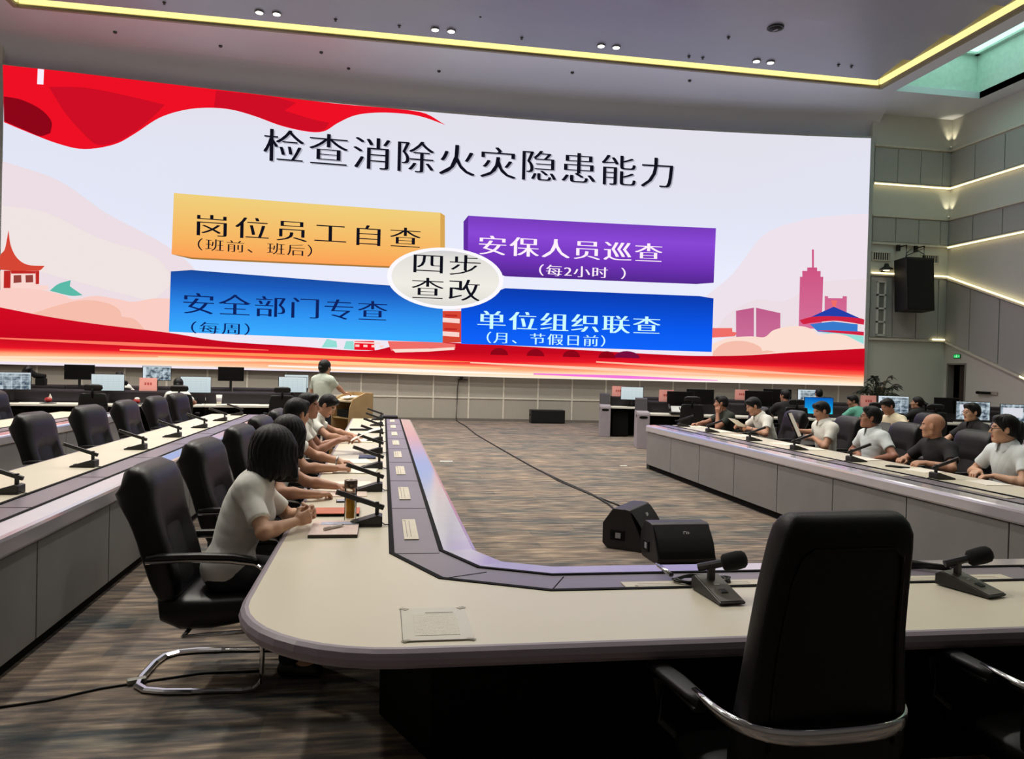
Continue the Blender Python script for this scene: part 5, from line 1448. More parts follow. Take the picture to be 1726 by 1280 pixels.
MB().box((0, -0.01, 0.0026), (0.15, 0.22, 0.0008)).obj('print', page_mat('print_page', (214, 208, 190), (150, 146, 140), 90, 0.6), t)
for x, y in ((-.105, .165), (.105, .165), (-.105, -.165), (.105, -.165)): MB().box((x, y, 0.003), (0.03, 0.02, 0.001), rot=RZ(0.6 * (1 if x * y > 0 else -1))).obj('tape', mat('tape', (168, 160, 142), 0.3), t)
MB().box((0, -0.171, 0.003), (0.23, 0.004, 0.004)).box((-0.1165, 0, 0.002), (0.002, 0.34, 0.003)).box((0.02, 0.115, 0.0034), (0.1, 0.002, 0.0008)).obj('film_edge', mat('film_edge', (120, 112, 98), 0.3), t)
# booklet, pen, red folder, bottle, phone by the nearest woman
t = thing('booklet', 'printed booklet with a pale pen on it, nearest on the left table arm', 'booklet', (-0.235, 4.22, TZ), rad(0))
MB().box((0, 0, 0.008), (0.25, 0.37, 0.016), bev=0.003).obj('pages', mat('page_edge', (60, 48, 44), 0.6), t)
MB().box((0, 0, 0.0172), (0.246, 0.366, 0.002)).obj('cover', page_mat('cover_print', (232, 214, 204), (212, 150, 146), 60, 0.8), t)
MB().box((0.02, 0.10, 0.0186), (0.2, 0.07, 0.001)).obj('blue_band', mat('cover_band', (180, 184, 206), 0.5, var=0.2, scale=30), t)
t = thing('pen', 'pale pen lying across the booklet', 'pen', (-0.24, 4.18, TZ + 0.0265), rad(-40))
MB().cyl((0, -0.07, 0), (0, 0.06, 0), 0.008, n=12).obj('barrel', mat('pen_pale', (214, 206, 198), 0.3), t)
MB().cyl((0, 0.06, 0), (0, 0.08, 0), 0.008, 0.002, n=12).obj('tip', M_chrome, t)
MB().box((0, -0.045, 0.009), (0.004, 0.045, 0.003)).obj('clip', M_chrome, t)
t = thing('notebook', 'orange-red notebook behind the glass tea bottle', 'notebook', (-0.25, 4.70, TZ), rad(0))
MB().box((0, 0, 0.008), (0.26, 0.19, 0.016), bev=0.003).obj('pages', M_carcass, t)
MB().box((0, 0, 0.018), (0.262, 0.192, 0.004), bev=0.001).obj('cover', mat('cover_orange', (206, 106, 74), 0.5), t)
t = thing('tea_bottle', 'glass tea bottle with amber tea and dark steel lid', 'bottle', (-0.165, 4.46, TZ))
gl = bpy.data.materials.new('bottle_glass'); gl.use_nodes = True
_n = gl.node_tree.nodes; _l = gl.node_tree.links; _n.clear()
_tr = _n.new('ShaderNodeBsdfTransparent'); _tr.inputs[0].default_value = (0.93, 0.93, 0.90, 1)
_gs = _n.new('ShaderNodeBsdfGlossy'); _gs.inputs['Roughness'].default_value = 0.05
_fr = _n.new('ShaderNodeFresnel'); _fr.inputs['IOR'].default_value = 1.15
_mx = _n.new('ShaderNodeMixShader'); _o = _n.new('ShaderNodeOutputMaterial')
_l.new(_fr.outputs[0], _mx.inputs[0]); _l.new(_tr.outputs[0], _mx.inputs[1]); _l.new(_gs.outputs[0], _mx.inputs[2]); _l.new(_mx.outputs[0], _o.inputs[0])
MB().lathe([(0.030, 0.0), (0.034, 0.004), (0.034, 0.19), (0.031, 0.196), (0.0295, 0.19), (0.0295, 0.02), (0.028, 0.016), (0.001, 0.016)], n=28).obj('glass', gl, t)
MB().lathe([(0.001, 0.021), (0.0275, 0.022), (0.0282, 0.03), (0.0282, 0.148), (0.001, 0.149)], n=28).obj('tea', mat('amber_tea', (240, 172, 56), 0.15, var=0.25, scale=25), t)
MB().lathe([(0.0285, 0.148), (0.0285, 0.160), (0.001, 0.161)], n=28).obj('tea_leaves', mat('tea_leaves', (70, 48, 22), 0.6, var=0.4, scale=90), t)
MB().lathe([(0.035, 0.192), (0.037, 0.195), (0.037, 0.234), (0.034, 0.238), (0.033, 0.236), (0.001, 0.236)], n=28).obj('lid', mat('lid_steel', (118, 104, 92), 0.28, metal=0.9), t)
t = thing('phone', 'white-edged phone on the table behind the tea bottle', 'phone', (-0.20, 5.11, TZ), rad(3))
MB().box((0, 0, 0.005), (0.16, 0.076, 0.010), bev=0.004).obj('case', M_black, t)
MB().box((0, 0, 0.0105), (0.152, 0.070, 0.0012)).obj('display', mat('phone_face', (206, 210, 226), 0.2), t)
def sheet(x, y, w, h, a, label, m=None, z=0.0, th=0.004, name='paper_sheet', cat='paper'):
    tag(MB().box((0, 0, th / 2), (w, h, th), bev=min(0.001, th * .3)).obj(name, m or M_paper, loc=(x, y, TZ + 0.0005 + z), rz=a), label, cat)
sheet(-0.24, 5.40, 0.30, 0.21, 0.03, 'pink-printed sheet beside the phone on the left table arm', page_mat('pink_print', (232, 216, 200), (212, 150, 140), 70, 0.8))
sheet(-0.22, 5.85, 0.30, 0.26, 0.05, 'cream sheet under the second woman\'s forearm')
sheet(-0.20, 6.62, 0.34, 0.40, -0.1, 'cream sheets the third person is writing on', th=0.008)
sheet(-0.22, 7.25, 0.24, 0.32, 0.2, 'curled white sheet before the man holding paper')
sheet(-0.13, 7.55, 0.16, 0.22, 0.0, 'dark blue notebook before the man holding paper', mat('navy_cover', (40, 52, 96), 0.5), th=0.014, name='notebook', cat='notebook')
sheet(-0.25, 9.25, 0.30, 0.42, 0.0, 'white booklet the bent man is reading', th=0.010, name='booklet', cat='booklet')
sheet(-0.30, 10.75, 0.26, 0.20, 0.1, 'dark folder with a pen far along the left table arm', M_carcass, th=0.014, name='folder', cat='folder')
for i, (x, y, w, h, a, lab) in enumerate([(5.22, 12.25, .24, .34, .1, 'white sheet under the hand of the man in dark green'), (5.20, 11.30, .28, .40, -.1, 'white sheet lying between the first two right-hand microphones'), (5.20, 10.55, .26, .42, .05, 'white sheet beside the elbow of the man reading'),
                                        (5.22, 9.35, .26, .40, .1, 'white sheets before the man with the folder'), (5.24, 8.75, .24, .30, -.2, 'cream sheet between the folder holder and the man beside him'), (5.24, 7.75, .22, .36, .2, 'cream sheet before the man in white left of the bald man'), (5.22, 6.75, .24, .32, .1, 'white sheet before the bald man'), (5.24, 5.95, .24, .3, -.1, 'white sheet before the man at the right frame edge')]):
    sheet(x, y, w, h, a, lab, th=0.006)
sheet(5.14, 7.02, 0.10, 0.20, 0.5, 'dark notebook before the bald man', M_carcass, th=0.012, name='notebook', cat='notebook')
# second right row: laptop, phone set, papers
t = thing('laptop', 'grey laptop standing open before the man in cream', 'laptop', (7.50, 10.35, TZ), rad(90))
MB().box((0, 0, 0.01), (0.36, 0.25, 0.018), bev=0.004).obj('keyboard_deck', mat('laptop_grey', (96, 96, 98), 0.4), t)
MB().box((0, 0.16, 0.13), (0.36, 0.012, 0.25), rot=RX(rad(-14)), bev=0.004).obj('lid', mat('laptop_lid', (128, 130, 130), 0.4), t)
MB().box((0, 0.151, 0.13), (0.33, 0.003, 0.21), rot=RX(rad(-14))).obj('display', pic('off'), t)
t = thing('conference_telephone', 'dark teal telephone set on the second right row table', 'telephone', (7.40, 12.05 - .5, TZ), rad(70))
MB().prism([(-0.12, 0), (0.14, 0), (0.14, 0.12), (-0.12, 0.05)], -0.12, 0.12, M=M).obj('body', mat('phone_teal', (38, 62, 68), 0.4), t, bevel=0.008)
MB().tube([(-0.14, -0.12, 0.11), (-0.14, 0.12, 0.17)], 0.028, n=10).obj('handset', M_black, t)
MB().box((0.03, 0.02, 0.098), (0.12, 0.12, 0.006), rot=RX(rad(15))).obj('keypad', mat('keypad_grey', (120, 136, 140), 0.4), t)
for x, y, lab in [(7.45, 9.55, 'white sheet before the man in black in the second right row'), (7.42, 10.75, 'white sheet beside the laptop')]:
    sheet(x, y, 0.22, 0.3, 0.1, lab)
# floor bits
tag(MB().box((1.13, 13.5, 0.004), (0.22, 0.09, 0.008), rot=RZ(0.1)).obj('paper_scrap', M_paper), 'small white scrap on the central carpet', 'scrap')
tag(MB().box((9.1 - 4.9, 13.0, 0.004), (0.12, 0.06, 0.008), rot=RZ(0.1)).obj('paper_scrap', M_paper), 'tiny pale scrap on the carpet near the right table end', 'scrap')
t = thing('floor_power_lead', 'thin lead with a pale plug on the carpet under the nearest left chair', 'cable', (-1.0, 4.2, 0))
MB().tube([(-0.75, -0.28, 0.006), (-0.55, -0.22, 0.006), (-0.35, -0.1, 0.006), (-0.12, -0.02, 0.006), (0.1, 0.05, 0.006), (0.4, 0.05, 0.006)], 0.006, n=6).obj('cord', M_cable, t)
MB().box((-0.2, -0.04, 0.014), (0.09, 0.04, 0.026), rot=RZ(0.4), bev=0.006).obj('plug', mat('plug_pale', (150, 148, 140), 0.4), t)
# ================================================================== PEOPLE
class Field:
    """a distance field on a grid; shapes are blended into it, then skinned as one closed surface"""
    def __init__(self, lo, hi, h):
        self.lo = np.array(lo, np.float32); self.h = h
        self.n = [int(math.ceil((hi[i] - lo[i]) / h)) + 1 for i in range(3)]
        self.ax = [self.lo[i] + h * np.arange(self.n[i], dtype=np.float32) for i in range(3)]
        self.F = np.full(self.n, 0.15, np.float32)
    def _sl(self, lo, hi, m):
        r = []
        for i in range(3):
            a = max(0, int((lo[i] - m - self.lo[i]) / self.h)); b = min(self.n[i], int((hi[i] + m - self.lo[i]) / self.h) + 2)
            if a >= b: return None
            r.append(slice(a, b))
        return tuple(r)
    def _grid(self, sl):
        return (self.ax[0][sl[0]][:, None, None], self.ax[1][sl[1]][None, :, None], self.ax[2][sl[2]][None, None, :])
    def _mix(self, sl, d, k, op):
        f = self.F[sl]
        if op == 'add':
            if k > 0:
                h = np.maximum(k - np.abs(f - d), 0) / k
                self.F[sl] = np.minimum(f, d) - h * h * k * 0.25
            else: self.F[sl] = np.minimum(f, d)
        else:
            d = -d
            if k > 0:
                h = np.maximum(k - np.abs(f - d), 0) / k
                self.F[sl] = np.maximum(f, d) + h * h * k * 0.25
            else: self.F[sl] = np.maximum(f, d)
    def cone(self, a, b, ra, rb=None, k=0.02, op='add'):
        rb = ra if rb is None else rb
        a = np.array(a, np.float32); b = np.array(b, np.float32); r = max(ra, rb)
        sl = self._sl(np.minimum(a, b) - r, np.maximum(a, b) + r, k + 2 * self.h)
        if sl is None: return
        X, Y, Z = self._grid(sl); ba = b - a; L = float(ba @ ba) + 1e-9
        px, py, pz = X - a[0], Y - a[1], Z - a[2]
        t = np.clip((px * ba[0] + py * ba[1] + pz * ba[2]) / L, 0, 1)
        d = np.sqrt((px - t * ba[0]) ** 2 + (py - t * ba[1]) ** 2 + (pz - t * ba[2]) ** 2) - (ra + t * (rb - ra))
        self._mix(sl, d, k, op)
    def ell(self, c, r, R=None, k=0.02, op='add'):
        c = np.array(c, np.float32); r = np.array(r, np.float32) if not np.isscalar(r) else np.array([r, r, r], np.float32)
        m = float(r.max())
        sl = self._sl(c - m, c + m, k + 2 * self.h)
        if sl is None: return
        X, Y, Z = self._grid(sl); px, py, pz = X - c[0], Y - c[1], Z - c[2]
        if R is not None:
            R = np.array(R, np.float32)
            px, py, pz = R[0, 0] * px + R[1, 0] * py + R[2, 0] * pz, R[0, 1] * px + R[1, 1] * py + R[2, 1] * pz, R[0, 2] * px + R[1, 2] * py + R[2, 2] * pz
        k0 = np.sqrt((px / r[0]) ** 2 + (py / r[1]) ** 2 + (pz / r[2]) ** 2)
        k1 = np.sqrt((px / r[0] ** 2) ** 2 + (py / r[1] ** 2) ** 2 + (pz / r[2] ** 2) ** 2) + 1e-6
        self._mix(sl, k0 * (k0 - 1) / k1, k, op)
    def cut(self, p, nrm, k=0.0):
        """remove everything on the side nrm points to"""
        X, Y, Z = self._grid((slice(None),) * 3)
        d = (X - p[0]) * nrm[0] + (Y - p[1]) * nrm[1] + (Z - p[2]) * nrm[2]
        self._mix((slice(None),) * 3, -d, k, 'sub')
    def cut_near(self, p, nrm, rad_):
        """the same, but only within rad_ of p"""
        p = np.array(p); sl = self._sl(p - rad_, p + rad_, 0)
        if sl is None: return
        X, Y, Z = self._grid(sl)
        d = (X - p[0]) * nrm[0] + (Y - p[1]) * nrm[1] + (Z - p[2]) * nrm[2]
        near = (X - p[0]) ** 2 + (Y - p[1]) ** 2 + (Z - p[2]) ** 2 < rad_ * rad_
        self.F[sl] = np.where(near, np.maximum(self.F[sl], d), self.F[sl])
    def wrinkle(self, amp, seed):
        """cloth folds: narrow creases along wandering lines"""
        rg = np.random.RandomState(seed); X, Y, Z = self._grid((slice(None),) * 3)
        w = 0
        for i in range(4):
            v = rg.normal(size=3) * np.array([0.8, 0.8, 1.2]); v = v / np.linalg.norm(v) * rg.uniform(26, 60)
            q = X * v[0] + Y * v[1] + Z * v[2] + rg.uniform(0, 6.28) + 1.6 * np.sin(X * v[2] * .35 + Y * v[0] * .5 + Z * v[1] * .35 + i)
            m = 0.5 + 0.5 * np.sin(X * v[1] * .3 - Y * v[2] * .25 + Z * v[0] * .3 + 2 * i)
            w = w + (np.abs(np.sin(q)) ** 0.6 - 0.75) * m
        self.F = self.F - (amp / 1.6) * w.astype(np.float32)
    def mesh(self, name):
        F, h, lo = self.F, self.h, self.lo
        F[0] = F[-1] = 0.1; F[:, 0] = F[:, -1] = 0.1; F[:, :, 0] = F[:, :, -1] = 0.1
        S = F < 0
        c = np.zeros([q - 1 for q in S.shape], np.int8)
        for i in (0, 1):
            for j in (0, 1):
                for k in (0, 1):
                    c += S[i:S.shape[0] - 1 + i, j:S.shape[1] - 1 + j, k:S.shape[2] - 1 + k]
        act = (c > 0) & (c < 8)
        I = np.argwhere(act)
        idx = np.full(act.shape, -1, np.int32); idx[act] = np.arange(len(I))
        vals = {}
        for i in (0, 1):
            for j in (0, 1):
                for k in (0, 1):
                    vals[(i, j, k)] = F[I[:, 0] + i, I[:, 1] + j, I[:, 2] + k]
        acc = np.zeros((len(I), 3), np.float32); cnt = np.zeros(len(I), np.float32)
        cs = list(vals)
        for a in cs:
            for ax in range(3):
                if a[ax] == 0:
                    b = tuple(1 if q == ax else a[q] for q in range(3))
                    va, vb = vals[a], vals[b]; x = (va < 0) != (vb < 0)
                    t = np.where(x, va / np.where(x, va - vb, 1), 0)
                    for q in range(3):
                        acc[:, q] += np.where(x, a[q] + (t if q == ax else 0), 0)
                    cnt += x
        P = (I + acc / cnt[:, None]) * h + lo
        quads = []
        for ax in range(3):
            u, v = (ax + 1) % 3, (ax + 2) % 3
            s1 = [slice(1, -1)] * 3; s1[ax] = slice(0, -1); s2 = [slice(1, -1)] * 3; s2[ax] = slice(1, None)
            A, B = S[tuple(s1)], S[tuple(s2)]
            e = np.argwhere(A != B)
            if not len(e): continue
            inside = A[tuple(e.T)]
            e = e + 1; e[:, ax] -= 1
            def cell(du, dv):
                q = e.copy(); q[:, u] += du; q[:, v] += dv
                return idx[q[:, 0], q[:, 1], q[:, 2]]
            q = np.stack([cell(-1, -1), cell(0, -1), cell(0, 0), cell(-1, 0)], 1)
            q[~inside] = q[~inside][:, ::-1]
            quads.append(q)
        Q = np.concatenate(quads).astype(np.int32)
        me = bpy.data.meshes.new(name)
        me.vertices.add(len(P)); me.vertices.foreach_set('co', P.astype(np.float32).ravel())
        me.loops.add(Q.size); me.loops.foreach_set('vertex_index', Q.ravel())
        me.polygons.add(len(Q)); me.polygons.foreach_set('loop_start', np.arange(0, Q.size, 4, dtype=np.int32))
        me.polygons.foreach_set('use_smooth', np.ones(len(Q), bool))
        me.update(calc_edges=True)
        cen = P[Q].mean(1)
        return me, cen

def V(*a): return np.array(a, float)
def nz(v): v = np.array(v, float); return v / (np.linalg.norm(v) + 1e-9)
def rot(ax, deg):
    return np.array(Matrix.Rotation(math.radians(deg), 3, Vector(ax)))
def ik(a, target, l1, l2, hint):
    d = target - a; L = min(np.linalg.norm(d), (l1 + l2) * 0.995); d = nz(d)
    x = (l1 * l1 - l2 * l2 + L * L) / (2 * L); y = math.sqrt(max(0, l1 * l1 - x * x))
    hint = np.array(hint, float); hint = nz(hint - d * (hint @ d))
    return a + d * x + hint * y, a + d * L

SKIN = {'m': mat('skin_tan', (190, 140, 112), 0.5, var=0.05, scale=14), 'f': mat('skin_light', (206, 160, 130), 0.5, var=0.05, scale=14), 'd': mat('skin_deep', (168, 116, 92), 0.5, var=0.05, scale=14)}
M_hair = mat('hair_black', (9, 7, 7), 0.5, var=0.3, scale=60, spec=0.3)
M_brow = mat('brow_black', (26, 20, 18), 0.7)
M_lip = mat('lip', (160, 92, 84), 0.5)
M_eye = mat('eye_dark', (24, 18, 16), 0.2)
M_eyew = mat('eye_white', (214, 206, 198), 0.3)
SHIRT = {'white': mat('shirt_white', (230, 229, 222), 0.8, var=0.03, scale=5), 'pale': mat('shirt_pale_blue', (220, 228, 230), 0.8, var=0.03, scale=5), 'cream': mat('shirt_cream', (226, 214, 186), 0.8, var=0.03, scale=5),
         'black': mat('shirt_black', (24, 23, 25), 0.8, var=0.1, scale=8), 'green': mat('shirt_dark_green', (44, 50, 44), 0.8, var=0.1, scale=8), 'teal': mat('shirt_teal', (96, 170, 150), 0.8, var=0.05), 'sage': mat('shirt_sage', (196, 204, 192), 0.8, var=0.03, scale=5)}
M_trouser = mat('trousers_dark', (28, 28, 34), 0.8, var=0.12, scale=9)
M_shoe = mat('shoe_black', (16, 15, 16), 0.4)
M_specs = mat('spectacle_frame', (40, 34, 32), 0.3)

def person(label, loc, rz, shirt='white', skin='m', hair='short', sit=True, lean=8, side=0, head=(0, 0, 0), hands=None, hip=0.55, h=0.007, fem=False, specs=False, sleeve=0.62, collar=True, group=None, fwd=0.0, hscale=1.0, extras=None, curl=(0.4, 0.4), legs_out=0.42, seed=1):
    """local frame: +y forward, +x the person's right. hands: {'R': (wrist, finger direction, palm normal, elbow hint), 'L': ...} in WORLD coordinates"""
    t = thing('person', label, 'person', (loc[0], loc[1], 0), rad(rz), group)
    c_, s_ = math.cos(rad(rz)), math.sin(rad(rz))
    def toL(p): dx, dy = p[0] - loc[0], p[1] - loc[1]; return V(c_ * dx + s_ * dy, -s_ * dx + c_ * dy, p[2])
    def dirL(p): return V(c_ * p[0] + s_ * p[1], -s_ * p[0] + c_ * p[1], p[2])
    fk = 0.92 if fem else 1.0
    if not sit: hip = 0.95
    def sd(a): return rot((0, 1, 0), side) @ V(0, math.sin(rad(a)), math.cos(rad(a)))
    P0 = V(0, 0, hip); P1 = P0 + 0.20 * fk * sd(lean * .6); P2 = P1 + 0.20 * fk * sd(lean); P3 = P2 + 0.135 * fk * sd(lean * 1.15)
    SR = rot((0, 1, 0), side) @ V(1, 0, 0)
    Rt = np.stack([SR, np.cross(sd(lean), SR), sd(lean)], 1)
    sw = 0.185 if not fem else 0.163
    Ssh = {q: P2 + (0.062 if fem else 0.07) * sd(lean) + SR * sw * g for q, g in (('R', 1), ('L', -1))}
    Rh = rot((0, 1, 0), head[2]) @ rot((0, 0, 1), head[0]) @ rot((1, 0, 0), -head[1])
    nk = P3 + (0.03 + fwd) * V(0, 1, 0) + 0.035 * sd(lean * .4)
    H = nk + 0.125 * fk * nz(sd(lean * .3) + 0.25 * (Rh @ V(0, 0, 1))) + 0.012 * (Rh @ V(0, 1, 0))
    def hp(x, y, z): return H + Rh @ (V(x, y, z) * hscale)
    joints = [P0, P1, P2, P3, H]
    arms = {}
    for q, g in (('R', 1), ('L', -1)):
        if hands and q in hands:
            w, d, n, e = hands[q]; w, d, n, e = toL(w), nz(dirL(d)), nz(dirL(n)), dirL(e)
        else:
            w, d, n, e = P0 + V(0.16 * g, 0.28, 0.10), nz(V(-0.3 * g, 1, -.2)), V(0, 0, -1), V(g, -1, -.5)
        el, wr = ik(Ssh[q], w, 0.285 * fk, 0.245 * fk, e)
        n = nz(n - d * (n @ d))
        arms[q] = (el, wr, d, n); joints += [el, wr, wr + d * 0.2]
    if sit:
        kn = {q: V(0.115 * g, legs_out, hip - 0.055) for q, g in (('R', 1), ('L', -1))}
        an = {q: V(0.12 * g, legs_out - 0.05, 0.09) for q, g in (('R', 1), ('L', -1))}
    else:
        kn = {q: V(0.10 * g, 0.02, 0.49) for q, g in (('R', 1), ('L', -1))}
        an = {q: V(0.11 * g, -0.02, 0.09) for q, g in (('R', 1), ('L', -1))}
    joints += [V(0.3, 0, hip), V(-0.3, 0, hip)]
    J = np.array(joints); lo = J.min(0) - 0.17; hi = J.max(0) + 0.17
    lo[2] = min(lo[2], hip - 0.2)
    # ---- skin: one continuous body
    B = Field(np.minimum(lo, [-.25, -.2, 0.0]), np.maximum(hi, [.25, legs_out + 0.25 if sit else .2, 0]), h)
    def torso(f, g, k=0.05):
        f.ell(P0 + V(0, -0.01, 0.02), (0.158 + g, 0.108 + g, 0.11 + g), Rt, k)
        f.ell(P1, ((0.138 if fem else 0.148) + g, 0.10 + g, 0.15 + g), Rt, k)
        f.ell(P2 - 0.03 * sd(lean), ((0.15 if fem else 0.168) + g, 0.108 + g, 0.16 + g), Rt, k)
        f.cone(Ssh['L'] - SR * -0.02, Ssh['R'] - SR * 0.02, 0.056 + g, 0.056 + g, k)
        for q in 'RL':
            f.cone(P3 - 0.02 * sd(lean), Ssh[q] * 0.75 + P2 * 0.25 + 0.03 * sd(lean), 0.05 + g, 0.045 + g, k)
        if fem:
            for g2 in (1, -1): f.ell(P2 + Rt @ V(0.075 * g2, 0.075, -0.06), (0.07 + g, 0.06 + g, 0.065 + g), Rt, 0.04)
    torso(B, -0.008)
    for q in 'RL':
        el, wr, d, n = arms[q]; g = 1 if q == 'R' else -1
        m = 0.9 if fem else 1.0
        B.cone(Ssh[q], el, 0.05 * m, 0.041 * m, 0.03); 
        mid = el + (wr - el) * 0.3
        B.cone(el, mid, 0.041 * m, 0.043 * m, 0.02); B.cone(mid, wr, 0.042 * m, 0.027 * m, 0.02)
        a = np.cross(d, n) * g                   # towards the thumb
        B.ell(wr + d * 0.05, (0.037 * m, 0.048, 0.016), np.stack([a, d, n], 1), 0.012)
        cu = curl[0 if q == 'R' else 1]
        for i, (off, ln) in enumerate([(0.029, .074), (0.010, .082), (-0.010, .076), (-0.028, .060)]):
            K = wr + d * (0.088 - 0.004 * abs(i - 1)) + a * off
            B.cone(wr + d * 0.02 + a * off * .55, K, 0.013 * m, 0.0115 * m, 0.008)
            ang = cu * 55 + i * 4; p = K
            for fr_, add, r0, r1 in ((.44, 0, .0100, .0094), (.32, 75 * cu, .0094, .0086), (.24, 50 * cu, .0086, .0074)):
                ang += add
                dd = d * math.cos(rad(ang)) + n * math.sin(rad(ang)) + a * 0.05 * (1.2 - i)
                e2 = p + nz(dd) * ln * fr_; B.cone(p, e2, r0 * m, r1 * m, 0.004); p = e2
        t0 = wr + d * 0.022 + a * 0.022; t1 = t0 + nz(d * .6 + a * .7 + n * (.25 + .3 * cu)) * 0.048; t2 = t1 + nz(d * .9 + a * (.25 - .5 * cu) + n * (.2 + .5 * cu)) * 0.034; t3 = t2 + nz(d * .95 - a * .3 * cu + n * .5 * cu) * 0.026
        B.cone(t0, t1, .0145 * m, .0115 * m, 0.010); B.cone(t1, t2, .0112 * m, .010 * m, .005); B.cone(t2, t3, .010 * m, .008 * m, .004)
        hj = P0 + V(0.09 * g, 0.02, -0.03)
        B.cone(hj, kn[q], 0.072, 0.050, 0.04); B.cone(kn[q], an[q], 0.048, 0.034, 0.02); B.cone(an[q], an[q] + V(0.01 * g, 0.13, -0.045), 0.03, 0.026, 0.02)
    # neck and head
    B.cone(P3 - 0.03 * sd(lean), hp(0, -0.022, -0.055), 0.058 if not fem else 0.049, 0.054 if not fem else 0.046, 0.03)
    B.ell(hp(0, -0.014, 0.028), np.array([.076, .097, .090]) * hscale, Rh, 0.02)
    B.ell(hp(0, 0.026, -0.038), np.array([.061, .066, .080]) * hscale, Rh, 0.03)
    B.ell(hp(0, 0.072, -0.092), .023 * hscale, None, 0.03)
    for g in (1, -1):
        B.ell(hp(.042 * g, .060, -.022), .025 * hscale, None, 0.02)
        B.cone(hp(.05 * g, .0, -.075), hp(.018 * g, .066, -.098), .017, .016, 0.025)
        B.ell(hp(.032 * g, .101, .008), (.018, .016, .011), Rh, 0.012, 'sub')
        B.ell(hp(.077 * g, -.010, -.006), (.011, .021, .033), Rh @ rot((0, 0, 1), 20 * g), 0.006)
        B.cone(hp(.011 * g, .097, -.027), hp(.012 * g, .094, -.027), .0095, .0095, 0.006)
        B.ell(hp(.032 * g, .079, .006), .0125 * hscale, None, 0.002)
    B.cone(hp(-.036, .078, .026), hp(.036, .078, .026), .012, .012, 0.018)
    B.cone(hp(0, .085, .014), hp(0, .107, -.022), .0085, .0125, 0.010)
    B.ell(hp(0, .090, -.054), (.024, .012, .0065), Rh, 0.005); B.ell(hp(0, .088, -.066), (.021, .012, .007), Rh, 0.005)
    me, cen = B.mesh('person_body')
    for m_ in (SKIN[skin], M_brow, M_lip, M_eye, M_eyew): me.materials.append(m_)
    L = ((cen - H) @ Rh) / hscale
    mi = np.zeros(len(cen), np.int32)
    ax_ = np.abs(L[:, 0]); front = L[:, 1] > 0.06
    mi[front & (ax_ > .014) & (ax_ < .053) & (L[:, 2] > .0275 - np.abs(ax_ - .030) * .10) & (L[:, 2] < .0345 - np.abs(ax_ - .030) * .12)] = 1
    mi[(L[:, 1] > 0.07) & (np.abs((L[:, 2] + .060)) < .0125) & (ax_ < .026 - np.abs(L[:, 2] + .06) * .6)] = 2
    ex_ = (ax_ - .032); ez_ = L[:, 2] - .006
    eye = front & ((ex_ / .0155) ** 2 + (ez_ / .0058) ** 2 < 1)
    mi[eye] = 4; mi[eye & (np.abs(ex_) < .0075)] = 3
    if hair in ('short', 'crew', 'bald'):
        # shaved or fading nape and temples stay skin; nothing painted
        pass
    me.polygons.foreach_set('material_index', mi)
    ob = bpy.data.objects.new('body', me); COL.objects.link(ob); ob.parent = t
    # ---- shirt
    f = Field(np.minimum(lo, hi), hi, max(h, 0.008))
    torso(f, 0.016, 0.06)
    for q in 'RL':
        el = arms[q][0]; e2 = Ssh[q] + (el - Ssh[q]) * (sleeve + 0.12)
        f.cone(Ssh[q], e2, 0.066 if not fem else .057, 0.063 if not fem else .056, 0.045)
    f.ell(P0 + V(0, 0.0, 0.0), (0.182, 0.135, 0.12), Rt, 0.05)
    f.wrinkle(0.0034 if shirt not in ('black', 'green') else 0.002, seed)
    for q in 'RL':
        el = arms[q][0]; dd = nz(el - Ssh[q]); f.cut_near(Ssh[q] + (el - Ssh[q]) * sleeve + dd * 0.0, dd, 0.13 if np.linalg.norm(Ssh[q] + (el - Ssh[q]) * sleeve - P1) > 0.2 else 0.10)
    f.cut(P0 - V(0, 0, 0.06), (0, 0, -1))
    if collar:
        u = nz(hp(0, -0.02, -0.06) - P3)
        cb = P3 + u * 0.004
        f.cone(cb - u * 0.012, cb + u * 0.022, 0.074 if not fem else .066, 0.062 if not fem else .055, 0.006)
        f.cone(cb + u * 0.032, cb + u * 0.09, 0.058 if not fem else .051, 0.058 if not fem else .051, 0.004, 'sub')
        f.cone(cb + V(0, .085, -.045), cb + V(0, .09, .05), 0.008, 0.034, 0.004, 'sub')
    me, cen = f.mesh('person_shirt'); me.materials.append(SHIRT[shirt])
    so = bpy.data.objects.new('shirt', me); COL.objects.link(so); so.parent = t
    if collar:
        u = nz(hp(0, -0.02, -0.06) - P3); r_ = nz(SR - u * (SR @ u)); f_ = nz(np.cross(u, r_)); q_ = 0.88 if fem else 1.0
        c0 = P3 + u * 0.040 + f_ * 0.010
        rows = [[], [], [], []]
        for k in range(29):
            th = 0.20 + (2 * math.pi - 0.40) * k / 28
            fr = max(0.0, math.cos(th)); e = f_ * (math.cos(th) * 1.06) + r_ * math.sin(th)
            tip = math.exp(-((min(th, 2 * math.pi - th) - 0.42) / 0.30) ** 2)
            for j, (rr, zz) in enumerate(((0.064, 0.024), (0.068, 0.030), (0.082, 0.012), (0.099 + 0.006 * tip, -0.016 - 0.034 * tip))):
                rows[j].append(Vector(c0 + e * rr * q_ + u * (zz - 0.014 * fr)))
        mb = MB(); mb.grid(rows); mb.grid([[v - Vector(u) * 0.004 - (v - Vector(c0)).normalized() * 0.003 for v in row_] for row_ in rows])
        mb.obj('collar', SHIRT[shirt], so)
    # ---- trousers and shoes
    hh = 0.013
    lo2 = V(-.3, -.25, 0.0); hi2 = V(.3, legs_out + .2 if sit else .25, hip + .1)
    f = Field(lo2, hi2, hh)
    f.ell(P0 + V(0, -0.01, -0.005), (0.172, 0.125, 0.115), None, 0.04)
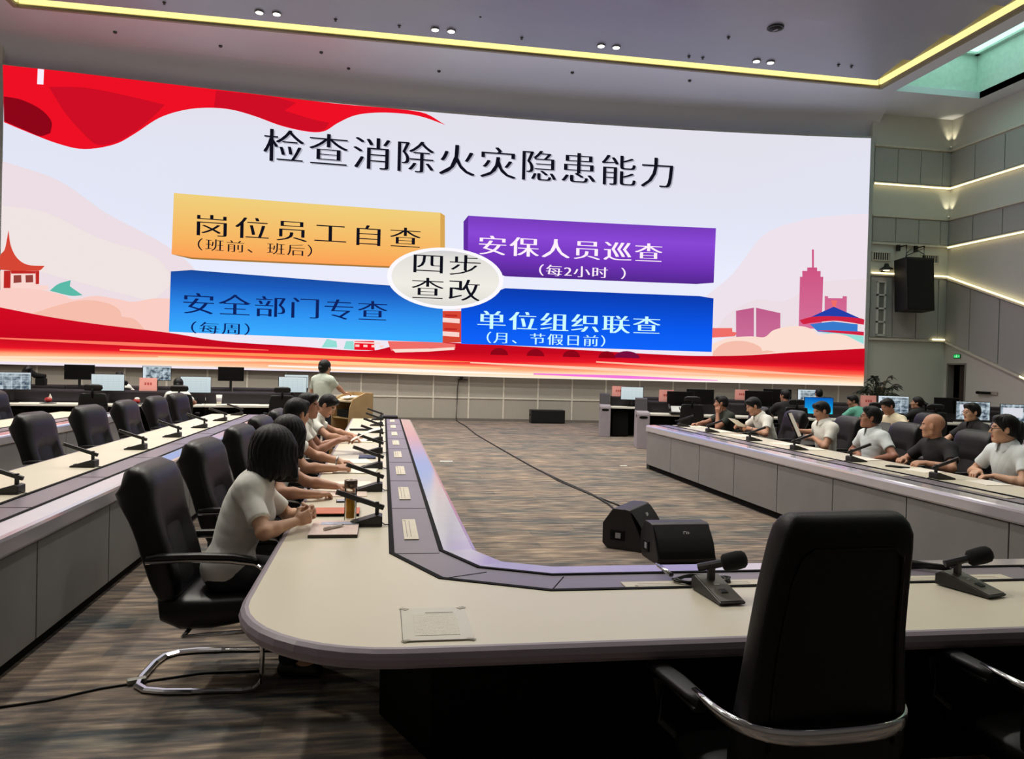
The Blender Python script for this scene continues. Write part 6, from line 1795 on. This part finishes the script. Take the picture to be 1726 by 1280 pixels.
    for q, g in (('R', 1), ('L', -1)):
        hj = P0 + V(0.09 * g, 0.0, -0.025)
        f.cone(hj, kn[q], 0.087, 0.066, 0.04); f.cone(kn[q], an[q] + V(0, 0, .02), 0.066, 0.056, 0.02)
    f.cut((0, 0, 0.075), (0, 0, -1)); f.cut(P0 + V(0, 0, .06), (0, 0, 1))
    me, cen = f.mesh('person_trousers'); me.materials.append(M_trouser)
    to = bpy.data.objects.new('trousers', me); COL.objects.link(to); to.parent = t
    for q, g in (('R', 1), ('L', -1)):
        c = an[q]; f = Field(c + V(-.08, -.1, -.1), c + V(.08, .24, .06), 0.009)
        f.cone(c + V(0, -.02, -.045), c + V(.012 * g, .14, -.055), .042, .038, .03); f.cone(c + V(0, 0, -.02), c + V(0, 0, 0.01), .043, .04, .03); f.cut((0, 0, 0.004), (0, 0, -1))
        me, cen = f.mesh('person_shoe'); me.materials.append(M_shoe)
        o = bpy.data.objects.new('shoe', me); COL.objects.link(o); o.parent = t
    # ---- hair
    if hair != 'bald':
        f = Field(H - 0.24, H + 0.2, min(h, 0.007)); s = hscale
        if hair in ('short', 'crew'):
            g = 0.011 if hair == 'short' else 0.006
            f.ell(hp(0, -0.014, 0.030), np.array([.076 + g * .8, .097 + g, .090 + g * 1.4]) * s, Rh, 0.01)
            f.cone(hp(-.03, .055, .092), hp(.03, .055, .092), .028, .028, 0.03)
            f.ell(hp(0, -.065, -.015), np.array([.062, .045, .06]) * s, Rh, 0.03)
            # hairline: a slanting plane from forehead to nape, with sideburns in front of the ears
            pn = Rh @ nz(V(0, 0.78, -0.62)); f.cut(hp(0, .070, .052), pn, 0.012)
            f.cut(hp(0, -.05, -.062), Rh @ nz(V(0, .1, -1)), 0.01)
            for g2 in (1, -1): f.cone(hp(.071 * g2, .018, .03), hp(.070 * g2, .016, -.004), .011, .008, 0.012)
            for g2 in (1, -1): f.ell(hp(.083 * g2, -.012, -.012), (.022, .027, .034), Rh, 0.008, 'sub')
        elif hair == 'bun':
            f.ell(hp(0, -0.016, 0.030), np.array([.088, .112, .104]) * s, Rh, 0.01); f.ell(hp(0, -.06, -.03), np.array([.066, .05, .06]) * s, Rh, 0.03)
            f.ell(hp(0, -.115, -.01), (.042, .035, .04), Rh, 0.015)
            f.cut(hp(0, .074, .056), Rh @ nz(V(0, 0.74, -0.67)), 0.012); f.cut(hp(0, -.05, -.085), Rh @ nz(V(0, 0, -1)), 0.01)
        elif hair == 'tail':
            f.ell(hp(0, -0.016, 0.030), np.array([.086, .108, .102]) * s, Rh, 0.01); f.ell(hp(0, -.06, -.03), np.array([.066, .05, .06]) * s, Rh, 0.03)
            f.cone(hp(0, -.11, .02), hp(0, -.17, -.03), .03, .034, 0.02); f.cone(hp(0, -.17, -.03), hp(0, -.16, -.14), .034, .018, 0.02)
            f.cut(hp(0, .074, .056), Rh @ nz(V(0, 0.74, -0.67)), 0.012)
        elif hair == 'bob':
            f.ell(hp(0, -0.018, 0.030), np.array([.104, .120, .108]) * s, Rh, 0.02)
            f.ell(hp(0, -.025, -.06), np.array([.110, .108, .125]) * s, Rh, 0.05)
            for g2 in (1, -1): f.cone(hp(.080 * g2, .02, .02), hp(.092 * g2, .028, -.13), .030, .034, 0.04)
            f.cone(hp(-.05, -.07, -.12), hp(.05, -.07, -.12), .045, .045, 0.03)
            f.ell(hp(0, .10, -.035), np.array([.066, .085, .098]) * s, Rh, 0.02, 'sub')
        # strands: fine grooves running down from the crown, ragged ends
        X, Y, Z = f._grid((slice(None),) * 3)
        qx, qy, qz = X - H[0], Y - H[1], Z - H[2]
        hx = qx * Rh[0, 0] + qy * Rh[1, 0] + qz * Rh[2, 0]; hy_ = qx * Rh[0, 1] + qy * Rh[1, 1] + qz * Rh[2, 1]; hz_ = qx * Rh[0, 2] + qy * Rh[1, 2] + qz * Rh[2, 2]
        th = np.arctan2(hx, hy_ + 0.03)
        f.F = f.F + (0.0022 if hair in ('bob', 'tail', 'bun') else 0.0016) * (np.sin(th * 23 + 3 * np.sin(hz_ * 30 + seed)) + 0.7 * np.sin(th * 41 + hz_ * 25 + seed)).astype(np.float32)
        if hair == 'bob':
            f.F = np.maximum(f.F, (-(hz_ + 0.150 + 0.012 * np.sin(th * 9 + seed) + 0.008 * np.sin(th * 21))).astype(np.float32))
        me, cen = f.mesh('person_hair'); me.materials.append(M_hair)
        o = bpy.data.objects.new('hair', me); COL.objects.link(o); o.parent = t
    if specs:
        mb = MB()
        for g in (1, -1):
            mb.tube([Vector(hp(.033 * g + .023 * math.cos(a), .104 - .006 * abs(math.cos(a)), .004 + .017 * math.sin(a))) for a in [2 * math.pi * k / 16 for k in range(16)]], .0022, n=6, closed=True)
            mb.tube([Vector(hp(.056 * g, .098, .008)), Vector(hp(.079 * g, .05, .010)), Vector(hp(.083 * g, -.01, .010))], .0022, n=6)
        mb.tube([Vector(hp(-.010, .106, .008)), Vector(hp(.010, .106, .008))], .002, n=6)
        mb.obj('spectacles', M_specs, t)
    if extras: extras(t, toL, hp, arms, P2, Rt)
    return t

G_PL = 'people seated along the left table arm'; G_PR = 'people seated along the right table arm'; G_OP = 'operators and others in the rear rows'
DN = (0, 0, -1)
# ---- left arm (they face +x; their right hand is nearer the camera)
def bracelet(which, rgb, nm):
    def fn(t, toL, hp, arms, P2, Rt):
        el, wr, d, n = arms[which]; u = nz(wr - el); c = wr - u * 0.02
        a = nz(np.cross(u, V(0, 0, 1))); b = np.cross(u, a)
        MB().tube([Vector(c + (a * math.cos(q) + b * math.sin(q)) * 0.032) for q in [2 * math.pi * k / 16 for k in range(16)]], .006, n=6, closed=True).obj(nm, mat(nm + '_metal', rgb, 0.25, metal=0.8), t)
    return fn
person('woman with a black bob and white polo shirt, hands clasped, nearest on the left', (-0.78, 4.28), -90, 'white', 'f', 'bob', lean=17, side=-6, head=(62, 2, -6), fem=True, h=0.006, seed=5, fwd=0.03, hscale=1.08, sleeve=0.72, legs_out=0.38,
       hands={'R': ((-0.44, 4.19, 0.815), (0.80, 0.55, 0.22), (-0.25, 0.85, -0.1), (-0.2, -1, -0.5)), 'L': ((-0.42, 4.38, 0.825), (0.75, -0.6, 0.25), (-0.3, -0.85, -0.1), (-0.3, 1, -0.4))}, curl=(0.75, 0.8))
person('woman with a black bob behind the nearest woman, forearms on the table', (-0.86, 5.42), -90, 'white', 'm', 'bob', lean=20, side=-5, head=(52, 14, 0), fem=True, h=0.007, seed=7, fwd=0.03, sleeve=0.66, legs_out=0.38,
       hands={'R': ((-0.40, 5.14, 0.80), (0.6, 0.8, 0.0), (0.1, 0.3, -1), (-0.5, -1, -0.7)), 'L': ((-0.30, 5.50, 0.80), (1, -0.1, 0), (0, 0, -1), (-0.3, 0.5, -1))}, curl=(0.5, 0.35))
person('dark-haired person writing on cream sheets, third along the left table arm', (-0.90, 6.68), -90, 'white', 'm', 'short', lean=17, head=(48, 10, 0), h=0.007, seed=9, hscale=1.05, sleeve=0.6, legs_out=0.4, extras=bracelet('L', (200, 200, 205), 'wrist_watch'),
       hands={'R': ((-0.36, 6.45, 0.80), (0.95, 0.15, 0.1), (-0.1, 0.5, -0.8), (-0.3, -0.7, -1)), 'L': ((-0.36, 6.92, 0.80), (0.95, -0.25, -0.05), DN, (-0.3, 1, -0.5))}, curl=(0.7, 0.3))
person('man in profile with cropped black hair, holding up white paper on the left', (-0.88, 7.92), -90, 'white', 'd', 'crew', lean=12, head=(-8, 6, 0), h=0.007, seed=11, sleeve=0.55, legs_out=0.4, hscale=1.04,
       hands={'R': ((-0.42, 7.78, 0.90), (0.85, 0.2, 0.25), (0.2, 0.6, -0.6), (-0.2, -0.4, -1)), 'L': ((-0.40, 8.12, 0.88), (0.9, -0.2, 0.2), (0.2, -0.5, -0.6), (-0.2, 0.4, -1))}, curl=(0.6, 0.6))
person('black-haired man bending low over a booklet, farthest on the left table arm', (-0.99, 9.2), -90, 'white', 'm', 'short', lean=30, head=(-16, 38, 0), h=0.007, seed=13, sleeve=0.55, fwd=0.05, legs_out=0.4,
       hands={'R': ((-0.36, 8.98, 0.80), (0.85, 0.35, 0.0), DN, (-0.2, -1, -0.4)), 'L': ((-0.34, 9.45, 0.80), (0.85, -0.35, 0.0), DN, (-0.2, 1, -0.4))}, curl=(0.4, 0.4))
t = thing('paper_sheet', 'curling white paper held up by the man in profile on the left', 'paper', (-0.235, 7.95, 0.88))
rows = []
for i in range(9):
    q = i / 8
    rows.append([Vector((-0.08 + 0.30 * q, y, 0.00 + 0.13 * q + 0.02 * math.sin(q * 3))) for y in (-0.13, 0.0, 0.15)])
mb = MB(); mb.grid(rows); mb.grid([[p + Vector((0.0008, 0, -0.0016)) for p in r] for r in rows]); mb.obj('sheet', M_paper, t)
# ---- the presenter
person('standing presenter in a pale shirt seen from behind, leaning on the wooden lectern', (-1.0, 13.25), -34, 'sage', 'm', 'bun', sit=False, lean=3, head=(0, 2, 0), h=0.009, fem=True, seed=15, sleeve=0.6, hscale=1.05, collar=False,
       hands={'R': ((-0.62, 13.62, 1.13), (0.8, 0.5, -0.1), DN, (0.5, -1, -0.3)), 'L': ((-1.12, 13.62, 1.0), (0.4, 0.8, 0), DN, (-1, -0.5, -0.3))}, curl=(0.3, 0.5))
# ---- right arm (they face -x; their left hand is nearer the camera)
person('man in dark green T-shirt resting his chin on his hand, right table arm', (5.86, 12.25), 90, 'green', 'd', 'crew', lean=20, hip=.50, head=(-28, 4, 0), h=0.008, seed=17, sleeve=0.6, collar=False, legs_out=0.38, hscale=1.05,
       hands={'L': ((5.545, 12.175, 0.985), (0.06, 0.06, 1), (0.45, 0.88, 0), (-0.3, -0.4, -1)), 'R': ((5.30, 12.42, 0.80), (-0.95, -0.2, 0), DN, (0.2, 1, -0.4))}, curl=(0.7, 0.55))
person('white-shirted man with glossy black hair reading a sheet, gold watch on his wrist', (5.92, 11.05), 90, 'white', 'm', 'short', lean=24, hip=.53, head=(-14, 28, 0), h=0.008, seed=19, sleeve=0.62, fwd=0.04, legs_out=0.38, hscale=1.06, extras=bracelet('L', (214, 180, 96), 'wrist_watch'),
       hands={'L': ((5.52, 10.90, 0.84), (-0.9, 0.3, 0.15), (0.1, 0.6, -0.7), (0.2, -1, -0.5)), 'R': ((5.50, 11.25, 0.85), (-0.9, -0.25, 0.2), (0.1, -0.6, -0.7), (0.2, 1, -0.5))}, curl=(0.6, 0.6))
person('white-shirted man looking down at a folder he holds upright, right table arm', (5.86, 9.45), 90, 'white', 'm', 'short', lean=4, hip=.51, head=(-10, 20, 0), h=0.008, seed=21, sleeve=0.6, legs_out=0.38,
       hands={'L': ((5.66, 9.42, 0.84), (-0.75, 0.5, 0.2), (0.3, 0.5, -0.7), (0.1, -1, -0.4)), 'R': ((5.70, 9.88, 0.90), (-0.7, 0.1, 0.5), (0.4, -0.8, 0.2), (0.1, 1, -0.4))}, curl=(0.5, 0.6))
person('spectacled man in white, hands below the table, looking towards the screen', (5.80, 8.34), 90, 'pale', 'd', 'short', lean=3, hip=.49, head=(-30, -4, 0), h=0.008, seed=23, sleeve=0.6, specs=True, legs_out=0.36, hscale=1.06,
       hands={'L': ((5.72, 8.18, 0.72), (-0.6, 0.6, -0.3), DN, (0.1, -1, -0.4)), 'R': ((5.70, 8.48, 0.73), (-0.7, -0.2, -0.2), DN, (0.1, 1, -0.4))}, curl=(0.5, 0.5))
def chest_mark(t, toL, hp, arms, P2, Rt):
    q = MB()
    p = P2 + Rt @ V(-0.21, 0.03, 0.0)
    for k in range(3): q.box(Vector(p + Rt @ V(-0.012, 0.0, -0.015 * k)), (0.006, 0.045 - 0.008 * k, 0.006))
    q.obj('sleeve_badge', mat('badge_pale', (170, 190, 200), 0.6), t)
person('bald man in a black T-shirt, forearm on the table', (5.84, 7.26), 90, 'black', 'm', 'bald', lean=9, hip=.48, head=(-50, 4, 0), h=0.008, seed=25, sleeve=0.66, collar=False, legs_out=0.38, hscale=1.07, extras=chest_mark,
       hands={'L': ((5.50, 7.08, 0.80), (-0.95, 0.15, 0.0), (0, 0.4, -0.9), (0.2, -1, -0.5)), 'R': ((5.52, 7.42, 0.80), (-0.9, -0.3, 0), DN, (0.2, 1, -0.5))}, curl=(0.7, 0.5))
person('spectacled black-haired man in white at the right frame edge, looking left', (5.78, 6.28), 90, 'pale', 'f', 'short', lean=6, hip=.52, head=(-32, 2, 0), h=0.008, seed=27, sleeve=0.62, specs=True, legs_out=0.38, hscale=1.07,
       hands={'L': ((5.52, 6.20, 0.79), (-0.8, 0.5, -0.1), DN, (0.2, -1, -0.5)), 'R': ((5.56, 6.42, 0.80), (-0.8, -0.3, 0), DN, (0.2, 1, -0.5))}, curl=(0.4, 0.4))
person('person cut off by the right frame edge, only a hand on the table showing', (5.98, 4.95), 90, 'white', 'm', 'short', lean=10, head=(0, 4, 0), h=0.010, seed=29, legs_out=0.38,
       hands={'L': ((5.40, 4.90, 0.80), (-0.9, 0.2, 0), DN, (0.2, -1, -0.5)), 'R': ((5.16, 5.22, 0.80), (-0.95, -0.1, 0), DN, (0.2, 1, -0.5))}, curl=(0.4, 0.5))
t = thing('folder', 'dark-backed folder with a white page held upright by a white-shirted man', 'folder', (5.55, 9.74, 0.99), rad(-40))
MB().box((0, 0, 0), (0.016, 0.24, 0.36), rot=RY(rad(-24)), bev=0.002).obj('cover', M_carcass, t)
MB().box((0.011, 0, 0.003), (0.004, 0.225, 0.34), rot=RY(rad(-24))).obj('page', M_paper, t)
t = thing('paper_sheet', 'white sheet held by the reading man with the gold watch', 'paper', (5.36, 11.05, 0.93), rad(0))
MB().box((0, 0, 0), (0.22, 0.24, 0.003), rot=RY(rad(28))).box((-0.02, -0.06, -0.012), (0.2, 0.2, 0.003), rot=RZ(0.2) @ RY(rad(32))).obj('sheet', M_paper, t)
# ---- second right row
person('man in a cream T-shirt looking down at the laptop', (8.25, 11.2), 90, 'cream', 'd', 'short', lean=20, head=(4, 26, 0), h=0.010, seed=31, sleeve=0.7, collar=False, fwd=0.03, legs_out=0.36, group=G_OP,
       hands={'L': ((7.80, 10.75, 0.80), (-0.9, 0.2, 0), DN, (0.2, -1, -0.4)), 'R': ((7.80, 11.2, 0.80), (-0.9, -0.3, 0), DN, (0.2, 1, -0.4))})
def logo(t, toL, hp, arms, P2, Rt):
    MB().ball(Vector(P2 + Rt @ V(-0.07, 0.128, -0.03)), (0.016, 0.006, 0.012), 10).obj('chest_logo', M_paper, t)
person('spectacled man in a black polo shirt at the second right row', (8.25, 9.6), 90, 'black', 'f', 'short', lean=6, hip=.52, head=(-8, 4, 0), h=0.010, seed=33, sleeve=0.72, specs=True, legs_out=0.36, group=G_OP, extras=logo, hscale=1.05,
       hands={'L': ((7.82, 9.20, 0.80), (-0.8, 0.4, 0), DN, (0.2, -1, -0.4)), 'R': ((7.85, 9.7, 0.80), (-0.8, -0.4, 0), DN, (0.2, 1, -0.4))})
# ---- operators facing the big screen (seen from behind)
def op(label, x, y, rz, **k):
    kw = dict(shirt='black', skin='m', hair='short', lean=6, head=(0, 0, 0), h=0.011, group=G_OP, collar=False, legs_out=0.4); kw.update(k)
    c, s = math.cos(rad(rz)), math.sin(rad(rz))
    def W(a, b, z): return (x + c * a - s * b, y + s * a + c * b, z)
    kw.setdefault('hands', {'R': (W(.16, .42, .80), (-s, c, 0), DN, (c, s, -.4)), 'L': (W(-.16, .42, .80), (-s, c, 0), DN, (-c, -s, -.4))})
    person(label, (x, y), rz, **kw)
op('operator with black tied hair and white top, seen from behind at the left desks', -3.82, 15.42, 8, shirt='white', hair='bun', fem=True, seed=41)
op('operator whose dark head shows left of the pink card on the left', -5.75, 18.2, 8, shirt='white', hair='short', seed=43)
op('operator in teal leaning over the desk behind the spectacled man in white', 9.45, 13.9, 12, shirt='teal', lean=30, skin='d', head=(55, 15, 0), seed=45, fwd=0.03)
op('woman with dark tied-back hair at the right desks', 10.5, 13.7, 10, hair='tail', fem=True, head=(40, 0, 0), seed=47)
op('dark-haired operator seated before the camera-picture monitor on the right', 8.25, 14.8, -10, head=(30, 0, 0), skin='d', seed=49)
op('operator whose dark hair shows above the bright blue monitor', 10.4, 17.1, -12, seed=51)
